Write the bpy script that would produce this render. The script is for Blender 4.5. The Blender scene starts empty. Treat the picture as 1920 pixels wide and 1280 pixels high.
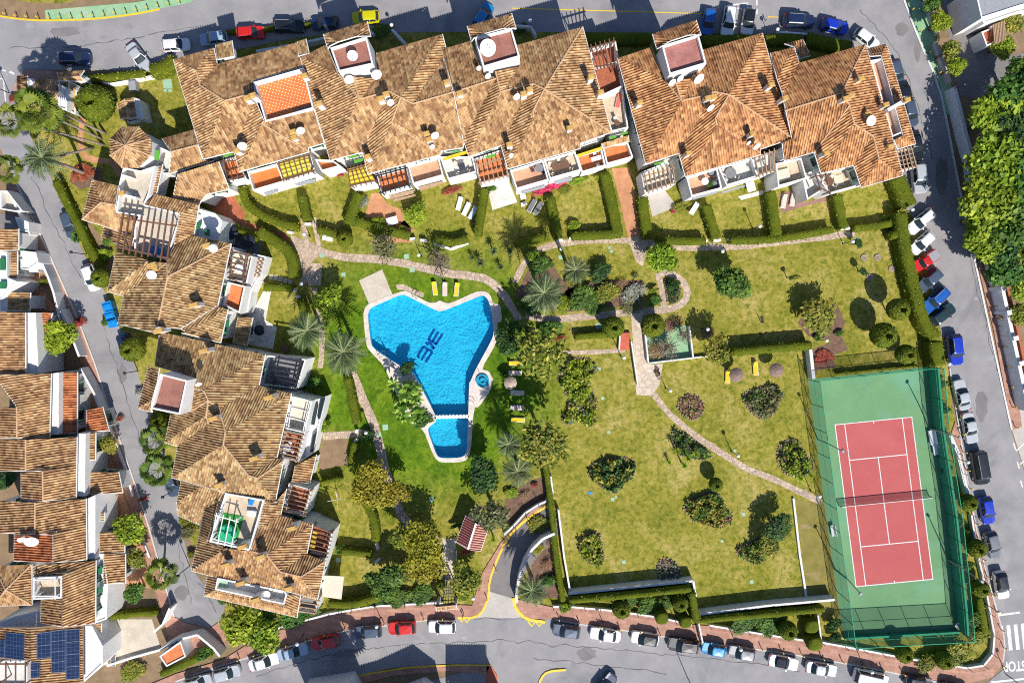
import bpy, bmesh, math, random
import numpy as np
from mathutils import Vector, Matrix
from mathutils.geometry import tessellate_polygon

# ------------------------------------------------------------------ camera, sky, sun, exposure
H = 100.0            # drone height, metres
S = 13.0             # photo pixels per metre on the ground
NX, NY = 960.0, 580.0
scn = bpy.context.scene
COL = scn.collection
cam_d = bpy.data.cameras.new('camera'); cam = bpy.data.objects.new('camera', cam_d); COL.objects.link(cam)
cam.location = (0, 0, H); cam.rotation_euler = (0, 0, 0)
cam_d.sensor_width = 36.0; cam_d.lens = 36.0 * H / (1920.0 / S)
cam_d.shift_y = -(640.0 - NY) / 1920.0
cam_d.clip_end = 2000.0; cam_d.clip_start = 0.5
scn.camera = cam

SUN_EL = math.radians(45.0); SUN_D = (0.39, -0.92)
sdir = Vector((SUN_D[0] * math.cos(SUN_EL), SUN_D[1] * math.cos(SUN_EL), math.sin(SUN_EL))).normalized()
wd = bpy.data.worlds.new('World'); scn.world = wd; wd.use_nodes = True
wn = wd.node_tree.nodes; bg = wn['Background']
sky = wn.new('ShaderNodeTexSky'); sky.sky_type = 'NISHITA'; sky.sun_disc = False
sky.sun_elevation = SUN_EL; sky.sun_rotation = math.atan2(SUN_D[0], SUN_D[1])
wd.node_tree.links.new(sky.outputs[0], bg.inputs[0]); bg.inputs[1].default_value = 0.095; sky.ozone_density = 7.0
sd = bpy.data.lights.new('sun', 'SUN'); sd.energy = 4.9; sd.angle = math.radians(0.5); sd.color = (1.0, 0.955, 0.88)
sun = bpy.data.objects.new('sun', sd); COL.objects.link(sun)
sun.rotation_euler = sdir.to_track_quat('Z', 'Y').to_euler(); sun.location = (30, -60, 80)
scn.view_settings.view_transform = 'Standard'; scn.view_settings.look = 'None'
scn.view_settings.exposure = 0.40; scn.view_settings.gamma = 1.0
scn.cycles.max_bounces = 5; scn.cycles.transparent_max_bounces = 10
scn.cycles.use_denoising = False; scn.cycles.filter_width = 1.05; scn.cycles.sample_clamp_indirect = 4.0

# ------------------------------------------------------------------ photo pixels -> places
WIN = {'a': (310, 60, 6), 'b': (310, 220, 6), 'c': (590, 20, 6), 'd': (590, 200, 6), 'e': (860, 20, 6), 'f': (860, 200, 6),
       'g': (1130, 30, 6), 'h': (1130, 200, 6), 'i': (1420, 60, 6), 'j': (1420, 220, 6), 'k': (140, 220, 6), 'l': (180, 390, 6),
       'm': (200, 530, 6), 'n': (400, 560, 6), 'o': (300, 720, 4.2), 'q': (320, 870, 4.2), 'r': (350, 960, 4.2), 's': (400, 380, 4.2),
       'v': (670, 530, 4.79), 'w': (670, 690, 4.79)}
for _r in range(4):
    for _c in range(4):
        WIN['ABCDEFGHIJKLMNOP'[_r * 4 + _c]] = (480 * _c, 320 * _r, 4)

def tok(t):
    """'b123,456' -> map coordinates (px, py) of the survey grid"""
    if t[0] in WIN:
        x0, y0, s = WIN[t[0]]; x, y = t[1:].split(',')
        return x0 + float(x) / s, y0 + float(y) / s
    x, y = t.split(','); return float(x), float(y)

def P(px, py, z=0.0):
    k = (H - z) / H / S
    return Vector(((px - NX) * k, (NY - py) * k, z))

def T(t, z=0.0):
    if '@' in t: t, zz = t.split('@'); z = float(zz)
    return P(*tok(t), z)

def TL(s, z=0.0): return [T(t, z) for t in s.split()]

# ------------------------------------------------------------------ objects
OFF = {}
def place(o, off): OFF[o.name] = Vector(off)
def offof(o): return OFF.get(o.name, Vector((0, 0, 0)))

def tag(o, label=None, cat=None, group=None, kind=None):
    if label: o['label'] = label
    if cat: o['category'] = cat
    if group: o['group'] = group
    if kind: o['kind'] = kind
    return o

def thing(name, label, cat, loc=(0, 0, 0), rz=0.0, group=None):
    o = bpy.data.objects.new(name, None); COL.objects.link(o)
    o.location = loc; o.rotation_euler = (0, 0, rz); o.empty_display_size = 0.3
    place(o, loc)
    return tag(o, label, cat, group)

def link(name, me, parent=None, mat=None):
    o = bpy.data.objects.new(name, me); COL.objects.link(o)
    if parent is not None: o.parent = parent
    if mat is not None and not me.materials: me.materials.append(mat)
    return o

def copy_tree(src, parent=None):
    c = src.copy(); COL.objects.link(c)
    if parent is not None: c.parent = parent
    for ch in list(src.children): copy_tree(ch, c)
    return c

class MB:
    """collects geometry in world space and links it as one mesh object"""
    def __init__(s): s.v = []; s.f = []; s.uv = None; s.smooth = False
    def add(s, vs, fs):
        b = len(s.v); s.v += [tuple(p) for p in vs]; s.f += [tuple(b + i for i in f) for f in fs]
    def quad(s, a, b, c, d): s.add([a, b, c, d], [(0, 1, 2, 3)])
    def box(s, c, sx, sy, sz, rz=0.0, taper=1.0):
        """box resting on z = c.z, size sx, sy, sz, turned rz"""
        co, si = math.cos(rz), math.sin(rz); vs = []
        for z, k in ((0, 1.0), (sz, taper)):
            for x, y in ((-1, -1), (1, -1), (1, 1), (-1, 1)):
                X, Y = x * sx / 2 * k, y * sy / 2 * k
                vs.append((c[0] + X * co - Y * si, c[1] + X * si + Y * co, c[2] + z))
        s.add(vs, [(3, 2, 1, 0), (4, 5, 6, 7), (0, 1, 5, 4), (1, 2, 6, 5), (2, 3, 7, 6), (3, 0, 4, 7)])
    def beam(s, a, b, w, h):
        """rectangular bar from a to b"""
        a = Vector(a); b = Vector(b); d = (b - a)
        if d.length < 1e-6: return
        d.normalize(); up = Vector((0, 0, 1)) if abs(d.z) < .95 else Vector((1, 0, 0))
        x = d.cross(up).normalized() * w / 2; y = x.cross(d).normalized() * h / 2
        vs = [a - x - y, a + x - y, a + x + y, a - x + y, b - x - y, b + x - y, b + x + y, b - x + y]
        s.add(vs, [(3, 2, 1, 0), (4, 5, 6, 7), (0, 1, 5, 4), (1, 2, 6, 5), (2, 3, 7, 6), (3, 0, 4, 7)])
    def tube(s, pts, rad, n=8, cap=True):
        pts = [Vector(p) for p in pts]
        rs = rad if isinstance(rad, (list, tuple)) else [rad] * len(pts)
        b = len(s.v)
        for i, p in enumerate(pts):
            d = (pts[min(i + 1, len(pts) - 1)] - pts[max(i - 1, 0)]).normalized()
            up = Vector((0, 0, 1)) if abs(d.z) < .9 else Vector((1, 0, 0))
            x = d.cross(up).normalized(); y = x.cross(d).normalized()
            for k in range(n):
                a = 2 * math.pi * k / n
                s.v.append(tuple(p + x * math.cos(a) * rs[i] + y * math.sin(a) * rs[i]))
        for i in range(len(pts) - 1):
            for k in range(n):
                k2 = (k + 1) % n
                s.f.append((b + i * n + k, b + i * n + k2, b + (i + 1) * n + k2, b + (i + 1) * n + k))
        if cap:
            s.f.append(tuple(b + k for k in reversed(range(n)))); e = b + (len(pts) - 1) * n
            s.f.append(tuple(e + k for k in range(n)))
    def lathe(s, c, prof, n=16):
        b = len(s.v)
        for r, z in prof:
            for k in range(n):
                a = 2 * math.pi * k / n
                s.v.append((c[0] + r * math.cos(a), c[1] + r * math.sin(a), c[2] + z))
        for i in range(len(prof) - 1):
            for k in range(n):
                k2 = (k + 1) % n
                s.f.append((b + i * n + k, b + i * n + k2, b + (i + 1) * n + k2, b + (i + 1) * n + k))
        s.f.append(tuple(b + (len(prof) - 1) * n + k for k in range(n)))
    def prism(s, pts, z0, z1, bottom=False):
        n = len(pts); b = len(s.v)
        pts = ccw(pts)
        for z in (z0, z1): s.v += [(p[0], p[1], z) for p in pts]
        for i in range(n): j = (i + 1) % n; s.f.append((b + i, b + j, b + n + j, b + n + i))
        for t in tessellate_polygon([[Vector((p[0], p[1], 0)) for p in pts]]):
            t = up_tri([Vector(pts[i]) for i in t], t); s.f.append(tuple(b + n + i for i in t))
    def sheet(s, outer, holes=(), z=None):
        loops = [[Vector((p[0], p[1], 0)) for p in outer]] + [[Vector((p[0], p[1], 0)) for p in h] for h in holes]
        flat = [p for l in ([outer] + list(holes)) for p in l]
        b = len(s.v); s.v += [(p[0], p[1], p[2] if z is None else z) for p in flat]
        for t in tessellate_polygon(loops):
            t = up_tri([Vector((flat[i][0], flat[i][1], 0)) for i in t], t); s.f.append(tuple(b + i for i in t))
    def build(s, name, mat, parent=None, smooth=None):
        off = offof(parent) if parent is not None else Vector((0, 0, 0))
        me = bpy.data.meshes.new(name)
        me.from_pydata([(x - off.x, y - off.y, z - off.z) for x, y, z in s.v], [], s.f)
        if s.uv:
            l = me.uv_layers.new(name='UVMap'); n = len(me.loops); vi = np.zeros(n, dtype=np.int32)
            me.loops.foreach_get('vertex_index', vi)
            l.data.foreach_set('uv', np.array(s.uv, dtype=np.float32)[vi].ravel())
        if (s.smooth if smooth is None else smooth): me.polygons.foreach_set('use_smooth', [True] * len(me.polygons))
        o = link(name, me, parent, mat)
        place(o, off)
        return o

def area2(pts): return sum(pts[i][0] * pts[(i + 1) % len(pts)][1] - pts[(i + 1) % len(pts)][0] * pts[i][1] for i in range(len(pts)))
def ccw(pts): return list(pts) if area2(pts) > 0 else list(reversed(pts))
def up_tri(p, t): return t if (p[1] - p[0]).to_2d().cross((p[2] - p[0]).to_2d()) > 0 else (t[0], t[2], t[1])

def inset(pts, d):
    """closed loop, ccw: move every side inwards by d (xy)"""
    n = len(pts); out = []
    for i in range(n):
        a, b, c = pts[i - 1], pts[i], pts[(i + 1) % n]
        e1 = (Vector(b) - Vector(a)).to_2d(); e2 = (Vector(c) - Vector(b)).to_2d()
        if e1.length < 1e-6 or e2.length < 1e-6: out.append(Vector(b)); continue
        n1 = Vector((-e1.y, e1.x)).normalized(); n2 = Vector((-e2.y, e2.x)).normalized()
        m = n1 + n2
        if m.length < .2: m = n1
        m.normalize(); k = d / max(.35, m.dot(n1))
        out.append(Vector((b[0] + m.x * k, b[1] + m.y * k, b[2])))
    return out

def smooth_loop(pts, it=2):
    for _ in range(it):
        o = []
        for i in range(len(pts)):
            a, b = Vector(pts[i]), Vector(pts[(i + 1) % len(pts)])
            o += [a * .75 + b * .25, a * .25 + b * .75]
        pts = o
    return pts

def smooth_line(pts, it=2):
    for _ in range(it):
        o = [Vector(pts[0])]
        for i in range(len(pts) - 1):
            a, b = Vector(pts[i]), Vector(pts[i + 1]); o += [a * .75 + b * .25, a * .25 + b * .75]
        o.append(Vector(pts[-1])); pts = o
    return pts

def ribbon(mb, pts, w, z=None, jitter=0.0, rng=None):
    """flat strip of width w along a line"""
    b = len(mb.v); n = len(pts)
    for i, p in enumerate(pts):
        d = (Vector(pts[min(i + 1, n - 1)]) - Vector(pts[max(i - 1, 0)])).to_2d().normalized()
        q = Vector((-d.y, d.x))
        for sgn in (1, -1):
            k = w / 2 + (rng.uniform(-jitter, jitter) if rng else 0)
            mb.v.append((p[0] + q.x * k * sgn, p[1] + q.y * k * sgn, p[2] if z is None else z))
    for i in range(n - 1): mb.f.append((b + 2 * i + 1, b + 2 * i + 3, b + 2 * i + 2, b + 2 * i))

def resample(pts, step):
    out = [Vector(pts[0])]
    for i in range(len(pts) - 1):
        a, b = Vector(pts[i]), Vector(pts[i + 1]); n = max(1, int((b - a).length / step))
        out += [a.lerp(b, k / n) for k in range(1, n + 1)]
    return out

# ------------------------------------------------------------------ materials
def new_mat(name):
    m = bpy.data.materials.new(name); m.use_nodes = True
    nt = m.node_tree; b = nt.nodes['Principled BSDF']; return m, nt, b

def ramp(nt, stops, interp='LINEAR'):
    r = nt.nodes.new('ShaderNodeValToRGB'); r.color_ramp.interpolation = interp
    e = r.color_ramp.elements
    while len(e) < len(stops): e.new(0.5)
    for i, (p, c) in enumerate(stops): e[i].position = p; e[i].color = (c[0], c[1], c[2], 1)
    return r

def noise(nt, vec, scale, detail=4, rough=.6, dist=0.0):
    n = nt.nodes.new('ShaderNodeTexNoise'); n.inputs['Scale'].default_value = scale
    n.inputs['Detail'].default_value = detail; n.inputs['Roughness'].default_value = rough
    n.inputs['Distortion'].default_value = dist
    if vec is not None: nt.links.new(vec, n.inputs['Vector'])
    return n

def coords(nt, kind='Object'): return nt.nodes.new('ShaderNodeTexCoord').outputs[kind]
def worldpos(nt): return nt.nodes.new('ShaderNodeNewGeometry').outputs['Position']

def mixc(nt, fac, a, b, mode='MIX'):
    m = nt.nodes.new('ShaderNodeMix'); m.data_type = 'RGBA'; m.blend_type = mode
    for sock, v in ((m.inputs[0], fac), (m.inputs[6], a), (m.inputs[7], b)):
        if hasattr(v, 'is_output'): nt.links.new(v, sock)
        elif isinstance(v, (int, float)): sock.default_value = v
        else: sock.default_value = (v[0], v[1], v[2], 1)
    return m.outputs[2]

def bump(nt, b, h, strength=.3, dist=.05):
    n = nt.nodes.new('ShaderNodeBump'); n.inputs['Strength'].default_value = strength; n.inputs['Distance'].default_value = dist
    nt.links.new(h, n.inputs['Height']); nt.links.new(n.outputs[0], b.inputs['Normal'])

def mat_mottle(name, c1, c2, scale=1.0, rough=.85, c3=None, scale2=12.0, bmp=.15):
    m, nt, b = new_mat(name); pos = worldpos(nt)
    n1 = noise(nt, pos, scale, 5, .65); r = ramp(nt, [(.32, c1), (.68, c2)]); nt.links.new(n1.outputs[0], r.inputs[0])
    n2 = noise(nt, pos, scale2, 3, .7); r2 = ramp(nt, [(.3, (.72, .72, .72)), (.7, (1.12, 1.12, 1.12))]); nt.links.new(n2.outputs[0], r2.inputs[0])
    col = mixc(nt, 1.0, r.outputs[0], r2.outputs[0], 'MULTIPLY')
    if c3:
        n3 = noise(nt, pos, scale * .35, 4, .7, 1.0); r3 = ramp(nt, [(.55, (0, 0, 0)), (.68, (1, 1, 1))]); nt.links.new(n3.outputs[0], r3.inputs[0])
        col = mixc(nt, r3.outputs[0], col, c3)
    nt.links.new(col, b.inputs['Base Color']); b.inputs['Roughness'].default_value = rough
    if bmp: bump(nt, b, n2.outputs[0], bmp, .03)
    return m

def mat_flat(name, c, rough=.6, metal=0.0, var=.12, scale=3.0):
    return mat_mottle(name, [x * (1 - var) for x in c], [min(1, x * (1 + var)) for x in c], scale, rough, None, 18, .05) if not metal else mat_metal(name, c, rough, metal)

def mat_metal(name, c, rough, metal):
    m, nt, b = new_mat(name); b.inputs['Base Color'].default_value = (*c, 1); b.inputs['Roughness'].default_value = rough; b.inputs['Metallic'].default_value = metal
    return m

M = {}
M['white'] = mat_mottle('white_wall', (.68, .67, .65), (.77, .76, .74), .8, .9, (.58, .56, .52), 6, .05)
M['white_paint'] = mat_flat('white_paint', (.78, .78, .76), .6, var=.06)
M['asphalt'] = mat_mottle('asphalt', (.235, .228, .235), (.325, .31, .312), .22, .92, (.19, .186, .195), 30, .25)
M['asphalt_dark'] = mat_mottle('asphalt_dark', (.17, .155, .155), (.23, .21, .205), .3, .92, (.14, .13, .13), 25, .2)
M['concrete'] = mat_mottle('concrete', (.42, .38, .34), (.52, .48, .43), .5, .9, (.36, .32, .28), 14)
M['earth'] = mat_mottle('earth', (.20, .13, .075), (.30, .20, .11), .7, .95, (.15, .13, .05), 9, .3)
M['soil'] = mat_mottle('soil', (.12, .065, .04), (.22, .13, .085), 2.0, .95, (.10, .06, .04), 14, .4)
M['crack'] = mat_flat('tar_seam', (.11, .105, .11), .9)
M['kerb'] = mat_mottle('kerb_stone', (.48, .46, .43), (.60, .57, .53), 1.2, .9)
M['yellow_paint'] = mat_flat('yellow_paint', (.80, .52, .02), .6, var=.1)
M['line_white'] = mat_mottle('road_paint', (.60, .60, .58), (.74, .73, .71), 3.0, .8, (.42, .41, .40), 20)
M['green_slab'] = mat_mottle('green_pavement', (.20, .40, .20), (.32, .50, .30), .6, .9, (.36, .42, .28), 10)
M['pink_slab'] = None
M['wood'] = mat_flat('brown_timber', (.16, .075, .045), .7, var=.25)
M['wood_light'] = mat_flat('pale_timber', (.38, .25, .15), .7, var=.2)
M['iron'] = mat_flat('black_iron', (.025, .025, .03), .5)
M['steel'] = mat_metal('steel', (.6, .6, .62), .3, 1.0)
M['grey_metal'] = mat_flat('grey_metal', (.30, .31, .33), .5)
M['glass'] = mat_metal('dark_glass', (.02, .03, .035), .08, 0.0)
M['green_paint'] = mat_flat('green_paint', (.02, .16, .06), .5)
M['lawn_green'] = mat_flat('green_awning', (.10, .36, .03), .7)
M['ochre'] = mat_mottle('ochre_tile', (.46, .27, .07), (.62, .38, .12), 5, .85, (.36, .20, .06), 12)
M['yellow_cloth'] = mat_flat('yellow_cloth', (.72, .50, .02), .8, var=.1)
M['lemon_cloth'] = mat_flat('lemon_cloth', (.62, .52, .05), .8, var=.15)
M['cream'] = mat_flat('cream_cloth', (.66, .58, .46), .8, var=.1)
M['orange_tile'] = None
M['beige_tile'] = mat_mottle('beige_tile', (.50, .43, .34), (.60, .53, .43), 1.0, .8, (.45, .38, .29), 8)
M['red_roofing'] = mat_mottle('red_flat_roof', (.26, .10, .07), (.36, .16, .12), .6, .85, (.22, .085, .07), 6, .2)
M['rose_roofing'] = mat_mottle('rose_flat_roof', (.30, .11, .09), (.44, .19, .16), .7, .6, (.17, .09, .08), 5, .2)
M['bark'] = mat_mottle('bark', (.12, .085, .06), (.22, .16, .12), 3.0, .95, None, 14, .4)
M['palm_trunk'] = mat_mottle('palm_trunk', (.20, .155, .12), (.32, .26, .21), 4.0, .95, None, 16, .5)
M['stone'] = mat_mottle('bed_stone', (.20, .15, .11), (.40, .32, .24), 4.0, .9, None, 9, .3)
M['dish'] = mat_flat('dish_white', (.78, .78, .76), .45, var=.04)
M['black_cloth'] = mat_flat('navy_cloth', (.012, .018, .03), .9, var=.3)
M['thatch'] = mat_mottle('thatch', (.17, .11, .09), (.27, .19, .15), 6.0, .95, None, 22, .4)
M['tan_thatch'] = mat_mottle('tan_thatch', (.36, .27, .20), (.48, .38, .29), 6.0, .95, None, 22, .4)
M['plastic_white'] = mat_flat('white_plastic', (.80, .80, .80), .4, var=.03)
M['grey_cloth'] = mat_flat('grey_cloth', (.20, .20, .21), .8)
M['blue_bin'] = mat_flat('blue_plastic', (.005, .22, .62), .45, var=.12)
M['bright_green'] = mat_flat('green_plastic', (.01, .36, .16), .5, var=.25)
M['astro'] = mat_flat('artificial_grass', (.03, .22, .03), .9)
M['lamp_glass'] = mat_flat('opal_globe', (.80, .80, .78), .3, var=.03)
M['cover_green'] = mat_flat('pale_green_cover', (.30, .48, .33), .7, var=.1)
M['tyre'] = mat_flat('tyre_rubber', (.02, .02, .02), .8)
M['lamp_clear'] = mat_flat('headlamp', (.70, .70, .70), .15)
M['lamp_red'] = mat_flat('tail_lamp', (.35, .01, .01), .2)
M['deck'] = mat_mottle('timber_deck', (.24, .12, .10), (.32, .17, .14), 1.5, .8, None, 15)
M['skin'] = mat_flat('skin', (.45, .26, .18), .6)
M['ochre_cloth'] = mat_flat('ochre_cloth', (.45, .27, .05), .8)
M['dark_cloth'] = mat_flat('dark_cloth', (.04, .04, .06), .8)
M['hair'] = mat_flat('dark_hair', (.03, .02, .015), .7)
M['salmon'] = None

def mat_slabs(name, c1, c2, mortar, sx, sy, ang=0.0, dots=None):
    """square tiles with mortar lines laid over a level floor"""
    m, nt, b = new_mat(name); pos = worldpos(nt)
    mp = nt.nodes.new('ShaderNodeMapping'); mp.inputs['Rotation'].default_value = (0, 0, ang); nt.links.new(pos, mp.inputs[0])
    br = nt.nodes.new('ShaderNodeTexBrick'); nt.links.new(mp.outputs[0], br.inputs['Vector'])
    br.inputs['Scale'].default_value = 1.0; br.inputs['Brick Width'].default_value = sx; br.inputs['Row Height'].default_value = sy
    br.inputs['Mortar Size'].default_value = .018; br.inputs['Color1'].default_value = (*c1, 1); br.inputs['Color2'].default_value = (*c2, 1); br.inputs['Mortar'].default_value = (*mortar, 1)
    br.offset = 0.5 if sx != sy else 0.0
    n = noise(nt, pos, .8, 5, .7); r = ramp(nt, [(.3, (.75, .75, .75)), (.7, (1.15, 1.15, 1.15))]); nt.links.new(n.outputs[0], r.inputs[0])
    col = mixc(nt, 1.0, br.outputs[0], r.outputs[0], 'MULTIPLY')
    if dots:
        sp = nt.nodes.new('ShaderNodeTexVoronoi'); sp.inputs['Scale'].default_value = 1.0 / dots[0]; sp.inputs['Randomness'].default_value = 0.0
        nt.links.new(mp.outputs[0], sp.inputs['Vector'])
        r2 = ramp(nt, [(.20, (1, 1, 1)), (.24, (0, 0, 0))]); nt.links.new(sp.outputs['Distance'], r2.inputs[0])
        col = mixc(nt, r2.outputs[0], col, dots[1])
    nt.links.new(col, b.inputs['Base Color']); b.inputs['Roughness'].default_value = .8
    return m
M['pave'] = mat_slabs('terracotta_pavement', (.36, .175, .12), (.44, .235, .165), (.26, .15, .11), 1.1, .55, .1)
M['pave_pink'] = mat_slabs('pink_pavement', (.44, .28, .22), (.48, .31, .25), (.36, .23, .18), 1.2, 1.2, .25)
M['terra_path'] = mat_slabs('terracotta_path', (.48, .215, .10), (.54, .26, .13), (.36, .18, .10), .9, .9, .2)
M['orange_dots'] = mat_slabs('orange_dotted_tile', (.66, .17, .035), (.70, .19, .045), (.6, .16, .04), .6, .6, .25, (.42, (.72, .62, .5)))
M['orange_tile'] = mat_slabs('orange_tile', (.60, .17, .05), (.66, .21, .07), (.45, .14, .05), .5, .5, .25)
M['brick_red_tile'] = mat_slabs('red_tile_floor', (.36, .10, .045), (.42, .125, .06), (.25, .08, .04), .5, .5, .25)
M['salmon'] = mat_slabs('salmon_tile', (.58, .30, .18), (.62, .34, .21), (.5, .26, .16), .6, .6, .25)
M['sand_tile'] = mat_slabs('sand_tile', (.52, .41, .29), (.57, .46, .33), (.45, .36, .26), .6, .6, .25)
M['white_tile'] = mat_slabs('white_tile', (.60, .57, .52), (.66, .63, .58), (.5, .48, .44), .6, .6, .25)
M['red_step'] = mat_slabs('red_tile', (.48, .10, .05), (.54, .13, .07), (.4, .1, .06), .5, .25, .1)

def mat_stone(name, scale, c1, c2, joint):
    m, nt, b = new_mat(name); pos = worldpos(nt)
    v = nt.nodes.new('ShaderNodeTexVoronoi'); v.feature = 'DISTANCE_TO_EDGE'; v.inputs['Scale'].default_value = scale; nt.links.new(pos, v.inputs['Vector'])
    v2 = nt.nodes.new('ShaderNodeTexVoronoi'); v2.inputs['Scale'].default_value = scale; nt.links.new(pos, v2.inputs['Vector'])
    sp = nt.nodes.new('ShaderNodeSeparateColor'); nt.links.new(v2.outputs['Color'], sp.inputs[0])
    r = ramp(nt, [(0, c1), (1, c2)]); nt.links.new(sp.outputs[0], r.inputs[0])
    r2 = ramp(nt, [(.03, (1, 1, 1)), (.08, (0, 0, 0))]); nt.links.new(v.outputs[0], r2.inputs[0])
    n = noise(nt, pos, 6, 4); r3 = ramp(nt, [(.3, (.8, .8, .8)), (.7, (1.15, 1.15, 1.15))]); nt.links.new(n.outputs[0], r3.inputs[0])
    col = mixc(nt, 1.0, mixc(nt, r2.outputs[0], r.outputs[0], joint), r3.outputs[0], 'MULTIPLY')
    nt.links.new(col, b.inputs['Base Color']); b.inputs['Roughness'].default_value = .9; bump(nt, b, v.outputs[0], .3, .03)
    return m
M['flag'] = mat_stone('flagstone', 1.7, (.40, .29, .21), (.56, .43, .32), (.28, .22, .17))

M['flag_pale'] = mat_stone('pale_flagstone', 1.3, (.50, .40, .30), (.60, .50, .39), (.42, .34, .26))

def mat_lawn():
    m, nt, b = new_mat('lawn_grass'); pos = worldpos(nt)
    dry = ramp(nt, [(.25, (.135, .150, .014)), (.5, (.245, .225, .032)), (.74, (.40, .32, .10))])
    n1 = noise(nt, pos, .16, 8, .68, .4); nt.links.new(n1.outputs[0], dry.inputs[0])
    lush = ramp(nt, [(.3, (.045, .11, .004)), (.55, (.11, .19, .008)), (.8, (.23, .26, .022))])
    n2 = noise(nt, pos, .28, 7, .66, .3); nt.links.new(n2.outputs[0], lush.inputs[0])
    # the watered lawn round the pool is greener than the far lawns
    vd = nt.nodes.new('ShaderNodeVectorMath'); vd.operation = 'DISTANCE'; vd.inputs[1].default_value = tuple(P(800, 700)); nt.links.new(pos, vd.inputs[0])
    nb = noise(nt, pos, .12, 4, .6)
    ma = nt.nodes.new('ShaderNodeMath'); ma.operation = 'MULTIPLY_ADD'; nt.links.new(nb.outputs[0], ma.inputs[0]); ma.inputs[1].default_value = 14; nt.links.new(vd.outputs['Value'], ma.inputs[2])
    rr = nt.nodes.new('ShaderNodeMapRange'); rr.inputs[1].default_value = 21; rr.inputs[2].default_value = 29; nt.links.new(ma.outputs[0], rr.inputs[0])
    col = mixc(nt, rr.outputs[0], lush.outputs[0], dry.outputs[0])
    # scattered clover and worn spots
    n3 = noise(nt, pos, .55, 5, .72, .6); r3 = ramp(nt, [(.60, (0, 0, 0)), (.70, (.8, .8, .8))]); nt.links.new(n3.outputs[0], r3.inputs[0])
    col = mixc(nt, r3.outputs[0], col, (.075, .13, .010))
    n5 = noise(nt, pos, 1.3, 6, .78, .5); r5 = ramp(nt, [(.38, (.50, .62, .45)), (.5, (1, 1, 1)), (.63, (1.4, 1.26, 1.9))]); nt.links.new(n5.outputs[0], r5.inputs[0]); col = mixc(nt, 1.0, col, r5.outputs[0], 'MULTIPLY')
    n4 = noise(nt, pos, 8, 5, .8); r4 = ramp(nt, [(.30, (.50, .52, .5)), (.70, (1.42, 1.4, 1.4))]); nt.links.new(n4.outputs[0], r4.inputs[0])
    col = mixc(nt, 1.0, col, r4.outputs[0], 'MULTIPLY')
    nt.links.new(col, b.inputs['Base Color']); b.inputs['Roughness'].default_value = .95; b.inputs['Specular IOR Level'].default_value = .15
    bump(nt, b, n4.outputs[0], .5, .06)
    return m
M['lawn'] = mat_lawn()

def mat_tile(name, tint):
    m, nt, b = new_mat(name); uv = coords(nt, 'UV')
    mp = nt.nodes.new('ShaderNodeMapping'); mp.inputs['Scale'].default_value = (1 / .34, 1 / .46, 1); nt.links.new(uv, mp.inputs[0])
    fl = nt.nodes.new('ShaderNodeVectorMath'); fl.operation = 'FLOOR'; nt.links.new(mp.outputs[0], fl.inputs[0])
    wn_ = nt.nodes.new('ShaderNodeTexWhiteNoise'); wn_.noise_dimensions = '2D'; nt.links.new(fl.outputs[0], wn_.inputs['Vector'])
    t = lambda c: tuple(min(1, x * y) for x, y in zip(c, tint))
    sp = nt.nodes.new('ShaderNodeSeparateXYZ'); nt.links.new(fl.outputs[0], sp.inputs[0])
    wc = nt.nodes.new('ShaderNodeTexWhiteNoise'); wc.noise_dimensions = '1D'; nt.links.new(sp.outputs[0], wc.inputs['W'])
    mm = nt.nodes.new('ShaderNodeMix'); mm.inputs[0].default_value = .8; nt.links.new(wc.outputs['Value'], mm.inputs[2]); nt.links.new(wn_.outputs['Value'], mm.inputs[3])
    r = ramp(nt, [(.05, t((.20, .10, .045))), (.28, t((.32, .175, .078))), (.5, t((.41, .24, .108))), (.72, t((.49, .31, .148))), (.95, t((.55, .40, .215)))])
    nt.links.new(mm.outputs[0], r.inputs[0])
    pos = worldpos(nt)
    n = noise(nt, pos, .55, 6, .72, .5); r2 = ramp(nt, [(.35, (.62, .58, .55)), (.6, (1.1, 1.08, 1.05))]); nt.links.new(n.outputs[0], r2.inputs[0])
    col = mixc(nt, 1.0, r.outputs[0], r2.outputs[0], 'MULTIPLY')
    n2 = noise(nt, pos, 2.2, 5, .75); r3 = ramp(nt, [(.60, (0, 0, 0)), (.70, (.75, .75, .75))]); nt.links.new(n2.outputs[0], r3.inputs[0])
    col = mixc(nt, r3.outputs[0], col, (.36, .22, .05))          # yellow lichen
    n3 = noise(nt, pos, 1.5, 5, .75, .8); r4 = ramp(nt, [(.62, (0, 0, 0)), (.74, (.7, .7, .7))]); nt.links.new(n3.outputs[0], r4.inputs[0])
    col = mixc(nt, r4.outputs[0], col, (.075, .055, .05))         # black moss
    nt.links.new(col, b.inputs['Base Color']); b.inputs['Roughness'].default_value = .88
    return m
M['tile'] = mat_tile('clay_roof_tile', (1, 1, 1))
M['tile_red'] = mat_tile('red_roof_tile', (1.12, .94, .84))
M['tile_old'] = mat_tile('old_roof_tile', (.92, 1.0, 1.0))
M['tile_new'] = mat_tile('new_roof_tile', (1.05, .62, .5))
M['ridge'] = mat_mottle('ridge_tile', (.50, .30, .16), (.62, .42, .26), 3, .9, (.36, .2, .1), 10, .1)

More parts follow.
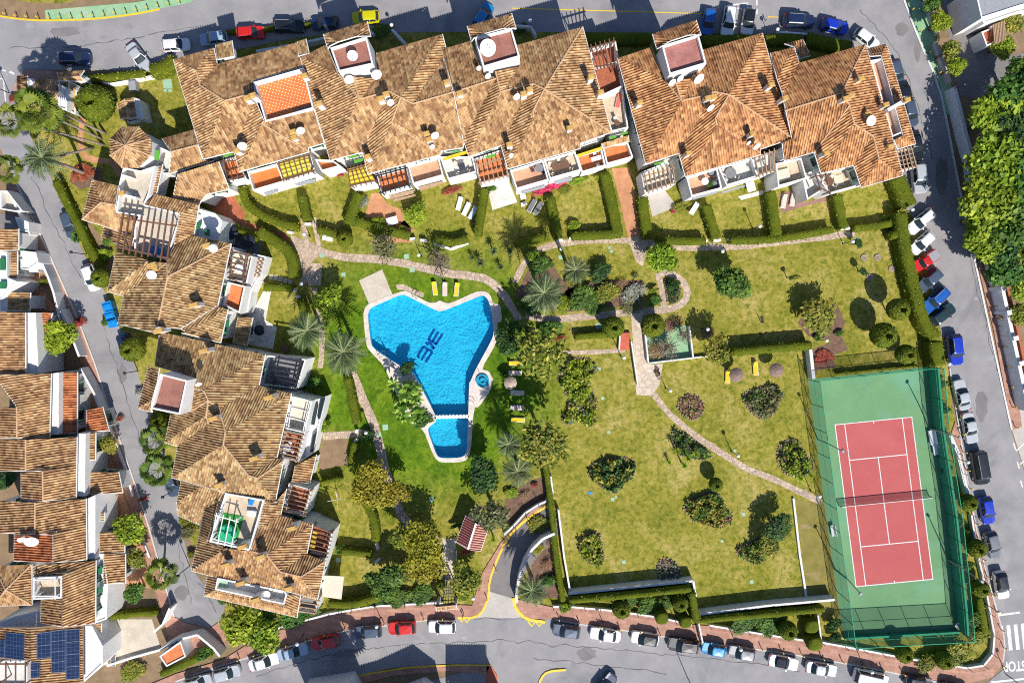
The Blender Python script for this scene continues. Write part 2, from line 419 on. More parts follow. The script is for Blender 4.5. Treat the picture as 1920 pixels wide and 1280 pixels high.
def mat_leaf(name, c_dark, c_mid, c_light, trans=.22):
    m, nt, b = new_mat(name); K = 1.55; c_dark, c_mid, c_light = [tuple(min(.8, x * K) for x in c) for c in (c_dark, c_mid, c_light)]
    at = nt.nodes.new('ShaderNodeAttribute'); at.attribute_name = 'v'
    r = ramp(nt, [(0, c_dark), (.5, c_mid), (1, c_light)]); nt.links.new(at.outputs['Fac'], r.inputs[0])
    pos = worldpos(nt); n = noise(nt, pos, .6, 3, .6); r2 = ramp(nt, [(.3, (.7, .72, .7)), (.7, (1.2, 1.18, 1.1))]); nt.links.new(n.outputs[0], r2.inputs[0])
    oi = nt.nodes.new('ShaderNodeObjectInfo'); hs = nt.nodes.new('ShaderNodeHueSaturation')
    mr = nt.nodes.new('ShaderNodeMapRange'); mr.inputs[3].default_value = .485; mr.inputs[4].default_value = .515; nt.links.new(oi.outputs['Random'], mr.inputs[0]); nt.links.new(mr.outputs[0], hs.inputs['Hue'])
    col = mixc(nt, 1.0, r.outputs[0], r2.outputs[0], 'MULTIPLY'); nt.links.new(col, hs.inputs['Color'])
    nt.links.new(hs.outputs[0], b.inputs['Base Color']); b.inputs['Roughness'].default_value = .6; b.inputs['Specular IOR Level'].default_value = .25
    tr = nt.nodes.new('ShaderNodeBsdfTranslucent'); nt.links.new(hs.outputs[0], tr.inputs[0])
    mx = nt.nodes.new('ShaderNodeMixShader'); mx.inputs[0].default_value = trans
    nt.links.new(b.outputs[0], mx.inputs[1]); nt.links.new(tr.outputs[0], mx.inputs[2]); nt.links.new(mx.outputs[0], nt.nodes['Material Output'].inputs[0])
    return m
LEAF = {
    'lime': mat_leaf('leaf_lime', (.055, .10, .006), (.15, .21, .012), (.28, .32, .03)),
    'green': mat_leaf('leaf_green', (.018, .05, .008), (.05, .105, .014), (.12, .19, .03)),
    'dark': mat_leaf('leaf_dark', (.010, .030, .010), (.025, .065, .014), (.06, .115, .025)),
    'olive': mat_leaf('leaf_olive', (.05, .055, .022), (.11, .115, .05), (.20, .19, .09)),
    'yellow': mat_leaf('leaf_yellow', (.07, .075, .006), (.18, .165, .012), (.32, .275, .026)),
    'grey': mat_leaf('leaf_grey', (.10, .105, .085), (.19, .20, .165), (.33, .34, .29)),
    'bare': mat_leaf('twig_bare', (.06, .045, .035), (.13, .10, .075), (.21, .165, .12), .05),
    'palm': mat_leaf('leaf_palm', (.012, .028, .010), (.05, .08, .028), (.18, .205, .10)),
    'palm_green': mat_leaf('leaf_fan_palm', (.015, .035, .005), (.065, .10, .010), (.15, .175, .022)),
    'red': mat_leaf('leaf_red', (.10, .02, .012), (.22, .05, .03), (.36, .10, .06)),
    'magenta': mat_leaf('leaf_bougainvillea', (.25, .015, .05), (.45, .03, .08), (.60, .08, .12)),
    'brown': mat_leaf('leaf_brown', (.10, .055, .03), (.19, .11, .06), (.28, .18, .10), .05),
    'mixed': mat_leaf('leaf_mixed', (.03, .055, .008), (.13, .15, .015), (.30, .24, .05)),
    'hedge': mat_leaf('leaf_hedge', (.040, .062, .005), (.078, .105, .008), (.13, .15, .014), .08),
    'banana': mat_leaf('leaf_banana', (.02, .06, .008), (.08, .16, .016), (.22, .30, .05)),
}

def mat_stripe():
    m, nt, b = new_mat('striped_tile'); uv = coords(nt, 'UV'); sx = nt.nodes.new('ShaderNodeSeparateXYZ'); nt.links.new(uv, sx.inputs[0])
    md = nt.nodes.new('ShaderNodeMath'); md.operation = 'FRACT'; ms = nt.nodes.new('ShaderNodeMath'); ms.operation = 'DIVIDE'; ms.inputs[1].default_value = .34; nt.links.new(sx.outputs[0], ms.inputs[0]); nt.links.new(ms.outputs[0], md.inputs[0])
    r = ramp(nt, [(.34, (.34, .085, .06)), (.40, (.62, .42, .36)), (.62, (.62, .42, .36)), (.68, (.34, .085, .06))]); nt.links.new(md.outputs[0], r.inputs[0]); n = noise(nt, worldpos(nt), 2, 4); r2 = ramp(nt, [(.3, (.75, .75, .75)), (.7, (1.1, 1.1, 1.1))]); nt.links.new(n.outputs[0], r2.inputs[0])
    nt.links.new(mixc(nt, 1, r.outputs[0], r2.outputs[0], 'MULTIPLY'), b.inputs['Base Color']); b.inputs['Roughness'].default_value = .85; return m
M['hut_roof'] = mat_stripe()
rng = random.Random(7)
M['dry_grass'] = mat_mottle('dry_grass', (.17, .15, .025), (.27, .22, .05), .6, .95, (.30, .22, .11), 9, .3)
# ================================================================== THE SETTING
def structure(name, mat, outer, holes=(), z=0.0, kind='structure'):
    mb = MB(); mb.sheet(outer, holes, z); o = mb.build(name, mat); tag(o, kind=kind); return o

pool_in = [tok(t) for t in ('v415,105 v455,122 v720,255 v760,258 v1085,125 v1130,112 v1168,140 v1205,240 v1212,330 v1226,440 v1212,505 v1055,790 v1012,895 '
    'w1005,120 w996,420 w985,750 w945,802 w765,808 w715,790 w635,570 w638,530 w708,480 w706,430 w610,240 w500,40 v480,800 v310,700 v160,600 v122,550 v92,290 v112,235 v150,210 v370,115').split()]
pool_out = [tok(t) for t in ('v420,66 v480,90 v640,180 v700,180 v740,157 v790,180 v835,185 v1060,82 v1130,72 v1190,100 v1222,190 v1285,190 v1302,350 v1256,355 v1266,460 v1250,540 v1112,775 v1180,790 v1216,860 '
    'w1222,100 w1195,200 w1092,350 w1046,350 w1018,770 w960,842 w748,848 w690,800 w590,540 w480,500 w400,330 w300,120 v240,745 v112,612 v80,560 v52,290 v70,220 v110,182').split()]
# round the corners a little
def chaikin(pts, it=1):
    for _ in range(it):
        o = []
        for i in range(len(pts)):
            a, b = pts[i], pts[(i + 1) % len(pts)]
            o += [(a[0] * .8 + b[0] * .2, a[1] * .8 + b[1] * .2), (a[0] * .2 + b[0] * .8, a[1] * .2 + b[1] * .8)]
        pts = o
    return pts
pool_in = chaikin(pool_in, 2); pool_out = chaikin(pool_out, 1)
PIN = ccw([P(x, y, 0) for x, y in pool_in]); POUT = ccw([P(x, y, 0) for x, y in pool_out])

big = [Vector((-260, -220, 0)), Vector((260, -220, 0)), Vector((260, 220, 0)), Vector((-260, 220, 0))]
structure('ground', M['earth'], big, [POUT], -.012)
lawn_px = '25,150 330,128 420,100 600,62 900,58 1100,60 1320,60 1510,72 1600,85 1680,200 1700,300 1735,500 1770,620 1785,760 1815,900 1850,1050 1880,1180 1865,1225 1830,1262 1585,1222 1440,1196 1290,1168 1035,1137 890,1138 690,1145 560,1175 480,1200 425,1150 385,1060 330,965 285,800 240,680 195,560 150,470 100,340 50,250'
structure('lawn', M['lawn'], TL(lawn_px), [POUT], 0.0)

# roads -------------------------------------------------------------
def road(name, px, z=.02, mat='asphalt'): return structure(name, M[mat], TL(px), (), z)
road('upper_road', '-60,33 0,30 40,36 85,38 175,35 250,26 360,5 400,-30 1000,-60 1670,-60 1692,0 1722,75 1760,160 1775,230 1790,320 1640,320 1600,90 1510,70 1320,62 900,60 700,62 560,70 420,98 350,112 275,133 165,132 50,131 35,150 28,180 50,240 100,340 140,440 30,340 -60,150')
road('side_road', '30,340 100,340.01 140,440 170,500 197,547 225,615 252,680 285,777 327,902 340,990 357,1060 400,1120 422,1133 417,1160 392,1178 350,1166 327,1155 300,1060 272,960 220,810 165,640 95,480', .022)
road('east_road', '1640,320.1 1790,320 1812,420 1860,640 1895,805 1960,1010 1960,1400 1700,1400 1880,1255 1884,1200 1870,1150 1842,1050 1818,930 1797,800 1780,690 1765,625 1735,500 1722,420', .021)
road('lower_road', '300,1290 330,1275 400,1250 480,1226 575,1200 640,1181 712,1172 802,1160 890,1156 980,1158 1040,1160 1100,1170 1210,1185 1320,1204 1440,1217 1580,1240 1690,1262 1780,1282 1900,1330 1900,1420 1010,1420 1010,1300 1012,1270 1022,1256 1062,1254 1062,1252 1010,1250 945,1285 945,1420 945,1420 930,1262 920,1246 838,1244 730,1252 600,1282 480,1340 250,1400', .0195)
structure('lower_road_far_side', M['asphalt'], TL('940,1240 1010,1250 1100,1256 1200,1262 1400,1290 1900,1360 1900,1420 600,1420 600,1330'), (), .014)
structure('garage_ramp', M['asphalt_dark'], TL('905,1118 930,1050 945,1010 970,985 1000,960 1035,940 1050,1000 1010,1040 985,1075 970,1110 968,1124 915,1122'), (), .016)
structure('ramp_apron', M['concrete'], TL('895,1157 912,1130 917,1108 965,1122 970,1145 985,1158'), (), .027)
structure('neighbour_drive', M['asphalt_dark'], TL('1768,0 1778,-40 1825,-40 1835,30 1842,60 1855,100 1880,108 1960,90 1960,140 1880,170 1850,190 1800,180 1785,120 1778,60'), (), .012)
structure('parking_bay', M['concrete'], TL('1878,740 1920,730 1990,740 1990,1010 1955,990 1905,830'), (), .013)
structure('upper_verge', M['green_slab'], TL('87,37 85,20 250,6 300,-3 372,-3 358,6 250,27 175,36'), (), .12)
structure('dry_bank', M['earth'], TL('-60,-40 300,-40 250,6 85,20 88,37 40,36 0,30 -60,30'), (), .10)
structure('roundabout_grass', M['lawn'], TL('10,-30 150,-30 150,0 120,8 60,6 20,0'), (), .11)
# pavements (raised behind a kerb) -----------------------------------
def pavement(name, px, mat='pave', z=.12):
    mb = MB(); mb.prism(TL(px), 0.0, z); o = mb.build(name, M[mat]); return tag(o, kind='structure')
pavement('lower_pavement', '300,1297 262,1290 330,1262 420,1235 487,1192 617,1152 705,1137 815,1131 885,1134 905,1072 940,1015 962,992 1000,953 1032,934 1036,941 1000,963 968,988 948,1012 930,1050 915,1090 916,1112 908,1140 893,1156 802,1160 712,1172 640,1181 575,1200 480,1226 400,1250 330,1275')
pavement('lower_pavement_east', '968,1122 1035,1137 1067,1137 1155,1145 1235,1157 1295,1170 1330,1172 1440,1190 1507,1200 1585,1212 1690,1232 1815,1252 1845,1247 1862,1226 1865,1192 1850,1110 1830,1022 1822,965 1817,925 1800,860 1782,815 1790,790 1797,800 1818,930 1842,1050 1870,1150 1884,1200 1880,1240 1860,1268 1800,1283 1690,1262 1580,1240 1440,1217 1320,1204 1210,1185 1100,1170 1040,1160 985,1158 970,1140')
pavement('townhouse_pavement', '12,345 30,340 95,480 165,640 220,810 272,960 300,1060 327,1155 350,1167 392,1178 415,1162 430,1172 440,1185 410,1210 330,1215 318,1200 303,1140 278,1062 250,970 198,815 143,650 75,490')
pavement('east_pavement', '1862,618 1838,520 1832,490 1850,488 1862,530 1882,610 1906,720 1915,800 1897,806')
pavement('north_east_pavement', '1695,-10 1720,-10 1735,30 1780,150 1795,210 1775,215 1762,160 1724,75', 'green_slab')
pavement('corner_pavement', '30,150 50,131 110,134 125,150 100,200 60,215 40,210 25,180')
pavement('far_pavement', '480,1345 600,1284 730,1254 838,1246 918,1247 912,1262 840,1256 740,1264 610,1298 500,1350')
pavement('far_corner_pavement', '912,1247 922,1248 932,1264 945,1420 925,1420 912,1300', 'red_step')
# garden paths --------------------------------------------------------
def path(name, px, w, mat='flag', z=.008, it=2):
    mb = MB(); ribbon(mb, resample(smooth_line(TL(px), it), .8), w / S, z, .06, rng); o = mb.build(name, M[mat]); return tag(o, kind='structure')
structure('garden_path', M['flag'], TL('s608,255 s690,285 s795,320 s835,345 s850,400 s770,475 s855,480 s850,650 s760,650 s700,640 s640,420'), (), .007)
path('garden_path', '595,470 640,482 690,485 740,490 785,500 840,513 880,517 905,520 930,535 950,560 975,600', 15, z=.009)
path('garden_path', '568,405 573,445 580,470', 9, z=.010)
path('garden_path', '588,408 596,450 600,470', 9, z=.0112)
path('garden_path', '965,530 985,488 1012,466 1050,456 1115,449 1172,450 1215,456 1270,465 1340,463 1400,462 1440,456 1520,448 1603,437', 12, z=.0125)
structure('terracotta_path', M['terra_path'], TL('1147,316 1180,314 1187,350 1195,398 1206,442 1178,448 1163,380'), (), .0138)
structure('garden_path', M['flag'], TL('1177,446 1207,442 1212,470 1205,500 1192,490'), (), .0150)
path('garden_path', '985,590 1030,600 1072,595 1115,592 1160,587 1230,582 1268,578 1290,558 1285,532 1262,512 1238,512', 13, z=.0145)
path('garden_path', '1234,512 1240,540 1246,578', 11, z=.0157)
structure('garden_path', M['flag_pale'], TL('1183,588 1204,586 1210,640 1216,683 1243,682 1236,722 1222,742 1193,740 1190,700 1187,640'), (), .0165)
path('garden_path', '1225,737 1247,768 1282,800 1322,830 1360,853 1397,878 1440,893 1490,916 1540,941', 12, z=.0175)
path('garden_path', '1040,660 1090,661 1172,657', 8, z=.0125)
path('garden_path', '660,697 678,745 698,785 708,820 722,880 740,940 758,975 790,1000 830,1015', 17, z=.0128)
path('garden_path', '600,690 606,640 598,590 590,540', 10, z=.0109)
path('garden_path', '605,818 650,814 690,812', 14, z=.0141)
structure('gate_path', M['beige_tile'], TL('830,1010 855,1008 850,1092 834,1092'), (), .0152)
path('garden_path', '157,215 150,250 152,280 165,300 212,302 225,330', 11, 'terra_path', .0085)
structure('courtyard', M['asphalt_dark'], TL('E-60,310 E110,340 E135,435 E-60,435'), (), .006)
structure('pool_terrace', M['beige_tile'], TL('s1148,612 s1330,525 s1420,745 s1225,795'), (), .03)
structure('pool_step_paving', M['flag'], TL('v345,20 v420,12 v500,55 v600,95 v590,135 v520,105 v440,70 v360,60'), (), .012)
structure('terracotta_patio', M['terra_path'], TL('d640,975 d720,970 d840,1110 d960,1150 d1010,1278 692,455 770,455 774,430 d870,1270 d560,1240'), (), .010)
structure('side_alley', M['brick_red_tile'], TL('k1420,900 k1740,820 k1850,980 k1920,1080 s240,140 s420,205 s575,245 s610,330 s520,310 s330,215 s120,130 s0,60'), (), .010)
structure('house_patio', M['concrete'], TL('h500,990 h700,940 h830,1120 h560,1240'), (), .011)
structure('house_patio', M['white_tile'], TL('h1520,1010 h1800,940 h1850,960 h1790,990 h1560,1052'), (), .011)
structure('house_patio', M['deck'], TL('j235,860 j450,800 j520,960 j820,890 j830,930 j530,1000 j280,1075'), (), .012)
structure('house_patio', M['white_tile'], TL('f330,950 f560,830 f660,1075 f380,1165'), (), .011)
structure('house_patio', M['grey_cloth'], TL('l1400,130 l1640,200 l1870,370 l1840,520 l1400,400'), (), .011)
structure('house_patio', M['white_tile'], TL('m1560,380 m1640,330 m1760,100 m1850,95 m1790,420 m1915,500 m1870,745 m1580,690'), (), .011)
structure('house_patio', M['beige_tile'], TL('M800,800 M1140,800 M1210,1030 M780,1145'), (), .011)
structure('parched_lawn', M['earth'], TL('604,822 652,822 652,870 598,882 600,840'), (), .006)
structure('soil_bed', M['soil'], TL('985,905 1010,895 1030,900 1032,928 1000,950 962,985 940,985 950,930'), (), .006)
structure('soil_bed', M['soil'], TL('1522,655 1560,640 1575,625 1590,655 1558,668 1570,688 1524,696'), (), .006)
structure('soil_bed', M['soil'], TL('1005,1040 1040,1000 1042,1040 1048,1120 1000,1120 985,1090'), (), .006)
structure('soil_bed', M['soil'], TL('1496,605 1520,570 1570,570 1585,605 1572,640 1545,635 1515,630'), (), .0065)
structure('soil_bed', M['soil'], TL('1115,525 1205,525 1205,565 1190,572 1060,585 1060,545'), (), .005)
structure('soil_bed', M['soil'], TL('990,505 1030,480 1050,520 1090,545 1090,580 1000,580 965,555'), (), .005)
structure('soil_strip', M['dry_grass'], TL('1492,935 1546,945 1578,1150 1560,1162 1518,1165'), (), .006)
structure('soil_bed', M['soil'], TL('140,310 190,315 195,345 150,355 130,340'), (), .006)
structure('soil_strip', M['earth'], TL('155,400 210,470 215,520 200,540 172,470'), (), .006)
structure('play_yard_floor', M['green_slab'], TL('1207,640 1230,610 1293,610 1300,671 1210,681'), (), .012)
# kerbs and painted marks ---------------------------------------------
def line(name, px, w, mat='line_white', z=.030, h=None, it=1):
    mb = MB(); pts = resample(smooth_line(TL(px), it), 1.0)
    if h is None: ribbon(mb, pts, w, z)
    else:
        for i in range(len(pts) - 1): mb.beam((pts[i].x, pts[i].y, h / 2), (pts[i + 1].x, pts[i + 1].y, h / 2), w, h)
    o = mb.build(name, M[mat]); return tag(o, kind='structure')
line('kerb', '30,340 95,480 165,640 220,810 272,960 300,1060 327,1155', .22, 'kerb', h=.135)
line('kerb', '1694,0 1722,75 1760,160 1775,230 1792,320 1812,420 1860,640 1896,805', .26, 'line_white', h=.135)
line('kerb', '1780,690 1797,800 1818,930 1842,1050 1870,1150 1884,1200 1880,1240', .18, 'kerb', h=.135)
line('kerb', '1040,1161 1100,1171 1210,1186 1320,1205 1440,1218 1580,1241 1690,1263 1770,1280', .18, 'kerb', h=.135)
line('kerb', '330,1276 400,1251 480,1227 575,1201 640,1182 712,1173 802,1161', .18, 'kerb', h=.135)
line('kerb_yellow', '858,1157 892,1157 908,1141 917,1112 917,1090 931,1050 949,1012 969,988 1001,963 1036,941', .30, 'yellow_paint', h=.14)
line('kerb_yellow', '962,1120 968,1142 986,1160 1022,1165', .42, 'yellow_paint', h=.142)
line('kerb_yellow', '0,31 40,37 85,39.5 175,37 250,28 300,18', .20, 'yellow_paint', h=.137)
line('kerb_yellow', '600,1283 730,1253 838,1245 920,1246', .16, 'yellow_paint', h=.139)
line('kerb_yellow', '1010,1285 1014,1270 1026,1257 1061,1254', .3, 'yellow_paint', h=.15)
for a in ('862,1158 866,1165 870,1158 875,1166 881,1158', '990,1164 997,1173 1004,1164 1011,1173 1018,1165'):
    line('yellow_zigzag', a, .22, 'yellow_paint', .034, it=0)
line('road_marking', '960,16 1100,20 1250,24 1330,27', .13, 'yellow_paint', .031)
line('road_marking', '1440,32 1460,33', .13, 'yellow_paint', .031)
line('road_marking', '1360,12 1402,6 1402,18', .22, it=0)
line('road_marking', '1362,10 1392,18', .18, z=.0325, it=0)
for a in ('1419,0 1419,11', '1419,17 1419,27', '3,131 11,134', '18,135 27,139', '0,148 7,149 8,165 11,190', '1800,7 1803,19', '1811,56 1814,62', '1814,62 1838,56', '1868,1153 1912,1147', '1858,1278 1925,1271',
          '1900,830 1904,843', '1907,865 1911,878', '1913,900 1917,913', '1905,845 1925,825', '1912,870 1930,855'):
    line('road_marking', a, .3 if '18' in a else .2, z=.0335, it=0)
for x in (1873, 1886.5, 1900, 1913.5, 1927):
    mb = MB(); mb.sheet(TL(f'{x},{1173 - (x - 1873) * .12} {x + 7},{1172 - (x - 1873) * .12} {x + 12},{1219 - (x - 1873) * .1} {x + 5},{1220 - (x - 1873) * .1}'), (), .034); tag(mb.build('crossing_stripe', M['line_white']), kind='structure')
def word(txt, center, size, rot, mat, z, name, sx=1.0, sy=1.0, parent=None):
    cu = bpy.data.curves.new(name, 'FONT'); cu.body = txt; cu.size = 1; cu.align_x = 'CENTER'; cu.align_y = 'CENTER'; cu.offset = .03
    o = bpy.data.objects.new('t', cu); COL.objects.link(o)
    dg = bpy.context.evaluated_depsgraph_get(); me = bpy.data.meshes.new_from_object(o.evaluated_get(dg))
    bpy.data.objects.remove(o); me.transform(Matrix.Diagonal((size * sx, size * sy, 1, 1)))
    ob = link(name, me, parent, mat); me.materials.clear(); me.materials.append(mat); ob.location = (center[0], center[1], z); ob.rotation_euler = (0, 0, rot); return ob
for q in ('480,1268 560,1240 640,1222 750,1208 880,1202 960,1200 1100,1213 1250,1226 1400,1240 1500,1258', '870,1158 930,1160 985,1159', '330,1000 345,1080 360,1130', '372,1090 400,1128 405,1150', '1870,700 1845,600 1815,470', '190,600 230,720 262,830', '60,330 100,420 150,520', '1610,20 1680,90 1720,190 1750,300', '1000,1232 1130,1246 1250,1262', '20,90 150,88 260,70 380,48'):
    mb = MB(); pts = [p + Vector((rng.gauss(0, .12), rng.gauss(0, .12), 0)) for p in resample(smooth_line(TL(q), 2), .7)]; ribbon(mb, pts, .09, .0275, .04, rng); tag(mb.build('road_seam', M['crack']), kind='structure')
for px, py, a, w in ((1100, 1225, 3, 2), (650, 1225, 4, 1.6), (1840, 760, 2, 5), (1765, 330, 2, 6), (120, 60, 5, 1.5), (230, 700, 1.5, 3), (1690, 55, 2, 2), (1720, 95, 1, 4), (340, 1110, 2.4, 2.2)):
    mb = MB(); c = P(px, py); n = 14; mb.sheet([(c.x + a / 2 * math.cos(k * .449) * rng.uniform(.75, 1.1), c.y + w / 2 * math.sin(k * .449) * rng.uniform(.75, 1.1), 0) for k in range(n)], (), .0262); tag(mb.build('road_patch', M['asphalt_dark']), kind='structure')
for px, py in ((262, 640), (205, 800), (870, 1195), (1540, 25), (1725, 60), (60, 370), (1830, 560)): mb = MB(); mb.lathe(P(px, py, .024), [(.32, 0), (.32, .012)], 14); tag(mb.build('manhole_cover', M['grey_metal']), kind='structure')
w_ = word('STOP', P(1902, 1247), 1.75, math.pi + .06, M['line_white'], .035, 'road_lettering', .78, 1.15); tag(w_, kind='structure')
for px, py in ((56, 48), (1857, 671)):
    mb = MB(); mb.box(P(px, py, .021), 1.1, .75, .012, .05); tag(mb.build('drain_grating', M['grey_metal']), kind='structure')

# ================================================================== BUILDINGS
TP, TA = .34, .10      # tile period and amplitude
def tile_face(mb, pts):
    n = Vector((0, 0, 0))
    for i in range(len(pts)):
        a, b = pts[i], pts[(i + 1) % len(pts)]
        n += Vector(((a.y - b.y) * (a.z + b.z), (a.z - b.z) * (a.x + b.x), (a.x - b.x) * (a.y + b.y)))
    if n.length < 1e-9: return
    n.normalize()
    if n.z < 0: n = -n
    d = Vector((n.x, n.y))
    if d.length < .03: d = Vector((0, -1))
    d.normalize(); u = Vector((-d.y, d.x))
    q = [(p.x * u.x + p.y * u.y, p.x * d.x + p.y * d.y, p.z) for p in pts]
    u0, u1 = min(p[0] for p in q), max(p[0] for p in q)
    st = TP / 6; us = [u0 + 1e-4] + [k * st for k in range(int(math.floor(u0 / st)) + 1, int(math.floor(u1 / st)) + 1)] + [u1 - 1e-4]
    prev = None
    for uu in us:
        xs = []
        for i in range(len(q)):
            a, b = q[i], q[(i + 1) % len(q)]
            if (a[0] <= uu) != (b[0] <= uu):
                t = (uu - a[0]) / (b[0] - a[0]); xs.append((a[1] + (b[1] - a[1]) * t, a[2] + (b[2] - a[2]) * t))
        xs.sort(); h = TA * math.cos(2 * math.pi * uu / TP) + .09
        ph = abs(((uu / TP + .5) % 1.0) - .5) / .30; h = .02 + (.145 * math.sqrt(1 - ph * ph) if ph < 1 else 0)
        cur = [(xs[i], xs[i + 1]) for i in range(0, len(xs) - 1, 2)]
        rows = []
        for lo, hi in cur:
            b0 = len(mb.v)
            for w, z in (lo, hi):
                mb.v.append((u.x * uu + d.x * w, u.y * uu + d.y * w, z + h)); mb.uv.append((uu, w))
            rows.append((b0, lo[0], hi[0]))
        if prev is not None:
            for b0, lo, hi in rows:
                for c0, clo, chi in prev:
                    if lo < chi and clo < hi:
                        mb.f.append((c0, b0, b0 + 1, c0 + 1)); break
        prev = rows

def parse_faces(spec, eave):
    names, faces = {}, []
    for ft in spec.replace('\n', ';').split(';'):
        ft = ft.strip()
        if not ft: continue
        f = []
        for t in ft.split():
            nm = None
            if '=' in t: nm, t = t.split('=')
            if ',' in t:
                z = eave
                c = t
                if '@' in t: c, zz = t.split('@'); z = float(zz)
                p = P(*tok(c), z)
                if nm is None: nm = t
                names[nm] = p
            else: nm = t
            f.append(nm)
        pts = [names[k] for k in f]
        if area2(pts) < 0: f.reverse()
        faces.append(f)
    return names, faces

WALLPIECES = {}
def add_roof(bld, spec, eave, mat='tile', walls=True, base=0.0, trim=True, win=True, ridge=True):
    names, faces = parse_faces(spec, eave)
    mb = MB(); mb.uv = []
    for f in faces: tile_face(mb, [names[k] for k in f])
    ro = mb.build('roof', M[mat], bld)
    edges = {}
    for fi, f in enumerate(faces):
        for i in range(len(f)): edges[(f[i], f[(i + 1) % len(f)])] = fi
    cen = [sum((names[k] for k in f), Vector()) / len(f) for f in faces]
    # ridge tiles along hips and ridges
    rb = MB(); done = set()
    if ridge:
        for (a, b), fi in edges.items():
            if (b, a) in edges and (b, a) not in done:
                done.add((a, b)); fj = edges[(b, a)]
                pa, pb = names[a], names[b]; mid = (pa + pb) / 2
                if (cen[fi].z + cen[fj].z) / 2 < mid.z - .12:
                    rb.tube([pa + Vector((0, 0, .07)), pb + Vector((0, 0, .07))], .11, 6)
        if rb.v: rb.build('ridge_tiles', M['ridge'], ro)
    # outline loops
    nxt = {a: b for (a, b) in edges if (b, a) not in edges}
    loops = []; left = dict(nxt)
    while left:
        a0 = next(iter(left)); loop = [a0]; b = left.pop(a0)
        while b != a0 and b in left: loop.append(b); b = left.pop(b)
        if b == a0 and len(loop) > 2: loops.append([names[k] for k in loop])
    tb, wb = MB(), MB()
    wins = []
    for lp in loops:
        n = len(lp)
        if trim:
            o2 = inset(lp, -.02)
            for i in range(n):
                a, b = o2[i], o2[(i + 1) % n]; e = (b - a).normalized()
                if (b - a).length > .4 and -e.x < .55: tb.beam(a - Vector((0, 0, .05)), b - Vector((0, 0, .05)), .09, .16)
        if walls:
            q = inset(lp, .38)
            for i in range(n):
                a, b = q[i], q[(i + 1) % n]
                wb.add([(a.x, a.y, base), (b.x, b.y, base), (b.x, b.y, b.z - .05), (a.x, a.y, a.z - .05)], [(0, 1, 2, 3)])
                e = (b - a).to_2d(); L = e.length
                if L < 2.2: continue
                nrm = Vector((e.y, -e.x)).normalized(); mid = (a + b) / 2
                if nrm.dot(mid.to_2d()) < -4: wins.append((a, b, nrm))
    if tb.v: tb.build('eave_trim', M['white_paint'], ro)
    if wb.v: wb.build('wall', M['white'], bld)
    if win:
        for a, b, nrm in wins: add_windows(bld, a, b, nrm, base)
    return ro

def add_windows(bld, a, b, nrm, base, mat='green_paint'):
    e = (b - a); e.z = 0; L = e.length; e.normalize(); k = max(1, int(L / 3.4))
    n3 = Vector((nrm.x, nrm.y, 0))
    for i in range(k):
        c = a.lerp(b, (i + .5) / k); zt = min(a.z, b.z) - .75; zb = zt - 1.25
        if zb < base + .5: continue
        w = .55
        mb = MB(); o = c + n3 * .03
        for s0 in (-1, 1): mb.beam(Vector((o.x, o.y, zb)) + e * (w * s0), Vector((o.x, o.y, zt)) + e * (w * s0), .1, .1)
        for z in (zb, zt): mb.beam(Vector((o.x, o.y, z)) - e * (w + .05), Vector((o.x, o.y, z)) + e * (w + .05), .1, .1)
        for s0 in (-1, 1):
            m0 = Vector((o.x, o.y, zb)) + e * ((w + .38) * s0) + n3 * .02
            mb.beam(m0, m0 + Vector((0, 0, zt - zb)), .58, .05) if abs(n3.y) > .7 else mb.beam(m0, m0 + Vector((0, 0, zt - zb)), .05, .58)
        fr = mb.build('window', M[mat], bld)
        pb = MB(); q = c + n3 * .02
        pb.quad(Vector((q.x, q.y, zb)) - e * w, Vector((q.x, q.y, zb)) + e * w, Vector((q.x, q.y, zt)) + e * w, Vector((q.x, q.y, zt)) - e * w)
        pb.build('pane', M['glass'], fr)

def chimney(bld, t, ztop, h=2.4, w=.5, l=.72, rz=.27, twin=False):
    ztop += .25; p = T(t, ztop); mb = MB(); mb.box((p.x, p.y, ztop - h), l, w, h - .22, rz); c = mb.build('chimney', M['white'], bld)
    cb = MB(); cb.box((p.x, p.y, ztop - .28), l + .12, w + .12, .10, rz)
    co, si = math.cos(rz), math.sin(rz)
    for s0 in (-1, 1):
        cb.box((p.x + co * s0 * (l / 2 - .08), p.y + si * s0 * (l / 2 - .08), ztop - .18), .14, w, .22, rz)
    cb.box((p.x, p.y, ztop + .04), l + .1, w + .12, .12, rz, .75)
    cb.build('chimney_cap', M['ochre'], c)

def terrace(bld, px, ztop, zfloor, floor, base=0.0, wall='white', t=.2, name='terrace'):
    """walled roof terrace: parapet round a floor"""
    pts = ccw(TL(px, ztop)); q = inset(pts, t); n = len(pts); mb = MB()
    for i in range(n):
        j = (i + 1) % n; a, b, c, d = pts[i], pts[j], q[j], q[i]
        mb.quad((a.x, a.y, base), (b.x, b.y, base), b, a)
        mb.quad(a, b, c, d)
        mb.quad(d, c, (c.x, c.y, zfloor), (d.x, d.y, zfloor))
    o = mb.build(name, M[wall], bld)
    fb = MB(); fb.sheet(q, (), zfloor); fb.build('floor', M[floor], o)
    # a drawn-in window band on the outer wall facing the garden
    return o

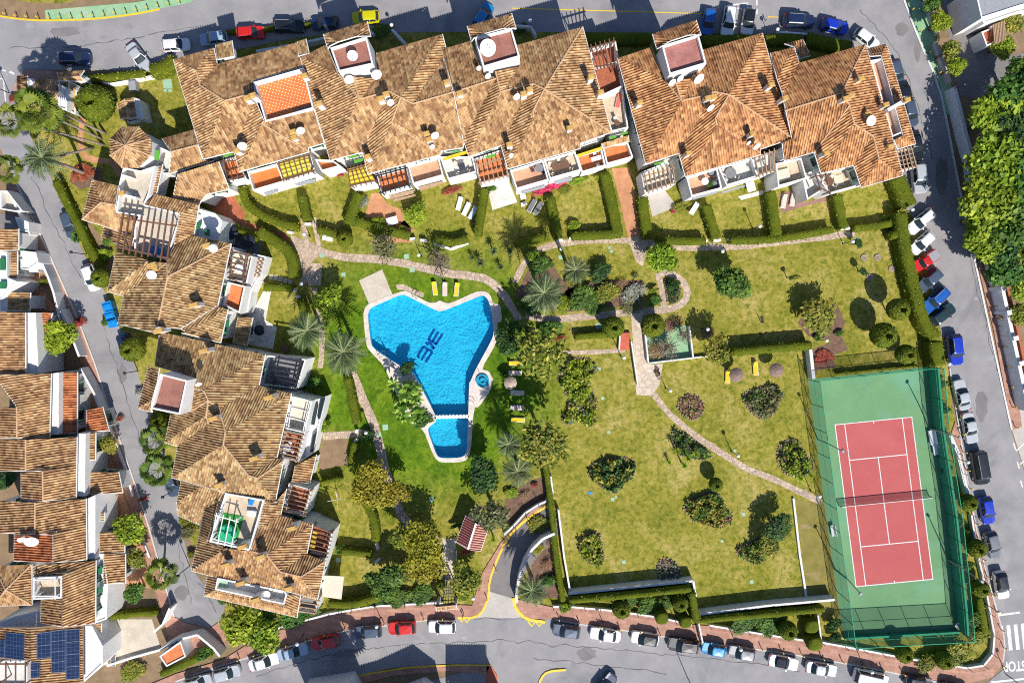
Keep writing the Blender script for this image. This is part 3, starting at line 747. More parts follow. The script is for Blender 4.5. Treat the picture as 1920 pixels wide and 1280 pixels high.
def pergola(bld, px, z, nb, mat='wood', post=None, cross=2, w=.13, ext=.25):
    p = TL(px, z); mb = MB()
    for i in range(nb):
        f = i / (nb - 1); a = p[0].lerp(p[1], f); b = p[3].lerp(p[2], f); d = (b - a).normalized() * ext
        mb.beam(a - d, b + d, w, w * 1.3)
    for k in range(cross):
        f = .06 + .88 * k / max(1, cross - 1); a = p[0].lerp(p[3], f); b = p[1].lerp(p[2], f); d = (b - a).normalized() * ext
        mb.beam(a - d - Vector((0, 0, .16)), b + d - Vector((0, 0, .16)), w * 1.2, w * 1.3)
    if post is not None:
        for q in p: c = q.lerp(sum(p, Vector()) / 4, .08); mb.beam((c.x, c.y, post), (c.x, c.y, z - .1), .14, .14)
    return mb.build('pergola', M[mat], bld)

def awning(bld, px, z, nx, ny, mat, sag=.12, gap=.08):
    """cloth panels slung between beams"""
    p = TL(px, z); mb = MB(); sub = 4
    g = lambda u, v: p[0].lerp(p[1], u).lerp(p[3].lerp(p[2], u), v)
    for i in range(nx):
        for j in range(ny):
            b0 = len(mb.v)
            for a in range(sub + 1):
                for c in range(sub + 1):
                    u = (i + gap / 2 + (1 - gap) * a / sub) / nx; v = (j + gap / 2 + (1 - gap) * c / sub) / ny
                    q = g(u, v); q = Vector((q.x, q.y, q.z - sag * math.sin(math.pi * c / sub))); mb.v.append(tuple(q))
            for a in range(sub):
                for c in range(sub):
                    k = b0 + a * (sub + 1) + c; mb.f.append((k, k + sub + 1, k + sub + 2, k + 1))
    return mb.build('awning', M[mat], bld)

def slab_tower(bld, px, ztop, zfloor, floor, base): return terrace(bld, px, ztop, zfloor, floor, base, t=.22, name='tower')

def wall_strip(bld, px, w, z0, z1, mat='white', name='wall'):
    pts = TL(px, z1); mb = MB()
    for i in range(len(pts) - 1):
        a, b = pts[i], pts[i + 1]; m = (z0 + z1) / 2
        mb.beam((a.x, a.y, m), (b.x, b.y, m), w, z1 - z0)
    return mb.build(name, M[mat], bld)

def patch(bld, px, z, th, mat, name):
    mb = MB(); mb.prism(TL(px, z), z - th, z); return mb.build(name, M[mat], bld)

# ---------------------------------------------------------------- upper left block
A = thing('apartment_block', 'long white terraced block with two roof towers in the left half of the upper row', 'apartment block', P(720, 250))
add_roof(A, '''a1=a90,310 a3=a345,430@7.6 a4=a390,600@7.6 a5=a675,775@8.7 a7=b430,470
a1 a2=a545,185 a3
a2 a6=a585,365 a4 a3
a4 a6 b1=a1500,118 b2=a1540,395@7.6 b2l=a990,550@7.9 b3=a1005,685@8.5 a5
a5 b3 v1=a1015,770@8.2 v2=b775,385@6.3 a7
v1 t2=a1110,1005@8.1 p1=b1085,70@8.1 w1=b835,612@6.1 v2
p1 w1 w2=b1615,390@6.1
p1 t2 w3=b1605,345@6.4 w2
t2 t4=a1672,872@7.5 e1=b1785,290@6.5 w3''', 6.6)
add_roof(A, '''b0=a1520,290 c1=c130,388 c2=c265,715@8.9
b0 c2 b5=c500,985@9.9 b6=d175,605@7.2
c2 c3=c440,745@9.7 b5
b5 c3 c4=c690,770@8.9 c5=c540,990@9.6
c4 c7=c700,480 b3=c1437,268 c9=c970,978@9.9 c10=c840,908@9.6 c6=c705,945@9.7 c5
b3 b4=c1475,415 c11=c1445,545@7.8 c12=c1105,1050@9.4 c9
c11 c13=c1562,918@9.3 c12
c9 c12 c13 d1=d1685,345@7.4 d2=d1670,460@7.2 d3=d1420,500@7.3 d4=d873,160@9.2
d4 d3 w2=d1420,540@7 p2=d870,195@9
b5 c5 c6 d7=c780,1050@9.1 d5=d540,512@7.2 b6
c6 c10 c9 d4 p2 w1=d602,757@6.9 d5 d7
p2 w1 w2''', 7.6)
add_roof(A, '''A=c1432,440 B=e130,345 C=e285,700@9.0 D=e430,765@9.5 E=c1563,920@9.6
D F=e415,690@9.7 G=e470,915@9.9 Hh=f115,563@7 I=f52,370@7.4
G F J=e690,632@9 K=e490,912@9.7
J L=e660,392 Mm=e1395,185 N=e965,885@10 O=e840,825@9.7 K
E D I
G K O Q=e765,960@9.2 R=f478,438@7.3 Hh
O N Ss=e835,1130@9.6 Tt=f845,125@9.3 U=f552,700@6.9 R Q
Mm V=f1715,290@7.4 N
N V Z=f1370,410@7.3 Ss
Ss Z AA=f1365,470@6.9 Tt
Tt AA U''', 7.8)
for q in ('a565,150@7.5 a750,100@7.5 a775,275@7.9 a590,310@7.9', 'a1487,112@7.2 a1582,82@7.2 a1618,240@7.7 a1500,272@7.7'): add_roof(A, q, 7.5, 'tile_old', ridge=False, base=5.5, win=False)
slab_tower(A, 'c175,420 c585,290 c660,605 c270,692', 11.6, 11.0, 'red_roofing', 6.5)
add_roof(A, 'h1=c100,268 h2=c590,125 h3=c465,292@11.5 h4=c265,352@11.5;h1 h4 h5=c165,400@11.5 h6=c150,430;h2 h7=c630,288 h8=c580,287@11.5 h3', 10.6, walls=False)
slab_tower(A, 'e178,303 e595,195 e690,520 e275,642', 11.6, 11.0, 'red_roofing', 6.5)
add_roof(A, 'h1=e97,178 h2=e595,35 h3=e485,205@11.5 h4=e280,262@11.5;h1 h4 h5=e172,308@11.5 h6=e145,345;h2 h7=e645,205 h8=e598,198@11.5 h3', 10.6, walls=False)
terrace(A, 'a990,565 a1555,405 a1670,860 a1125,1012', 8.3, 7.2, 'orange_dots', 4)
patch(A, 'a1450,885 a1625,835 a1630,862 a1455,905', 7.9, .5, 'grey_cloth', 'bench')
for t, z in (('a912,740', 9.9), ('a980,710', 9.9), ('a1430,1120', 8.4), ('a1445,1185', 7.9), ('b1445,215', 7.8), ('a1560,490', 9.0), ('a1725,780', 9.4), ('b795,370', 8.3),
             ('c740,985', 10.9), ('c800,935', 11.1), ('c45,1040', 10.0), ('c1485,800', 10.2), ('c1630,925', 10.6), ('d1255,300', 9.6), ('d1285,365', 9.2), ('d590,560', 9.2),
             ('e730,930', 10.9), ('e800,880', 10.9), ('e1490,740', 10.2), ('e1600,915', 9.8), ('f1250,235', 9.4), ('f570,420', 9.6)):
    chimney(A, t, z)
terrace(A, 'b610,490 b790,440 b915,690 b665,735', 4.2, 3.2, 'orange_tile')
pergola(A, 'b655,480 b800,470 b880,660 b700,715', 5.3, 4, 'wood')
terrace(A, 'b920,610 b1255,520 b1340,725 b985,828', 4.6, 3.6, 'orange_dots')
terrace(A, 'b1258,505 b1630,405 b1690,620 b1340,728', 4.6, 3.6, 'cream')
pergola(A, 'b1270,505 b1610,412 b1665,610 b1330,705', 5.6, 7, 'wood', 3.6)
awning(A, 'b1275,505 b1600,418 b1640,600 b1325,690', 5.5, 6, 4, 'lemon_cloth')
terrace(A, 'd0,590 d200,600 d300,670 d75,730', 4.6, 3.6, 'orange_dots')
terrace(A, 'd370,705 d570,650 d690,850 d405,905', 4.4, 3.4, 'cream')
pergola(A, 'd370,705 d570,650 d690,840 d405,895', 5.4, 6, 'wood', 3.4)
awning(A, 'd375,700 d600,645 d670,825 d405,885', 5.3, 5, 4, 'yellow_cloth')
terrace(A, 'd690,765 d1030,672 d1075,890 d745,980', 4.6, 3.6, 'orange_tile')
pergola(A, 'd690,765 d1020,675 d1065,885 d745,975', 5.8, 7, 'iron', 3.6)
terrace(A, 'd1045,660 d1395,560 d1450,775 d1105,872', 4.6, 3.6, 'salmon')
terrace(A, 'd1405,560 d1780,560 d1825,735 d1500,820', 4.6, 3.6, 'white_tile')
awning(A, 'd1440,575 d1705,495 d1715,530 d1445,612', 5.6, 1, 1, 'yellow_cloth', .02, 0)
terrace(A, 'f165,590 f490,480 f570,790 f245,870', 4.6, 3.6, 'orange_tile')
pergola(A, 'f210,650 f500,565 f560,780 f240,865', 5.6, 7, 'wood_light', 3.6)
terrace(A, 'f575,715 f950,600 f1015,825 f650,930', 4.6, 3.6, 'salmon')
terrace(A, 'f955,600 f1310,500 f1380,715 f1025,815', 4.6, 3.6, 'sand_tile')
terrace(A, 'f1320,545 f1610,470 f1655,665 f1385,742', 3.6, 2.6, 'orange_tile')
awning(A, 'f1330,540 f1610,450 f1620,480 f1340,570', 4.8, 1, 1, 'yellow_cloth', .02, 0)
terrace(A, 'f1610,420 f1905,400 h345,568 f1665,650', 3.6, 2.6, 'orange_tile')
add_roof(A, 'f1610,415@5.2 f1905,325@5.2 f1915,390@4.5 f1625,465@4.5', 5, walls=False, ridge=False)
terrace(A, 'e1475,430 e1770,350 e1855,850 e1565,985', 6.4, 5.2, 'brick_red_tile')
pergola(A, 'e1490,400 e1745,325 e1760,620 e1560,640', 8.2, 6, 'wood', 5.2)
awning(A, 'e1535,640 e1775,570 e1780,600 e1545,670', 8.0, 1, 1, 'cream', .02, 0)
terrace(A, 'e1570,985 e1850,875 f1910,240 f1720,285', 5.2, 4.2, 'sand_tile')
for q in ('b1110,850 b1260,810 b1262,830 b1130,880', 'b1450,750 b1690,690 b1690,725 b1490,765', 'd840,1000 d1110,935 d1112,975 d850,1045', 'd870,1045 d1130,985 d1135,1000 d890,1070', 'd1170,905 d1440,835 d1445,865 d1190,945', 'f700,955 f970,880 f970,910 f710,980', 'f1080,830 f1280,785 f1275,830 f1090,875'):
    patch(A, q, 2.2, .35, 'wood_light' if q[0] == 'd' else 'grey_metal', 'balcony_rail')
for q in ('b650,425 b760,400 b765,420 b655,445', 'd380,560 d490,540 d495,560 d390,585', 'd440,605 d540,580 d545,610 d445,640', 'd1540,510 d1640,485 d1640,500 d1545,525', 'f310,555 f410,530 f415,560 f310,585', 'f1690,340 f1770,320 f1775,350 f1695,370', 'f1825,295 f1900,275 f1905,300 f1830,325'):
    patch(A, q, 5.6, .08, 'lawn_green', 'window_awning')

# ---------------------------------------------------------------- upper right block
B = thing('apartment_block', 'white block with redder roofs and one tower at the right of the upper row', 'apartment block', P(1440, 250))
add_roof(B, '''A=g170,480 B=g545,355 C=g700,725@9.0
A C D=g885,960@10 E=h485,645@7.2
C F=g820,745@10 D
D F G=g1010,690@9.2 Hh=g900,950@9.8
G L=g1140,380 Mm=g1795,195 N=g1418,888@10 O=g1255,855@9.8 Pp=g1115,905@9.8 Hh
Mm i3=i390,1198@7.4 N
D Hh Pp Q=g1150,1040@9.3 R=h858,525@7.3 E
Pp O N Ss=g1265,1150@9.6 Tt=h1285,215@9.3 U=h930,788@6.9 R Q
N i3 V=h1770,480@7.3 Ss
Ss V W=h1775,540@6.9 Tt
Tt W U''', 7.8, 'tile_red')
add_roof(B, '''A=i145,240 B=i410,175 C=i220,520@8.5
B D=i470,352 E=i285,700@8.6 C
D F=i1215,140 G=i945,690@9.7 I=i320,885@9.2 E
F J=i1270,330@7.3 K=i1515,1180@7.2 L=j1560,385@7.2 Mm=j1635,655@6.8 N=j1365,470@8.6 O=j1300,215@9 Pp=i1085,1035@9.5 Q=i1035,830@9.6 G
I G Q R=j640,390@7.3 Ss=j305,490@7.2 Tt=j280,290@7.6 U=i390,1198@7.8
Q Pp V=j715,630@6.8 R
Pp O W=j1085,540@7.1 V
O N X=j1168,790@6.7 W
N Mm X''', 7.4, 'tile_red')
add_roof(B, 'A=i310,135@4.3 B=i510,85@4.3 C=i595,270@5.2 D=i470,302@5.2 E=i420,170@5', 4.3, 'tile_red', ridge=False)
add_roof(B, 'A=i1250,185@6.2 B=i1450,135@6.2 C=i1395,265@7 D=i1265,275@7;B E=i1780,1260@6.2 F=i1640,1165@7 C;F E G=j1575,355@6.2 Hh=j1540,255@7', 6.2, 'tile_red')
slab_tower(B, 'g665,335 g1080,208 g1168,538 g752,662', 11.6, 11.0, 'rose_roofing', 6.5)
add_roof(B, 'h1=g560,205 h2=g1050,50 h3=g960,217@11.5 h4=g765,282@11.5;h1 h4 h5=g655,345@11.5 h6=g610,370;h2 h7=g1105,215 h8=g1080,210@11.5 h3', 10.6, 'tile_red', walls=False)
terrace(B, 'i1272,320 i1410,295 i1645,1130 i1515,1185', 6.9, 5.6, 'salmon', 2)
wall_strip(B, 'i1470,880 i1650,780 i1710,760', .5, 5, 8.2)
for t, z in (('g420,970', 9.6), ('g1185,920', 10.9), ('g1250,905', 10.9), ('g1900,765', 9.4), ('h970,520', 9.2), ('h1690,300', 9.6), ('i160,590', 10.2), ('i315,740', 9.8), ('i1000,745', 10.8), ('i1060,710', 10.8),
             ('i1170,520', 9.6), ('i1450,815', 8.8), ('i1250,920', 9.2), ('j780,400', 9.0), ('j1500,325', 8.6), ('i1690,760', 8.6)):
    chimney(B, t, z)
terrace(B, 'h430,740 h735,615 h820,870 h475,980', 4.2, 3.2, 'cream')
pergola(B, 'h475,765 h790,680 h815,860 h515,960', 4.9, 7, 'wood_light', 3.2)
terrace(B, 'h940,795 h1290,690 h1345,920 h1000,1012', 5.0, 4.0, 'salmon')
terrace(B, 'h1300,690 h1690,575 h1745,785 h1395,892', 5.0, 4.0, 'white_tile')
terrace(B, 'h1695,570 j200,370 j200,605 h1745,785', 5.0, 4.0, 'white_tile')
pergola(B, 'h1710,560 j190,370 j195,600 h1760,780', 6.2, 5, 'wood_light', 4)
terrace(B, 'j205,520 j495,455 j560,690 j235,780', 4.8, 3.8, 'sand_tile')
patch(B, 'j220,600 j350,570 j375,690 j230,740', 4.1, .1, 'cream', 'shade_cloth')
terrace(B, 'j655,640 j1060,550 j1135,772 j815,862', 4.8, 3.8, 'sand_tile')
patch(B, 'j860,660 j950,640 j985,765 j870,760', 3.9, .03, 'cream', 'rug')
pergola(B, 'j660,650 j770,630 j815,850 j710,800', 6, 2, 'wood', 3.8)
terrace(B, 'j500,640 j640,600 j770,800 j560,930', 4.0, 3.0, 'white_tile')
terrace(B, 'j1570,385 j1735,340 j1800,560 j1615,605', 5.4, 4.4, 'dark_cloth')
pergola(B, 'j1570,385 j1730,345 j1790,560 j1615,600', 6.0, 5, 'wood_light', 4.4, cross=5)
for q in ('h580,640 h690,610 h695,625 h585,660', 'g905,665 g950,635 g955,650 g910,672'):
    patch(B, q, 5.8, .08, 'lawn_green', 'window_awning')
for q in ('h1010,1030 h1290,955 h1295,970 h1015,1048', 'h1330,960 h1600,880 h1600,900 h1340,980'):
    patch(B, q, 3.0, .3, 'grey_metal', 'balcony_rail')

# ---------------------------------------------------------------- corner house with the turret
C = thing('corner_house', 'white corner house with an eight-sided tiled turret, a beige roof terrace and a brown pergola', 'house', P(280, 380))
tc = P(*tok('k620,335'), 8.2); mb = MB(); mb.uv = []
turret = []
for i in range(8):
    a = math.radians(22 + 45 * i); turret.append(Vector((tc.x + 2.95 * math.cos(a), tc.y + 2.95 * math.sin(a), 8.0)))
apex = P(*tok('k575,318'), 9.7)
for i in range(8): tile_face(mb, [turret[i], turret[(i + 1) % 8], apex])
tr = mb.build('turret_roof', M['tile'], C); rb = MB()
for v in turret: rb.tube([v + Vector((0, 0, .07)), apex + Vector((0, 0, .07))], .1, 6)
rb.build('ridge_tiles', M['ridge'], tr)
mb = MB(); mb.prism(inset(turret, .35), 0, 7.95); mb.build('turret', M['white'], C)
add_roof(C, 'A=k985,240 B=k1340,140 C=k1388,312@7 D=k1090,390@7;D C E=k1440,480@6 F=k1560,490@5.9 G=k1070,632@5.9', 5.8)
add_roof(C, 'A=k1160,640@6.9 B=k1620,500@6.9 C=k1740,810@5.6 D=k1480,868@5.6;A D E=k1405,968@5.4 F=k1110,890@6', 6)
add_roof(C, 'A=k200,700 B=k490,770 C=k460,985@7.6 D=k300,957@7.6;A D E=k85,1150;E D C F=k465,1075@7.2 G=k670,1120@6.8 Hh=k650,1320@6.2', 6.5)
add_roof(C, 'A=l90,210@5 B=l290,255@6 C=l430,290@6.6 D=l400,470@6.6 E=l235,395@6 F=l58,352@5', 5, ridge=False)
add_roof(C, '''A=k790,985@7.4 B=k915,868@6.8 C=k1400,977@6.4 D=k1190,1082@7.3
D C E=l1100,312@6.4 F=l880,420@7.3 G=l945,78@7.4''', 6.6)
terrace(C, 'k545,562 k740,600 k905,545 k835,870 k785,985 k1190,1082 l940,130 l800,590 l430,490 l430,210 k720,1110 k465,1075 k490,880 k500,740', 7.3, 6.4, 'beige_tile', 3)
wall_strip(C, 'k525,870 k690,910', .35, 6.4, 7.6); wall_strip(C, 'k530,650 k640,685', .3, 6.4, 7.6)
terrace(C, 'k890,300 k1085,392 k1072,640 k940,640 k905,545', 5.0, 4.2, 'white_tile')
patch(C, 'k905,370 k955,370 k940,490 k895,470', 6.6, .1, 'lawn_green', 'window_awning')
add_roof(C, 'k950,555@6.6 k990,530@6.6 k920,865@6.6 k880,870@6.3', 6.6, walls=False, ridge=False)
pergola(C, 'l300,90 l860,170 l800,590 l235,460', 9.0, 9, 'wood', 6.4, ext=.35, w=.16)
chimney(C, 'k525,850', 8.0)
terrace(C, 'l1160,10 l1340,60 l1420,140 l1380,370 l1100,310', 5.4, 5.2, 'white')
for q in ('l1130,180 l1185,145 l1190,170 l1150,260', 'l1215,250 l1275,240 l1270,320 l1225,300'):
    patch(C, q, 5.6, .1, 'green_paint', 'shutter')
# ---------------------------------------------------------------- left block
D = thing('apartment_block', 'white block with old brown tiled roofs above the square roof tower on the side road', 'apartment block', P(330, 530))
add_roof(D, '''F=l880,420@7.3 E=l1100,312 Hh=l1520,402 I=l808,772@9.8 J=l797,620@9.2
Hh K=l1370,1095 L=m830,515@8.6 Mm=m575,490@9.2 I
I Mm N=m520,556@8.8 O=m125,460 Pp=l315,988 Q=l605,765@9.1 J
Q Pp R=l132,940 Ss=l590,592@9.2
Ss R Tt=l225,498@6.8 U=l500,560@8.9
J Q Ss''', 6.6, 'tile_old')
add_roof(D, 'L=m830,515@8.4 A=m1240,265@6.6 B=m1365,297@6.4 C=m900,556@8.4;C B D=m1282,672@6.4 E=m845,565@8.4', 6.5, 'tile_old')
add_roof(D, 'm1480,388@3.6 m1645,392@2.9 m1578,705@2.9 m1420,668@3.6', 3, 'tile_old', ridge=False)
for t, z in (('l620,640', 9.8), ('l640,690', 9.6), ('l1240,420', 9.2), ('l1090,1090', 9.4), ('m575,540', 10.2)): chimney(D, t, z, l=1.1)
terrace(D, 'l1520,460 l1765,545 l1700,850 l1450,800', 4.8, 3.8, 'cream')
pergola(D, 'l1510,480 l1490,790 l1660,850 l1720,520', 5.6, 6, 'wood', 3.8)
terrace(D, 'l1480,828 l1680,880 l1615,1185 l1420,1090', 4.8, 3.8, 'orange_tile')
terrace(D, 'l1765,510 l1915,545 l1860,740 l1790,860 l1750,940 l1710,1170 l1620,1200 l1690,870', 2.6, 2.4, 'white')
pergola(D, 'l1825,580 l1780,760 l1830,760 l1875,590', 2.9, 5, 'wood_light')
for q in ('m1345,420 m1380,420 m1370,500 m1335,500', 'm1315,520 m1355,520 m1340,600 m1310,600'): patch(D, q, 5.0, .1, 'green_paint', 'shutter')

E = thing('apartment_block', 'white block with many hipped roofs, a square tower and a rooftop green pool', 'apartment block', P(450, 880))
add_roof(E, '''A=m638,560 B=m1785,808 C=m1095,1212@9 D=m975,1192@8.6 E=m850,1020@8.0
A E F=m545,930 G=m592,590
B Hh=o780,10 I=o470,192@8.4 J=o382,127@9 C
Hh K=o1035,72 L=o517,372@9.2 I
K Mm=o920,580 N=o702,718@8.4 O=o500,475@9.2 L
I L O Pp=o93,735 Q=o140,490 R=o385,312@8.6
Ss=o365,245@8.8 R Q Tt=o40,458
J Ss Tt U=o85,240 V=o250,212@7.8
C J V W=o258,45@8.2
J I R Ss
O N X=o772,737@8.2 Y=q832,297@6.4 Z=q735,278@6.9 AA=q430,225@7.3 AB=q245,168@7 Pp
N Mm AC=o972,602 X
X AC AD=o915,885@6.4 Y''', 6.6, 'tile_old')
add_roof(E, '''AE=q85,130@5.6 AB=q245,168@6.9 AF=q50,300@5.4
AB AA=q430,225@7.2 AG=q400,282@7 AH=q270,350@5.6 AF
AG AI=q308,605@7 AJ=q440,660@7.2 AK=q165,832@5.6 AH
AF AH AL=q240,480@4.8 AM=q55,400@4.8''', 5.6, 'tile_old')
add_roof(E, '''A=q735,285@7.2 B=q830,297@6.6 C=q912,195@5.8 D=q865,402@5.8 E=q690,508@7.2
E D F=q1120,468@5.8 G=q757,708@8 Hh=q632,682@7.6
F I=q1072,706@5.8 J=q862,842@7.3 G
J I K=q1222,757@5.8 L=q1030,882@7.2
L K Mm=r1030,685@5.6
G J L Mm N=r770,615@6 O=r530,570@6 Pp=r240,512@5.8 Q=r38,460@5.6 R=r305,285@7.2 Hh''', 5.8, 'tile')
add_roof(E, 'A=r165,500@5.4 B=r240,515@6 C=r222,610@6 D=r138,656@5;D C E=r770,728@6 F=r868,825@5;E G=r790,642@6 Hh=r895,660@5.6 F', 5.4, 'tile')
add_roof(E, 'o1065,642@4.8 o1232,556@4 o1180,775@4 o1040,765@4.8', 4.4, 'tile', ridge=False)
slab_tower(E, 'I1200,240 I1405,292 I1350,550 I1130,505', 11.0, 10.4, 'red_roofing', 6)
add_roof(E, 'h1=I1115,187 h2=I1195,200@10.9 h3=I1180,300@10.9;h1 h3 h4=I1140,440@10.9 h5=I1035,500;h5 h4 h6=I1130,505@10.9 h7=I1140,528', 9.9, walls=False)
terrace(E, 'q430,225 q737,280 q622,682 q303,610', 7.6, 6.6, 'sand_tile', 4)
patch(E, 'q410,380 q575,410 q520,620 q350,600', 6.66, .05, 'astro', 'turf_mat')
pergola(E, 'q360,395 q520,440 q480,640 q320,600', 8.6, 4, 'white_paint', 6.6, w=.1)
terrace(E, 'r240,515 r770,617 r792,642 r768,727 r222,610', 6.2, 5.2, 'white_tile', 4)
patch(E, 'r262,525 r325,535 r315,600 r255,590', 5.5, .2, 'cover_green', 'plunge_pool')
for t, z in (('o415,270', 9.9), ('o850,105', 9.0), ('o735,585', 9.2), ('q375,165', 8.8), ('q560,650', 8.9), ('q705,730', 8.9), ('q430,795', 8.3), ('q950,505', 8.4), ('r420,560', 7.8), ('r800,600', 7.8), ('r540,690', 7.4), ('m1085,765', 9.2)):
    chimney(E, t, z, l=1.1)
terrace(E, 'n610,635 n1045,680 n945,1010 n520,975', 4.4, 3.4, 'grey_cloth')
pergola(E, 'n720,655 n660,945 n930,1000 n990,700', 5.2, 7, 'iron', 3.4)
terrace(E, 'o1030,90 o1200,132 o1140,385 o985,350', 5.2, 4.2, 'cream')
pergola(E, 'o1040,100 o1000,345 o1130,380 o1185,135', 5.8, 4, 'white_paint', 4.2, w=.08)
terrace(E, 'o975,365 o1140,390 o1085,610 o925,575', 5.2, 4.2, 'brick_red_tile')
pergola(E, 'o975,370 o930,570 o1080,605 o1130,400', 5.8, 7, 'wood_light', 4.2)
terrace(E, 'o1200,132 o1310,95 o1205,545 o1085,625', 3.0, 2.8, 'white')
for q in ('o1215,150 o1245,155 o1215,320 o1190,320', 'o1265,115 o1300,110 o1260,270 o1240,280', 'o1205,400 o1235,370 o1205,530 o1180,535'): patch(E, q, 3.3, .25, 'glass', 'window_band')
terrace(E, 'q930,150 q1110,200 q1055,410 q880,375', 4.4, 3.4, 'brick_red_tile')
pergola(E, 'q945,165 q895,370 q1050,405 q1105,210', 5.2, 7, 'wood_light', 3.4, w=.1)
terrace(E, 'r985,90 r1150,160 r1105,360 r945,325', 4.4, 3.4, 'brick_red_tile')
pergola(E, 'r990,100 r950,320 r1100,350 r1140,160', 5.2, 7, 'wood', 3.4)
awning(E, 'r985,130 r1035,140 r1005,305 r955,295', 5.1, 1, 5, 'yellow_cloth', .05)
terrace(E, 'r885,660 r1040,690 r1010,800 r870,782', 4.0, 3.0, 'grey_cloth')
pergola(E, 'r890,670 r880,775 r1010,795 r1035,695', 4.8, 4, 'wood_light', 3)

# ---------------------------------------------------------------- townhouses along the side road
def townhouse(label, base, specs, mats=None):
    o = thing('townhouse', label, 'townhouse', P(*base), group='townhouses along the side road')
    for i, (sp, z) in enumerate(specs): add_roof(o, sp, z, (mats or {}).get(i, 'tile'), ridge=';' in sp or '\n' in sp)
    return o
TH = []
TH.append(townhouse('small white townhouse with a dark green garage gate at the top of the left row', (10, 440), [('E-60,440@5.5 E140,437@4.6 E140,595@4.6 E-60,600@5.5', 5), ('E55,605@4.6 E130,605@4 E130,808@4 E55,805@4.6', 4.4)]))
TH.append(townhouse('white townhouse with a low dark tiled roof and two round and square green-shuttered windows', (15, 540), [('E60,912@4.4 E228,915@3.8 E222,1055@3.8 E58,1050@4.4', 4)], {0: 'tile_old'}))
TH.append(townhouse('townhouse with a bright red tiled lean-to behind the round green tree', (20, 640), [('E-80,1062@7 E190,1065@6 I192,240@6 I-80,245@7', 6), ('E270,1062@4.4 E392,1068@3.6 I320,60@3.6 E265,1280@4.4', 4)], {1: 'tile_new'}))
TH.append(townhouse('townhouse with a long strip of new red tiles beside a wide brown roof', (50, 760), [('A=I-40,252@7.4 B=I385,240@6 C=I372,712@6 D=I130,725@7.4 E=I128,490@7.4;I-40,495@6.6 E D I-40,720@6.6', 6), ('I445,232@4.6 I580,230@3.8 I578,685@3.8 I442,690@4.6', 4), ('I650,515@4 I770,490@3.2 I820,670@3.2 I648,672@4', 3.6)], {1: 'tile_new', 2: 'tile_new'}))
TH.append(townhouse('wide-roofed townhouse with two green shutters and a lean-to next to the flowering bush', (80, 870), [('''A=I195,735@7.4 B=I578,715@6 C=I570,1170@6 D=I325,1195@7.4 E=I322,970@7.4 F=I195,970@7.4
I-40,735@6.2 A F I-40,970@6.2
I160,985@6.4 E D I160,1180@6.4''', 6), ('I645,685@4.6 I718,685@4 I715,888@4 I642,890@4.6', 4), ('I640,980@4.2 I890,978@3.4 I922,1132@3.4 I638,1142@4.2', 4)]))
TH.append(townhouse('townhouse with a red square of tiles under two large dishes on its roof', (90, 1000), [('''A=I265,1205@7.2 B=I645,1178@6 C=M650,355@6 D=M400,375@7.2 E=M398,165@7.2 F=M265,165@7.2
I-40,1190@6.2 A F M-40,150@6''', 6), ('M110,170@6.2 M398,165@7.1 M400,375@7.1 M105,362@6.2', 6), ('M720,150@4.4 M935,150@3.6 M935,300@3.6 M718,302@4.4', 4), ('M715,0@4.4 M785,0@3.8 M785,60@3.8 M712,62@4.4', 4)], {1: 'tile_new'}))
TH.append(townhouse('townhouse with a sunken roof terrace and a separate hipped roof on its left', (95, 1110), [('A=M250,400@6.8 B=M720,360@6 C=M715,830@6 D=M468,857@7.2 E=M468,480@7.2 F=M252,490@6.8', 6), ('M312,635@6.4 M465,640@7.2 M465,855@7.2 M308,825@6.4', 6), ('A=M-40,400 B=M238,390 C=M45,577@7;B D=M240,692 C;C D E=M-40,702;A C E', 5.8), ('M780,312@4.4 M940,310@3.6 M942,530@3.6 M778,533@4.4', 4)]))
TH.append(townhouse('townhouse covered in dark blue solar panels at the lower left corner', (80, 1230), [('A=M236,872@7.2 B=M625,850@6 C=M625,1330@6 D=M236,1330@7.2;M-40,860@6 A M234,1105@7.2 M-40,1090@6', 6), ('M695,835@4.2 M760,833@3.7 M757,958@3.7 M692,960@4.2', 4)]))
terrace(TH[6], 'M250,490 M465,478 M462,645 M250,655', 7.3, 6.2, 'sand_tile', 4)
pergola(TH[6], 'M255,500 M415,500 M415,640 M255,640', 8.0, 2, 'white_paint', 6.2, w=.1)
# plain white garden-front walls with openings, street walls and gates
for th, q, z in ((TH[0], 'E145,597 E150,740 E215,745 E290,690 E270,610', 3.0), (TH[0], 'E110,345 E215,385 E220,460 E150,455', 2.6), (TH[2], 'E195,1065 E268,1065 I290,240 I195,240', 5.4), (TH[3], 'I388,240 I442,232 I440,695 I375,700', 5.4),
                 (TH[4], 'I580,690 I642,690 I636,1160 I572,1160', 5.4), (TH[5], 'I650,1180 I715,1150 M715,350 M655,350', 5.4), (TH[6], 'M722,310 M776,310 M810,535 M800,800 M720,830', 4.4), (TH[7], 'M628,850 M690,850 M770,1000 M770,1140 M628,1275', 4.6)):
    terrace(th, q, z, z - .12, 'white', name='house_front')
for th, q, z, t in ((TH[0], 'E-60,608 E52,608 E55,800 E125,830 E20,960 E-60,990', 5.0, 4.9), (TH[1], 'E0,915 E55,912 E55,1055 E0,1055', 4.2, 4.1), (TH[0], 'E0,150 E55,150 E170,300 E120,310 E0,290', 2.6, 1.6), (TH[1], 'E130,610 E230,610 E290,760 E130,760', 1.6, .8)):
    terrace(th, q, z, t, 'white' if z > 4 else 'beige_tile', name='house_front')
terrace(TH[6], 'M-40,835 M120,775 M300,735 M395,850 M240,862 M-40,862', 5.0, 4.9, 'white', name='house_front')
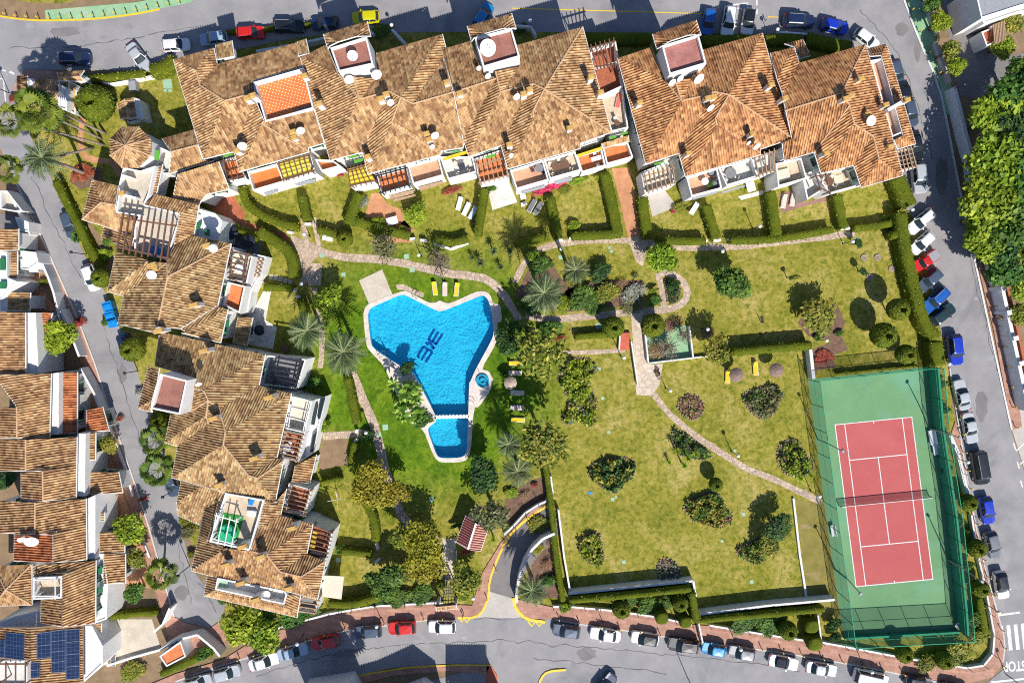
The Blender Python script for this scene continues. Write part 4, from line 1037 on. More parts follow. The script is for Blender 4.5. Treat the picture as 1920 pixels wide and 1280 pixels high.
terrace(TH[7], 'M-40,1110 M205,1110 M205,1330 M-40,1330', 1.0, .2, 'white_tile'); pergola(TH[7], 'M-30,1130 M190,1130 M190,1300 M-30,1300', 3.0, 4, 'wood', 0)
for th, q in ((TH[0], 'E0,655 E38,655 E38,745 E0,745'), (TH[0], 'E0,830 E45,830 E45,885 E0,885')): patch(th, q, 5.3, .12, 'green_paint', 'shutter')
for q in ('E130,760 E300,760 E300,800 E290,910 E200,910 E130,850', 'E230,915 E330,915 E440,1060 E225,1055', 'I585,230 I650,235 I730,490 I640,520 I585,680', 'I720,690 I880,700 I870,965 I720,965', 'I785,1140 I920,1140 I980,1280 I785,1280', 'M785,0 M1000,0 M1080,280 M945,300 M785,150', 'M940,310 M1080,320 M1100,420 M1180,580 M950,540', 'M870,600 M940,600 M930,740 M830,740'):
    structure('courtyard', M['terra_path'], TL(q), (), .006)
for th, q in ((TH[2], 'E205,1115 E255,1115 E255,1195 E205,1195'), (TH[3], 'I398,310 I438,310 I438,375 I398,375'), (TH[3], 'I398,475 I435,475 I435,515 I398,515'), (TH[4], 'I590,765 I630,765 I625,830 I590,830'), (TH[4], 'I585,935 I630,930 I625,970 I588,972'),
              (TH[5], 'I665,1225 I700,1225 I695,1280 I665,1280'), (TH[6], 'M730,405 M765,400 M765,460 M730,465'), (TH[6], 'M730,565 M768,560 M768,600 M730,610')):
    patch(th, q, 5.0, .12, 'green_paint', 'shutter')
def mat_solar():
    m, nt, b = new_mat('solar_cells'); pos = worldpos(nt)
    br = nt.nodes.new('ShaderNodeTexBrick'); nt.links.new(pos, br.inputs['Vector']); br.offset = 0
    br.inputs['Scale'].default_value = 1; br.inputs['Brick Width'].default_value = .5; br.inputs['Row Height'].default_value = .5; br.inputs['Mortar Size'].default_value = .02
    br.inputs['Color1'].default_value = (.008, .018, .055, 1); br.inputs['Color2'].default_value = (.012, .025, .07, 1); br.inputs['Mortar'].default_value = (.06, .09, .16, 1)
    nt.links.new(br.outputs[0], b.inputs['Base Color']); b.inputs['Roughness'].default_value = .25; return m
M['solar'] = mat_solar()
for q in ('285,902 388,888 388,1080 285,1092', '395,886 495,872 495,1188 395,1196', '503,876 605,866 605,1238 503,1246', '240,1122 308,1116 306,1230 240,1236', '48,896 190,906 188,1100 45,1082', '-40,952 44,957 42,1080 -40,1078'):
    pts = []
    for t in q.split():
        x = float(t.split(',')[0]); z = 7.2 - 1.2 * (x - 236) / 389 if x > 236 else 7.2 - 1.2 * (236 - x) / 276
        pts.append(T('M' + t, z))
    pts = ccw(pts); up = Vector((0, 0, 1)); mb = MB()
    mb.add([v + up * .20 for v in pts] + [v + up * .14 for v in pts], [(0, 1, 2, 3), (7, 6, 5, 4), (4, 5, 1, 0), (5, 6, 2, 1), (6, 7, 3, 2), (7, 4, 0, 3)])
    sp = mb.build('solar_panel', M['solar'], TH[7])
    fb = MB(); q2 = [v + up * .18 for v in pts]
    for i in range(4): fb.beam(q2[i], q2[(i + 1) % 4], .07, .09)
    n = int(max((q2[1] - q2[0]).length, (q2[3] - q2[0]).length) / 1.7)
    for k in range(1, n + 1):
        f = k / (n + 1)
        if (q2[1] - q2[0]).length < (q2[3] - q2[0]).length: fb.beam(q2[0].lerp(q2[3], f), q2[1].lerp(q2[2], f), .05, .06)
        else: fb.beam(q2[0].lerp(q2[1], f), q2[3].lerp(q2[2], f), .05, .06)
    fb.build('panel_frame', M['steel'], sp)
# ---------------------------------------------------------------- small buildings
def small(name, label, cat, base): return thing(name, label, cat, P(*base))
o = small('gatehouse', 'small tiled gatehouse with a white wall at the upper left street corner', 'gatehouse', (75, 155))
add_roof(o, 'A130,570@3.2 A205,570@3.6 A205,690@3.6 A130,690@3.2', 3.4, ridge=False, win=False)
add_roof(o, 'A=A245,595@3.4 B=A440,600@3.4 C=A440,690@4 D=A245,685@4;D C E=A440,790@3.2 F=A150,770@3.2 G=A150,690@3.6', 3.4, win=False)
terrace(o, 'A205,590 A245,590 A245,685 A205,685', 4.0, 3.9, 'white')
terrace(o, 'A450,640 A510,660 A500,830 A440,810', 3.6, 3.4, 'white')
terrace(o, 'A510,600 A580,640 A565,860 A505,830', 2.6, 2.3, 'ochre')
add_roof(o, 'A=A430,545@3.6 B=A630,530@3.6 C=A600,575@4.1 D=A440,585@4.1;D C E=A640,610@3.5 F=A435,605@3.6', 3.6, win=False)
o = small('garden_shed', 'small round-topped tiled shed with a white side wall in the shaded garden by the turret', 'shed', (240, 205))
add_roof(o, 'A=A880,785@2.2 B=A935,745@3 C=A965,885@3 D=A905,890@2.2;B E=A1005,735@2.6 F=A1030,885@2.6 C', 2.4, 'tile_old', win=False)
terrace(o, 'A1012,735 A1045,745 A1080,890 A1035,890', 2.4, 2.3, 'white'); terrace(o, 'A950,905 A1040,885 A1045,900 A955,918', 1.2, 1.1, 'white')
o = small('garden_hut', 'small hut with a striped red and white corrugated roof beside the ramp garden', 'hut', (885, 1005))
for i, q in enumerate(('N1575,20@2.4 N1650,82@3.4 N1590,275@3.4 N1503,222@2.4', 'N1650,82@3.4 N1738,130@2.4 N1685,290@2.4 N1590,275@3.4')):
    add_roof(o, q, 3, 'hut_roof' if 'hut_roof' in M else 'tile_new', win=False, ridge=False)
mb = MB(); mb.beam(T('N1650,82', 3.5), T('N1590,275', 3.5), .25, .12); mb.build('ridge_cap', M['white_paint'], o)
o = small('pool_plant_shed', 'flat shed with a bright orange roof behind the curved white wall at the lower left', 'shed', (324, 1225))
terrace(o, 'M1195,1078 M1355,965 M1395,1082 M1248,1158', 2.6, 2.45, 'orange_tile')
o = small('entrance_gate', 'tiled gate canopy with an iron grille at the garden entrance on the lower pavement', 'gate', (835, 1130))
add_roof(o, 'A=N1345,690@3 B=N1490,670@3 C=N1500,695@3.4 D=N1350,708@3.4;D C E=N1508,722@3 F=N1355,735@3', 3, walls=False)
mb = MB()
for t in ('N1360,705', 'N1495,695'): p = T(t, 3); mb.box((p.x, p.y, 0), .4, .4, 2.9)
mb.build('pillar', M['white'], o)
pergola(o, 'N1420,560 N1470,550 N1490,665 N1395,670', 2.8, 5, 'iron', 0, cross=5, w=.07)
o = small('villa', 'white villa with a plain blue-grey flat roof at the upper right corner', 'house', (1880, 20))
terrace(o, 'D1600,140 D1545,-100 D1990,-160 D1990,20 D1880,50', 6.0, 5.85, 'grey_metal')
terrace(o, 'D1605,150 D1880,60 D1990,30 D1990,75 D1880,95 D1620,180', 4.2, 4.0, 'white')
o = small('villa_porch', 'small porch with a red floor and slatted shade beside the upper right villa', 'porch', (1855, 65))
terrace(o, 'D1600,240 D1665,215 D1760,160 D1775,290 D1640,350', 2.8, 2.6, 'brick_red_tile')
pergola(o, 'D1690,200 D1770,170 D1775,290 D1700,320', 3.4, 8, 'wood_light', 0)

o = small('neighbour_house', 'house beyond the bottom edge whose tiled eaves shade the lower road', 'house', (720, 1330))
add_roof(o, '540,1330 640,1318@9 690,1400@9 560,1420', 8.5, ridge=False); add_roof(o, '625,1345 720,1318 790,1295@4.6 830,1318 850,1400 640,1420', 4.2, ridge=False); add_roof(o, '865,1345 945,1345 945,1420 865,1420', 7.0, ridge=False)
# ---------------------------------------------------------------- swimming pool
def mat_water():
    m, nt, b = new_mat('pool_water'); nt.nodes.remove(b)
    pos = worldpos(nt)
    n1 = noise(nt, pos, 2.6, 3, .6, .4); n2 = noise(nt, pos, .9, 2, .5)
    ad = nt.nodes.new('ShaderNodeMath'); nt.links.new(n1.outputs[0], ad.inputs[0]); nt.links.new(n2.outputs[0], ad.inputs[1])
    bp = nt.nodes.new('ShaderNodeBump'); bp.inputs['Strength'].default_value = 1.0; bp.inputs['Distance'].default_value = .045; nt.links.new(ad.outputs[0], bp.inputs['Height'])
    tr = nt.nodes.new('ShaderNodeBsdfTransparent'); tr.inputs[0].default_value = (.60, .93, .97, 1)
    gl = nt.nodes.new('ShaderNodeBsdfGlossy'); gl.inputs['Roughness'].default_value = .10; nt.links.new(bp.outputs[0], gl.inputs['Normal'])
    fr = nt.nodes.new('ShaderNodeFresnel'); fr.inputs[0].default_value = 1.33; nt.links.new(bp.outputs[0], fr.inputs['Normal'])
    mx = nt.nodes.new('ShaderNodeMixShader'); nt.links.new(fr.outputs[0], mx.inputs[0]); nt.links.new(tr.outputs[0], mx.inputs[1]); nt.links.new(gl.outputs[0], mx.inputs[2])
    nt.links.new(mx.outputs[0], nt.nodes['Material Output'].inputs[0]); return m
M['water'] = mat_water()
M['mosaic'] = mat_mottle('blue_mosaic', (.045, .50, .74), (.075, .60, .84), .35, .35, None, 5, .0)
M['mosaic_dark'] = mat_flat('dark_blue_mosaic', (.005, .09, .36), .4)
M['coping'] = mat_slabs('pool_coping', (.60, .52, .46), (.66, .58, .51), (.5, .43, .38), 1.0, 1.0, .3)
pool = thing('swimming_pool', 'large irregular blue swimming pool with pale coping and dark letters on its floor', 'pool', P(800, 680))
mb = MB(); mb.sheet(POUT, [PIN], .06)
for lp, z0, z1, flip in ((POUT, -.1, .06, False), (PIN, -.12, .06, True)):
    for i in range(len(lp)):
        a, b = lp[i], lp[(i + 1) % len(lp)]; q = [(a.x, a.y, z0), (b.x, b.y, z0), (b.x, b.y, z1), (a.x, a.y, z1)]
        mb.add(q, [(3, 2, 1, 0) if flip else (0, 1, 2, 3)])
mb.build('coping', M['coping'], pool)
mb = MB(); mb.sheet(PIN, (), -1.5)
for i in range(len(PIN)):
    a, b = PIN[i], PIN[(i + 1) % len(PIN)]; mb.add([(a.x, a.y, -1.5), (b.x, b.y, -1.5), (b.x, b.y, -.12), (a.x, a.y, -.12)], [(3, 2, 1, 0)])
mb.build('basin', M['mosaic'], pool)
mb = MB()
for t in ('w708,438', 'w740,437', 'w770,436', 'w800,436', 'w832,435', 'w862,434', 'w894,434', 'w926,433', 'w956,433', 'w986,432'):
    p = T(t, 0); mb.lathe((p.x, p.y, -1.5), [(.30, 0), (.30, 1.5), (.26, 1.56)], 12)
mb.build('stepping_stone', M['plastic_white'], pool)
mb = MB(); p0, p1 = T('w700,432', 0), T('w998,428', 0); mb.beam((p0.x, p0.y, -.86), (p1.x, p1.y, -.86), .25, 1.25); mb.build('dividing_wall', M['mosaic'], pool)
mb = MB()
for q in ('635,507 713,552', '640,507 693,415', '676,527 727,443', '705,555 765,458', '612,535 640,560', '640,528 692,588', '668,585 692,588', '592,572 677,622', '592,572 541,662', '632,600 575,695', '672,625 614,712', '541,662 560,672'):
    a, b = q.split(); a, b = T('v' + a, -1.47), T('v' + b, -1.47); mb.beam(a, b, .34, .03)
mb.build('floor_lettering', M['mosaic_dark'], pool)
mb = MB(); mb.sheet(PIN, (), -.10); tag(mb.build('water', M['water']), kind='structure')
p = T('w1125,112'); fb = thing('foot_bath', 'round blue foot bath with a raised ring beside the pool shower', 'foot bath', p)
mb = MB(); mb.lathe((p.x, p.y, .06), [(.95, 0), (.95, .25), (.8, .25), (.8, .12), (.46, .12), (.46, .4), (.3, .4), (.3, .2), (0.01, .2)], 28); mb.build('basin', mat_flat('turquoise_tile', (.01, .30, .46), .35), fb)
mb = MB(); mb.tube([(p.x - .35, p.y + .9, .06), (p.x - .35, p.y + .9, 2.2), (p.x - .1, p.y + .6, 2.3)], .035); mb.build('shower_pipe', M['steel'], fb)
def ladder(t, rz, lab):
    p = T(t); o = thing('pool_ladder', lab, 'pool ladder', p, group='steel pool ladders'); d = Vector((math.cos(rz), math.sin(rz), 0)); n = Vector((-d.y, d.x, 0))
    for s0 in (-1, 1):
        mb = MB(); b = p + n * .28 * s0; mb.tube([b - d * .6 + Vector((0, 0, .06)), b - d * .55 + Vector((0, 0, .7)), b + Vector((0, 0, .9)), b + d * .35 + Vector((0, 0, .6)), b + d * .4 + Vector((0, 0, -1.2))], .035, 6); mb.build('handrail', M['steel'], o)
    mb = MB()
    for z in (-.2, -.5, -.8): mb.beam(p + d * .4 - n * .28 + Vector((0, 0, z)), p + d * .4 + n * .28 + Vector((0, 0, z)), .1, .04)
    mb.build('step', M['steel'], o)
ladder('v530,125', -2.2, 'steel pool ladder at the stone-paved corner near the yellow loungers'); ladder('v225,640', .6, 'steel pool ladder near the banana plants on the west side of the pool')
ladder('v1195,230', 3.1, 'steel pool ladder in the side bay on the east edge of the pool'); ladder('w1015,310', 3.1, 'steel pool ladder just south of the round foot bath')

# ---------------------------------------------------------------- tennis court
TC = [P(*q) for q in ((1515, 711), (1738, 687), (1748, 802), (1772, 960), (1790, 1132), (1793, 1178), (1580, 1190), (1545, 940))]
M['court_green'] = mat_mottle('court_green', (.115, .255, .115), (.16, .32, .15), .12, .9, (.135, .31, .19), 9, .1)
M['court_red'] = mat_mottle('court_red', (.42, .085, .085), (.47, .105, .10), .15, .9, (.44, .10, .095), 9, .1)
structure('tennis_court_surround', M['court_green'], TC, (), .014)
CR = [P(1565.5, 796), P(1709.5, 781.5), P(1749, 1085), P(1605, 1099)]
structure('tennis_court_surface', M['court_red'], CR, (), .018)
cq = lambda u, v: CR[0].lerp(CR[1], u).lerp(CR[3].lerp(CR[2], u), v)
mb = MB()
def cl(u0, v0, u1, v1, w=.13, z=.024):
    a, b = cq(u0, v0), cq(u1, v1); d = (b - a).to_2d().normalized() * w / 2; ribbon(mb, [a - d.to_3d(), b + d.to_3d()], w, z)
cl(0, 0, 1, 0); cl(0, 1, 1, 1)
for u in (0, .125, .875, 1): cl(u, 0, u, 1, z=.0262)
for v in (.225, .76): cl(.125, v, .875, v, z=.0245)
cl(.5, .225, .5, .76, z=.0266); cl(.5, 0, .5, .012, z=.0266); cl(.5, 1, .5, .988, z=.0266)
tag(mb.build('court_lines', M['line_white']), kind='structure')
def mat_mesh(name, col, alpha, scale=0):
    m, nt, b = new_mat(name); b.inputs['Base Color'].default_value = (*col, 1); b.inputs['Roughness'].default_value = .8; b.inputs['Alpha'].default_value = alpha; return m
M['net'] = mat_mesh('net_mesh', (.02, .02, .03), .55); M['fence_mesh'] = mat_mesh('green_fence_mesh', (.05, .30, .20), .42); M['screen_mesh'] = mat_mesh('dark_green_windscreen', (.02, .22, .15), .45)
M['court_wall'] = mat_flat('green_court_wall', (.03, .34, .17), .8)
nt_ = thing('tennis_net', 'dark tennis net across the middle of the red court', 'tennis net', cq(.5, .492))
a, b = cq(-.09, .492), cq(1.09, .492); nmid = (a + b) / 2
def quadw(mb, a, b, z0, z1): mb.quad((a.x, a.y, z0), (b.x, b.y, z0), (b.x, b.y, z1), (a.x, a.y, z1))
mb = MB(); quadw(mb, a, b, .05, 1.0); mb.build('net', M['net'], nt_)
mb = MB(); mb.beam((a.x, a.y, 1.0), (b.x, b.y, 1.0), .07, .08); mb.build('headband', M['line_white'], nt_)
for q in (a, b): mb = MB(); mb.tube([(q.x, q.y, 0), (q.x, q.y, 1.08)], .06); mb.build('net_post', M['iron'], nt_)
fn = thing('tennis_fence', 'tall green wire fence with a solid green lower wall round the tennis court', 'fence', TC[0])
def fence_side(pts, mesh, hz=4.0, step=3.2):
    mb, wb = MB(), MB()
    for i in range(len(pts) - 1): quadw(mb, pts[i], pts[i + 1], .05, hz); wb.beam(pts[i] + Vector((0, 0, hz)), pts[i + 1] + Vector((0, 0, hz)), .07, .07); wb.beam(pts[i] + Vector((0, 0, hz * .5)), pts[i + 1] + Vector((0, 0, hz * .5)), .05, .05)
    mb.build('fence_mesh', M[mesh], fn); wb.build('fence_rail', M['court_wall'], fn)
    for q in resample(pts, step): pb = MB(); pb.tube([(q.x, q.y, 0), (q.x, q.y, hz)], .05, 6); pb.build('fence_post', M['green_paint'], fn)
fence_side([TC[0], TC[7], TC[6]], 'fence_mesh'); fence_side([TC[0], TC[1]], 'fence_mesh', 3.0)
fence_side([TC[1], TC[2], TC[3], TC[4], TC[5]], 'fence_mesh'); fence_side([TC[6], TC[5]], 'screen_mesh')
mb = MB()
for q, z in (((TC[1], TC[2], TC[3], TC[4], TC[5]), 2.3), ((TC[6], TC[5]), .8)):
    for i in range(len(q) - 1):
        d = Vector((.25, 0, 0)) if z > 1 else Vector((0, -.2, 0))
        mb.beam(Vector((q[i].x, q[i].y, z / 2)) + d, Vector((q[i + 1].x, q[i + 1].y, z / 2)) + d, .28, z)
mb.build('lower_wall', M['court_wall'], fn)
def court_lamp(base, top, lab):
    p = P(*base); o = thing('floodlight', lab, 'floodlight', p, group='tennis court floodlights'); q = P(*top, 7.4)
    mb = MB(); mb.tube([p, (p.x, p.y, 3.5), (q.x, q.y, 7.3)], [.10, .08, .06]); mb.build('pole', M['grey_metal'], o)
    mb = MB(); d = (q - P(1657, 945)).to_2d().normalized(); mb.box((q.x, q.y, 7.25), .5, .35, .2, math.atan2(d.y, d.x), .8); mb.build('lamp_head', M['grey_metal'], o)
court_lamp((1533, 823), (1581, 846), 'floodlight pole on the west side of the tennis court, nearer the house'); court_lamp((1565, 1065), (1614, 1113), 'floodlight pole on the west side of the tennis court, nearer the lower road')
court_lamp((1742, 803), (1800, 820), 'floodlight pole on the east side of the tennis court above the bench'); court_lamp((1777, 1049), (1842, 1090), 'floodlight pole on the east side of the tennis court opposite the grey car')
def bench(t, rz, L, lab, w=.6):
    p = T(t); o = thing('bench', lab, 'bench', p, group='white court benches'); mb = MB(); mb.box((p.x, p.y, .40), L, w, .08, rz); mb.build('seat', M['plastic_white'], o)
    co, si = math.cos(rz), math.sin(rz)
    for s0 in (-1, 1): mb = MB(); mb.box((p.x + co * s0 * L * .38, p.y + si * s0 * L * .38, .014), .12, w * .8, .39, rz); mb.build('leg', M['grey_metal'], o)
    mb = MB(); mb.box((p.x - si * w * .45, p.y + co * w * .45, .48), L, .08, .4, rz); mb.build('backrest', M['plastic_white'], o)
bench('L1218,715', -1.4, 2.1, 'upper white bench on the east edge of the tennis court', .9); bench('L1245,805', -1.4, 1.5, 'lower white bench on the east edge of the tennis court', .8)
bench('P478,130', -1.4, 1.6, 'white bench by the west fence of the tennis court'); bench('P1425,850', -.7, 1.3, 'white bench in the south-east corner of the tennis court', .8)
p = T('L565,825'); mb = MB(); mb.lathe((p.x, p.y, .02), [(.14, 0), (.16, .3), (.02, .32)], 10); tag(mb.build('ball_basket', M['iron']), 'small dark ball basket on the upper left of the red court', 'basket')

# ---------------------------------------------------------------- garden walls and fences
def wall_thing(px, w, h, lab, mat='white', posts=None, name='garden_wall', cap=None, z0=0.0):
    pts = TL(px, z0 + h); o = thing(name, lab, 'wall', (pts[0].x, pts[0].y, z0)); mb = MB()
    for i in range(len(pts) - 1): a, b = pts[i], pts[i + 1]; mb.beam((a.x, a.y, z0 + h / 2), (b.x, b.y, z0 + h / 2), w, h)
    mb.build('wall', M[mat], o)
    if cap:
        cb = MB()
        for i in range(len(pts) - 1): a, b = pts[i], pts[i + 1]; cb.beam((a.x, a.y, z0 + h + .03), (b.x, b.y, z0 + h + .03), w + .08, .06)
        cb.build('coping', M[cap], o)
    if posts:
        st, ph = posts
        for q in resample(pts, st): pb = MB(); pb.tube([(q.x, q.y, z0 + h), (q.x, q.y, z0 + h + ph)], .045, 6); pb.build('fence_post', M['iron'], o)
        for k in (.35, .7, 1.0):
            pb = MB()
            for i in range(len(pts) - 1): a, b = pts[i], pts[i + 1]; pb.tube([(a.x, a.y, z0 + h + ph * k), (b.x, b.y, z0 + h + ph * k)], .012, 4)
            pb.build('fence_wire', M['iron'], o)
    return o
wall_thing('487,1191 540,1171 617,1151 660,1143 705,1136 760,1133 815,1130 832,1131', .25, .7, 'low white wall with thin fence posts behind the lower pavement, west of the gate', posts=(2.2, 1.1))
wall_thing('1037,1137 1067,1137 1155,1145 1235,1157 1298,1171', .25, .7, 'low white wall with thin fence posts behind the lower pavement, east of the ramp', posts=(2.2, 1.1))
wall_thing('1330,1172 1440,1190 1507,1200', .25, .7, 'low white wall with fence posts in front of the topiary above the open-top car', posts=(2.2, 1.1))
wall_thing('1541,1204 1585,1212 1690,1232 1770,1246 1815,1252 1845,1247 1862,1226 1865,1192 1850,1110 1830,1022 1822,965', .25, .7, 'long low white wall with thin fence posts curving round the tennis court corner', posts=(2.2, 1.1))
wall_thing('1782,815 1797,850 1815,925', .5, 1.0, 'thick pale blue wall beside the tennis court near the black van', posts=(2.6, .9))
wall_thing('1047,955 1058,1045 1069,1108', .25, 1.2, 'white retaining wall along the west edge of the large dry lawn')
wall_thing('1066,1113 1180,1101 1300,1089', .3, 1.6, 'long white retaining wall below the small rocky bed')
wall_thing('1300,1089 1305,1118', .3, 1.6, 'short white wall end at the corner of the stepped hedge')
wall_thing('1308,1152 1440,1135 1565,1124', .3, 1.6, 'white retaining wall along the bottom of the lawn left of the tennis court')
wall_thing('1488,934 1500,1040 1514,1130', .28, .3, 'low white edging wall between the lawn and the bare strip by the tennis court')
wall_thing('1300,1120 1318,1205', .2, 1.4, 'white cross wall behind the small dark bush on the lower pavement'); wall_thing('1534,1153 1541,1208', .2, 1.4, 'white cross wall between the clipped cubes and the tennis fence')
wall_thing('1520,655 1526,710', .45, 1.5, 'short white wall at the north-west corner of the tennis court')
wall_thing('1209,616 1216,681 1300,671 1293,612', .2, .9, 'white wall round the small play yard with bare trees'); wall_thing('1300,671 1330,667', .2, .5, 'low white wall running east from the play yard')
wall_thing('1184,640 1196,722', .18, .8, 'thin white wall beside the paved steps below the red tiled steps')
wall_thing('1163,625 1161,655', .2, .6, 'small white cheek wall left of the red steps')
wall_thing('1033,936 1010,946 985,962 963,986 945,1003', .3, .9, 'curved white wall with railing above the garage ramp, upper side', posts=(2.0, .8))
rw = wall_thing('1040,1000 1018,1010 998,1030 983,1055 973,1085 969,1110 968,1130', .35, 2.0, 'tall curved white wall on the lower side of the garage ramp')
wall_thing('1032,893 1036,925', .35, 1.4, 'short white pillar wall above the garage ramp entrance')
wall_thing('1790,163 1800,200 1812,250 1826,300 1838,380', .45, 2.2, 'pale wall with pillars beside the east road under the big trees')
o = wall_thing('1868,490 1880,540 1890,585 1902,640 1915,700 1930,770', .5, 2.4, 'long bluish white wall with pillars along the pink pavement', posts=None)
for t in ('1874,541', '1885,586', '1897,634', '1908,681', '1920,730'):
    p = P(*tok(t), 2.6); mb = MB(); mb.box((p.x + .4, p.y, 0), .55, .5, 2.8, .2); mb.box((p.x + .4, p.y, 2.8), .7, .65, .12, .2); mb.build('pillar', M['white'], o)
wall_thing('1878,490 1890,540 1901,585 1912,634 1925,700', .35, 1.8, 'dark red pierced brick wall behind the bluish white pillared wall', 'brick_red_tile', name='brick_wall')
wall_thing('1737,0 1748,30 1760,62', .5, 1.0, 'grey-white kerb wall above the green pavement, upper half', 'concrete'); wall_thing('1755,80 1768,115 1782,155', .5, 1.0, 'grey-white kerb wall above the green pavement, lower half', 'concrete')
wall_thing('130,142 170,145 205,158 240,152 270,146 300,140', .3, .9, 'broken low white garden wall along the yellow hedge')
wall_thing('700,64 690,55 622,68 560,82 480,96', .3, 1.6, 'shaded white wall at the back of the upper left block along the upper road')
wall_thing('735,55 760,82', .35, 1.5, 'slanting white wall by the white globe lamp behind the upper block'); wall_thing('967,48 995,50 1005,66', .3, 1.5, 'bent white wall right of the second roof tower')
wall_thing('1460,60 1515,64', .25, 1.2, 'white wall below the parked navy cars of the upper road')
for lab, q in (('white street wall with a green gate in front of the first townhouse', '15,358 33,395 55,440'), ('white street wall between the two planted courtyards on the side road', '68,470 90,520 100,548 112,600'), ('white street wall in front of the big round tree', '112,580 130,620 148,668'),
               ('white street wall beside the new red lean-to roof', '150,690 175,735 188,770'), ('white street wall below the flowering bush', '205,800 222,845 238,890 248,930'), ('white street wall next to the yellow-green tree of the lower townhouses', '252,960 262,1000 280,1045'), ('curved white wall at the turning circle', '288,1185 305,1170 318,1140'),
               ('curved white wall behind the flat orange shed', '300,1218 330,1200 370,1190 400,1215 412,1230'), ('low white edge wall of the paved yard with the striped loungers', '200,1248 250,1232 300,1218')):
    wall_thing(q, .3, 2.0 if 'low' not in lab else .5, lab)
for i, (lab, q) in enumerate((('short white gatepost beside the house hedge left of the garden paths', '566,404 573,402'), ('white gate step between two hedges at the head of the twin paths', '571,420 583,419'), ('white gate block at the end of the red alley', '538,435 548,436'), ('white gate block right of the terracotta patio', '768,448 778,447'), ('second white gate block next to the terracotta patio steps', '788,450 799,451'),
                             ('white wall end in front of the leafy bush under the white loungers', '812,455 845,467 878,455'), ('white gatepost left of the palm trunk on the upper garden path', '1044,450 1056,450'), ('white gatepost at the left end of the long hedge by the terracotta path', '1067,446 1071,446'),
                             ('white gatepost at the right end of the round-ended hedge', '1324,451 1327,451'), ('white gate step beside the double globe lamp', '1338,451 1352,450'), ('white gatepost beside the right-hand upper hedge', '1365,449 1370,448'), ('white gate step below the last upper garden', '1576,429 1594,428'), ('white gate block at the far right end of the upper garden path', '1600,428 1612,426'),
                             ('white gate block left of the short lamp by the stepping slabs', '550,540 552,548'), ('white gate block at the corner of the left garden hedge', '555,556 561,556'), ('white gate pier beside the shaded path south-west of the pool', '668,812 669,805'), ('white gate pier in the shade below the globe lamp', '664,827 670,824'), ('white gate pier near the clothes-drying lawn', '705,1017 708,1030'), ('lower white gate pier near the clothes-drying lawn', '704,1055 711,1048'))):
    wall_thing(q, .35, .8, lab, name='gate_wall')
wall_thing('830,1035 829,1085', .12, .9, 'white handrail wall on the left of the garden gate path', 'white_paint', name='handrail'); wall_thing('855,1035 855,1090', .12, .9, 'white handrail wall on the right of the garden gate path', 'white_paint', name='handrail')
mb = MB(); p = T('1172,640')
for k in range(7): q = P(1172 - k * .3, 626 + k * 4.6); mb.box((q.x, q.y, 0), 1.35, .36, .5 - k * .06, .05)
tag(mb.build('steps', M['red_step']), 'flight of red tiled garden steps between two topiary balls', 'steps')
# ================================================================== VEGETATION
nrg = np.random.default_rng(11)
def leaf_mesh(name, pts, nrm, size, mat, val=None, aspect=1.7, jit=.6):
    """many small pointed leaf faces at pts, facing roughly nrm"""
    n = len(pts); r = nrg.normal(size=(n, 3)) * jit; nn = nrm + r; nn /= np.linalg.norm(nn, axis=1)[:, None] + 1e-9
    t = np.cross(nn, nrg.normal(size=(n, 3))); t /= np.linalg.norm(t, axis=1)[:, None] + 1e-9; b = np.cross(nn, t)
    s = size * nrg.uniform(.6, 1.3, size=(n, 1)); L = t * s * aspect / 2; W = b * s / 2
    v = np.stack([pts - L, pts + W - L * .1, pts + L, pts - W - L * .1], axis=1).reshape(-1, 3)
    me = bpy.data.meshes.new(name); me.vertices.add(4 * n); me.vertices.foreach_set('co', v.astype(np.float32).ravel())
    me.loops.add(4 * n); me.loops.foreach_set('vertex_index', np.arange(4 * n, dtype=np.int32))
    me.polygons.add(n); me.polygons.foreach_set('loop_start', np.arange(0, 4 * n, 4, dtype=np.int32)); me.polygons.foreach_set('loop_total', np.full(n, 4, dtype=np.int32))
    at = me.attributes.new('v', 'FLOAT', 'FACE'); val = nrg.uniform(0, 1, n) if val is None else val
    at.data.foreach_set('value', np.clip(val, 0, 1).astype(np.float32)); me.update(calc_edges=True); me.materials.append(mat); return me

def blob_points(blobs, n, shell=.55, zmin=None):
    vol = np.array([b[3] * b[4] * b[5] for b in blobs]) ** .75; k = nrg.choice(len(blobs), n, p=vol / vol.sum()); B = np.array(blobs)[k]
    d = nrg.normal(size=(n, 3)); d /= np.linalg.norm(d, axis=1)[:, None]
    d[:, 2] = np.where((d[:, 2] < -.3) & (nrg.random(n) < .7), -d[:, 2], d[:, 2])
    r = shell + (1 - shell) * nrg.random(n) ** .6; r *= 1 + .12 * nrg.normal(size=n)
    p = B[:, :3] + d * B[:, 3:6] * r[:, None]; nn = d + np.array([0, 0, .6])
    val = .5 + .22 * nrg.normal(size=n) + (np.array([hash((int(i) * 7919) % 97) % 97 for i in k]) / 97 - .5) * .35
    if zmin is not None: p[:, 2] = np.maximum(p[:, 2], zmin + .05 * nrg.random(n))
    return p, nn, val

def crown_blobs(nb, spread=.62, rmin=.28, rmax=.5, flat=.75):
    out = [(0, 0, .1, .55, .55, .5 * flat)]
    for i in range(nb):
        a = 2 * math.pi * (i + nrg.uniform(-.3, .3)) / nb * (1 if i < nb * .65 else 1.9); rr = spread * nrg.uniform(.75, 1.15) * (1 if i < nb * .65 else .5); s = nrg.uniform(rmin, rmax)
        out.append((rr * math.cos(a), rr * math.sin(a), nrg.uniform(-.15, .35) * flat, s, s * nrg.uniform(.8, 1.1), s * flat))
    return out

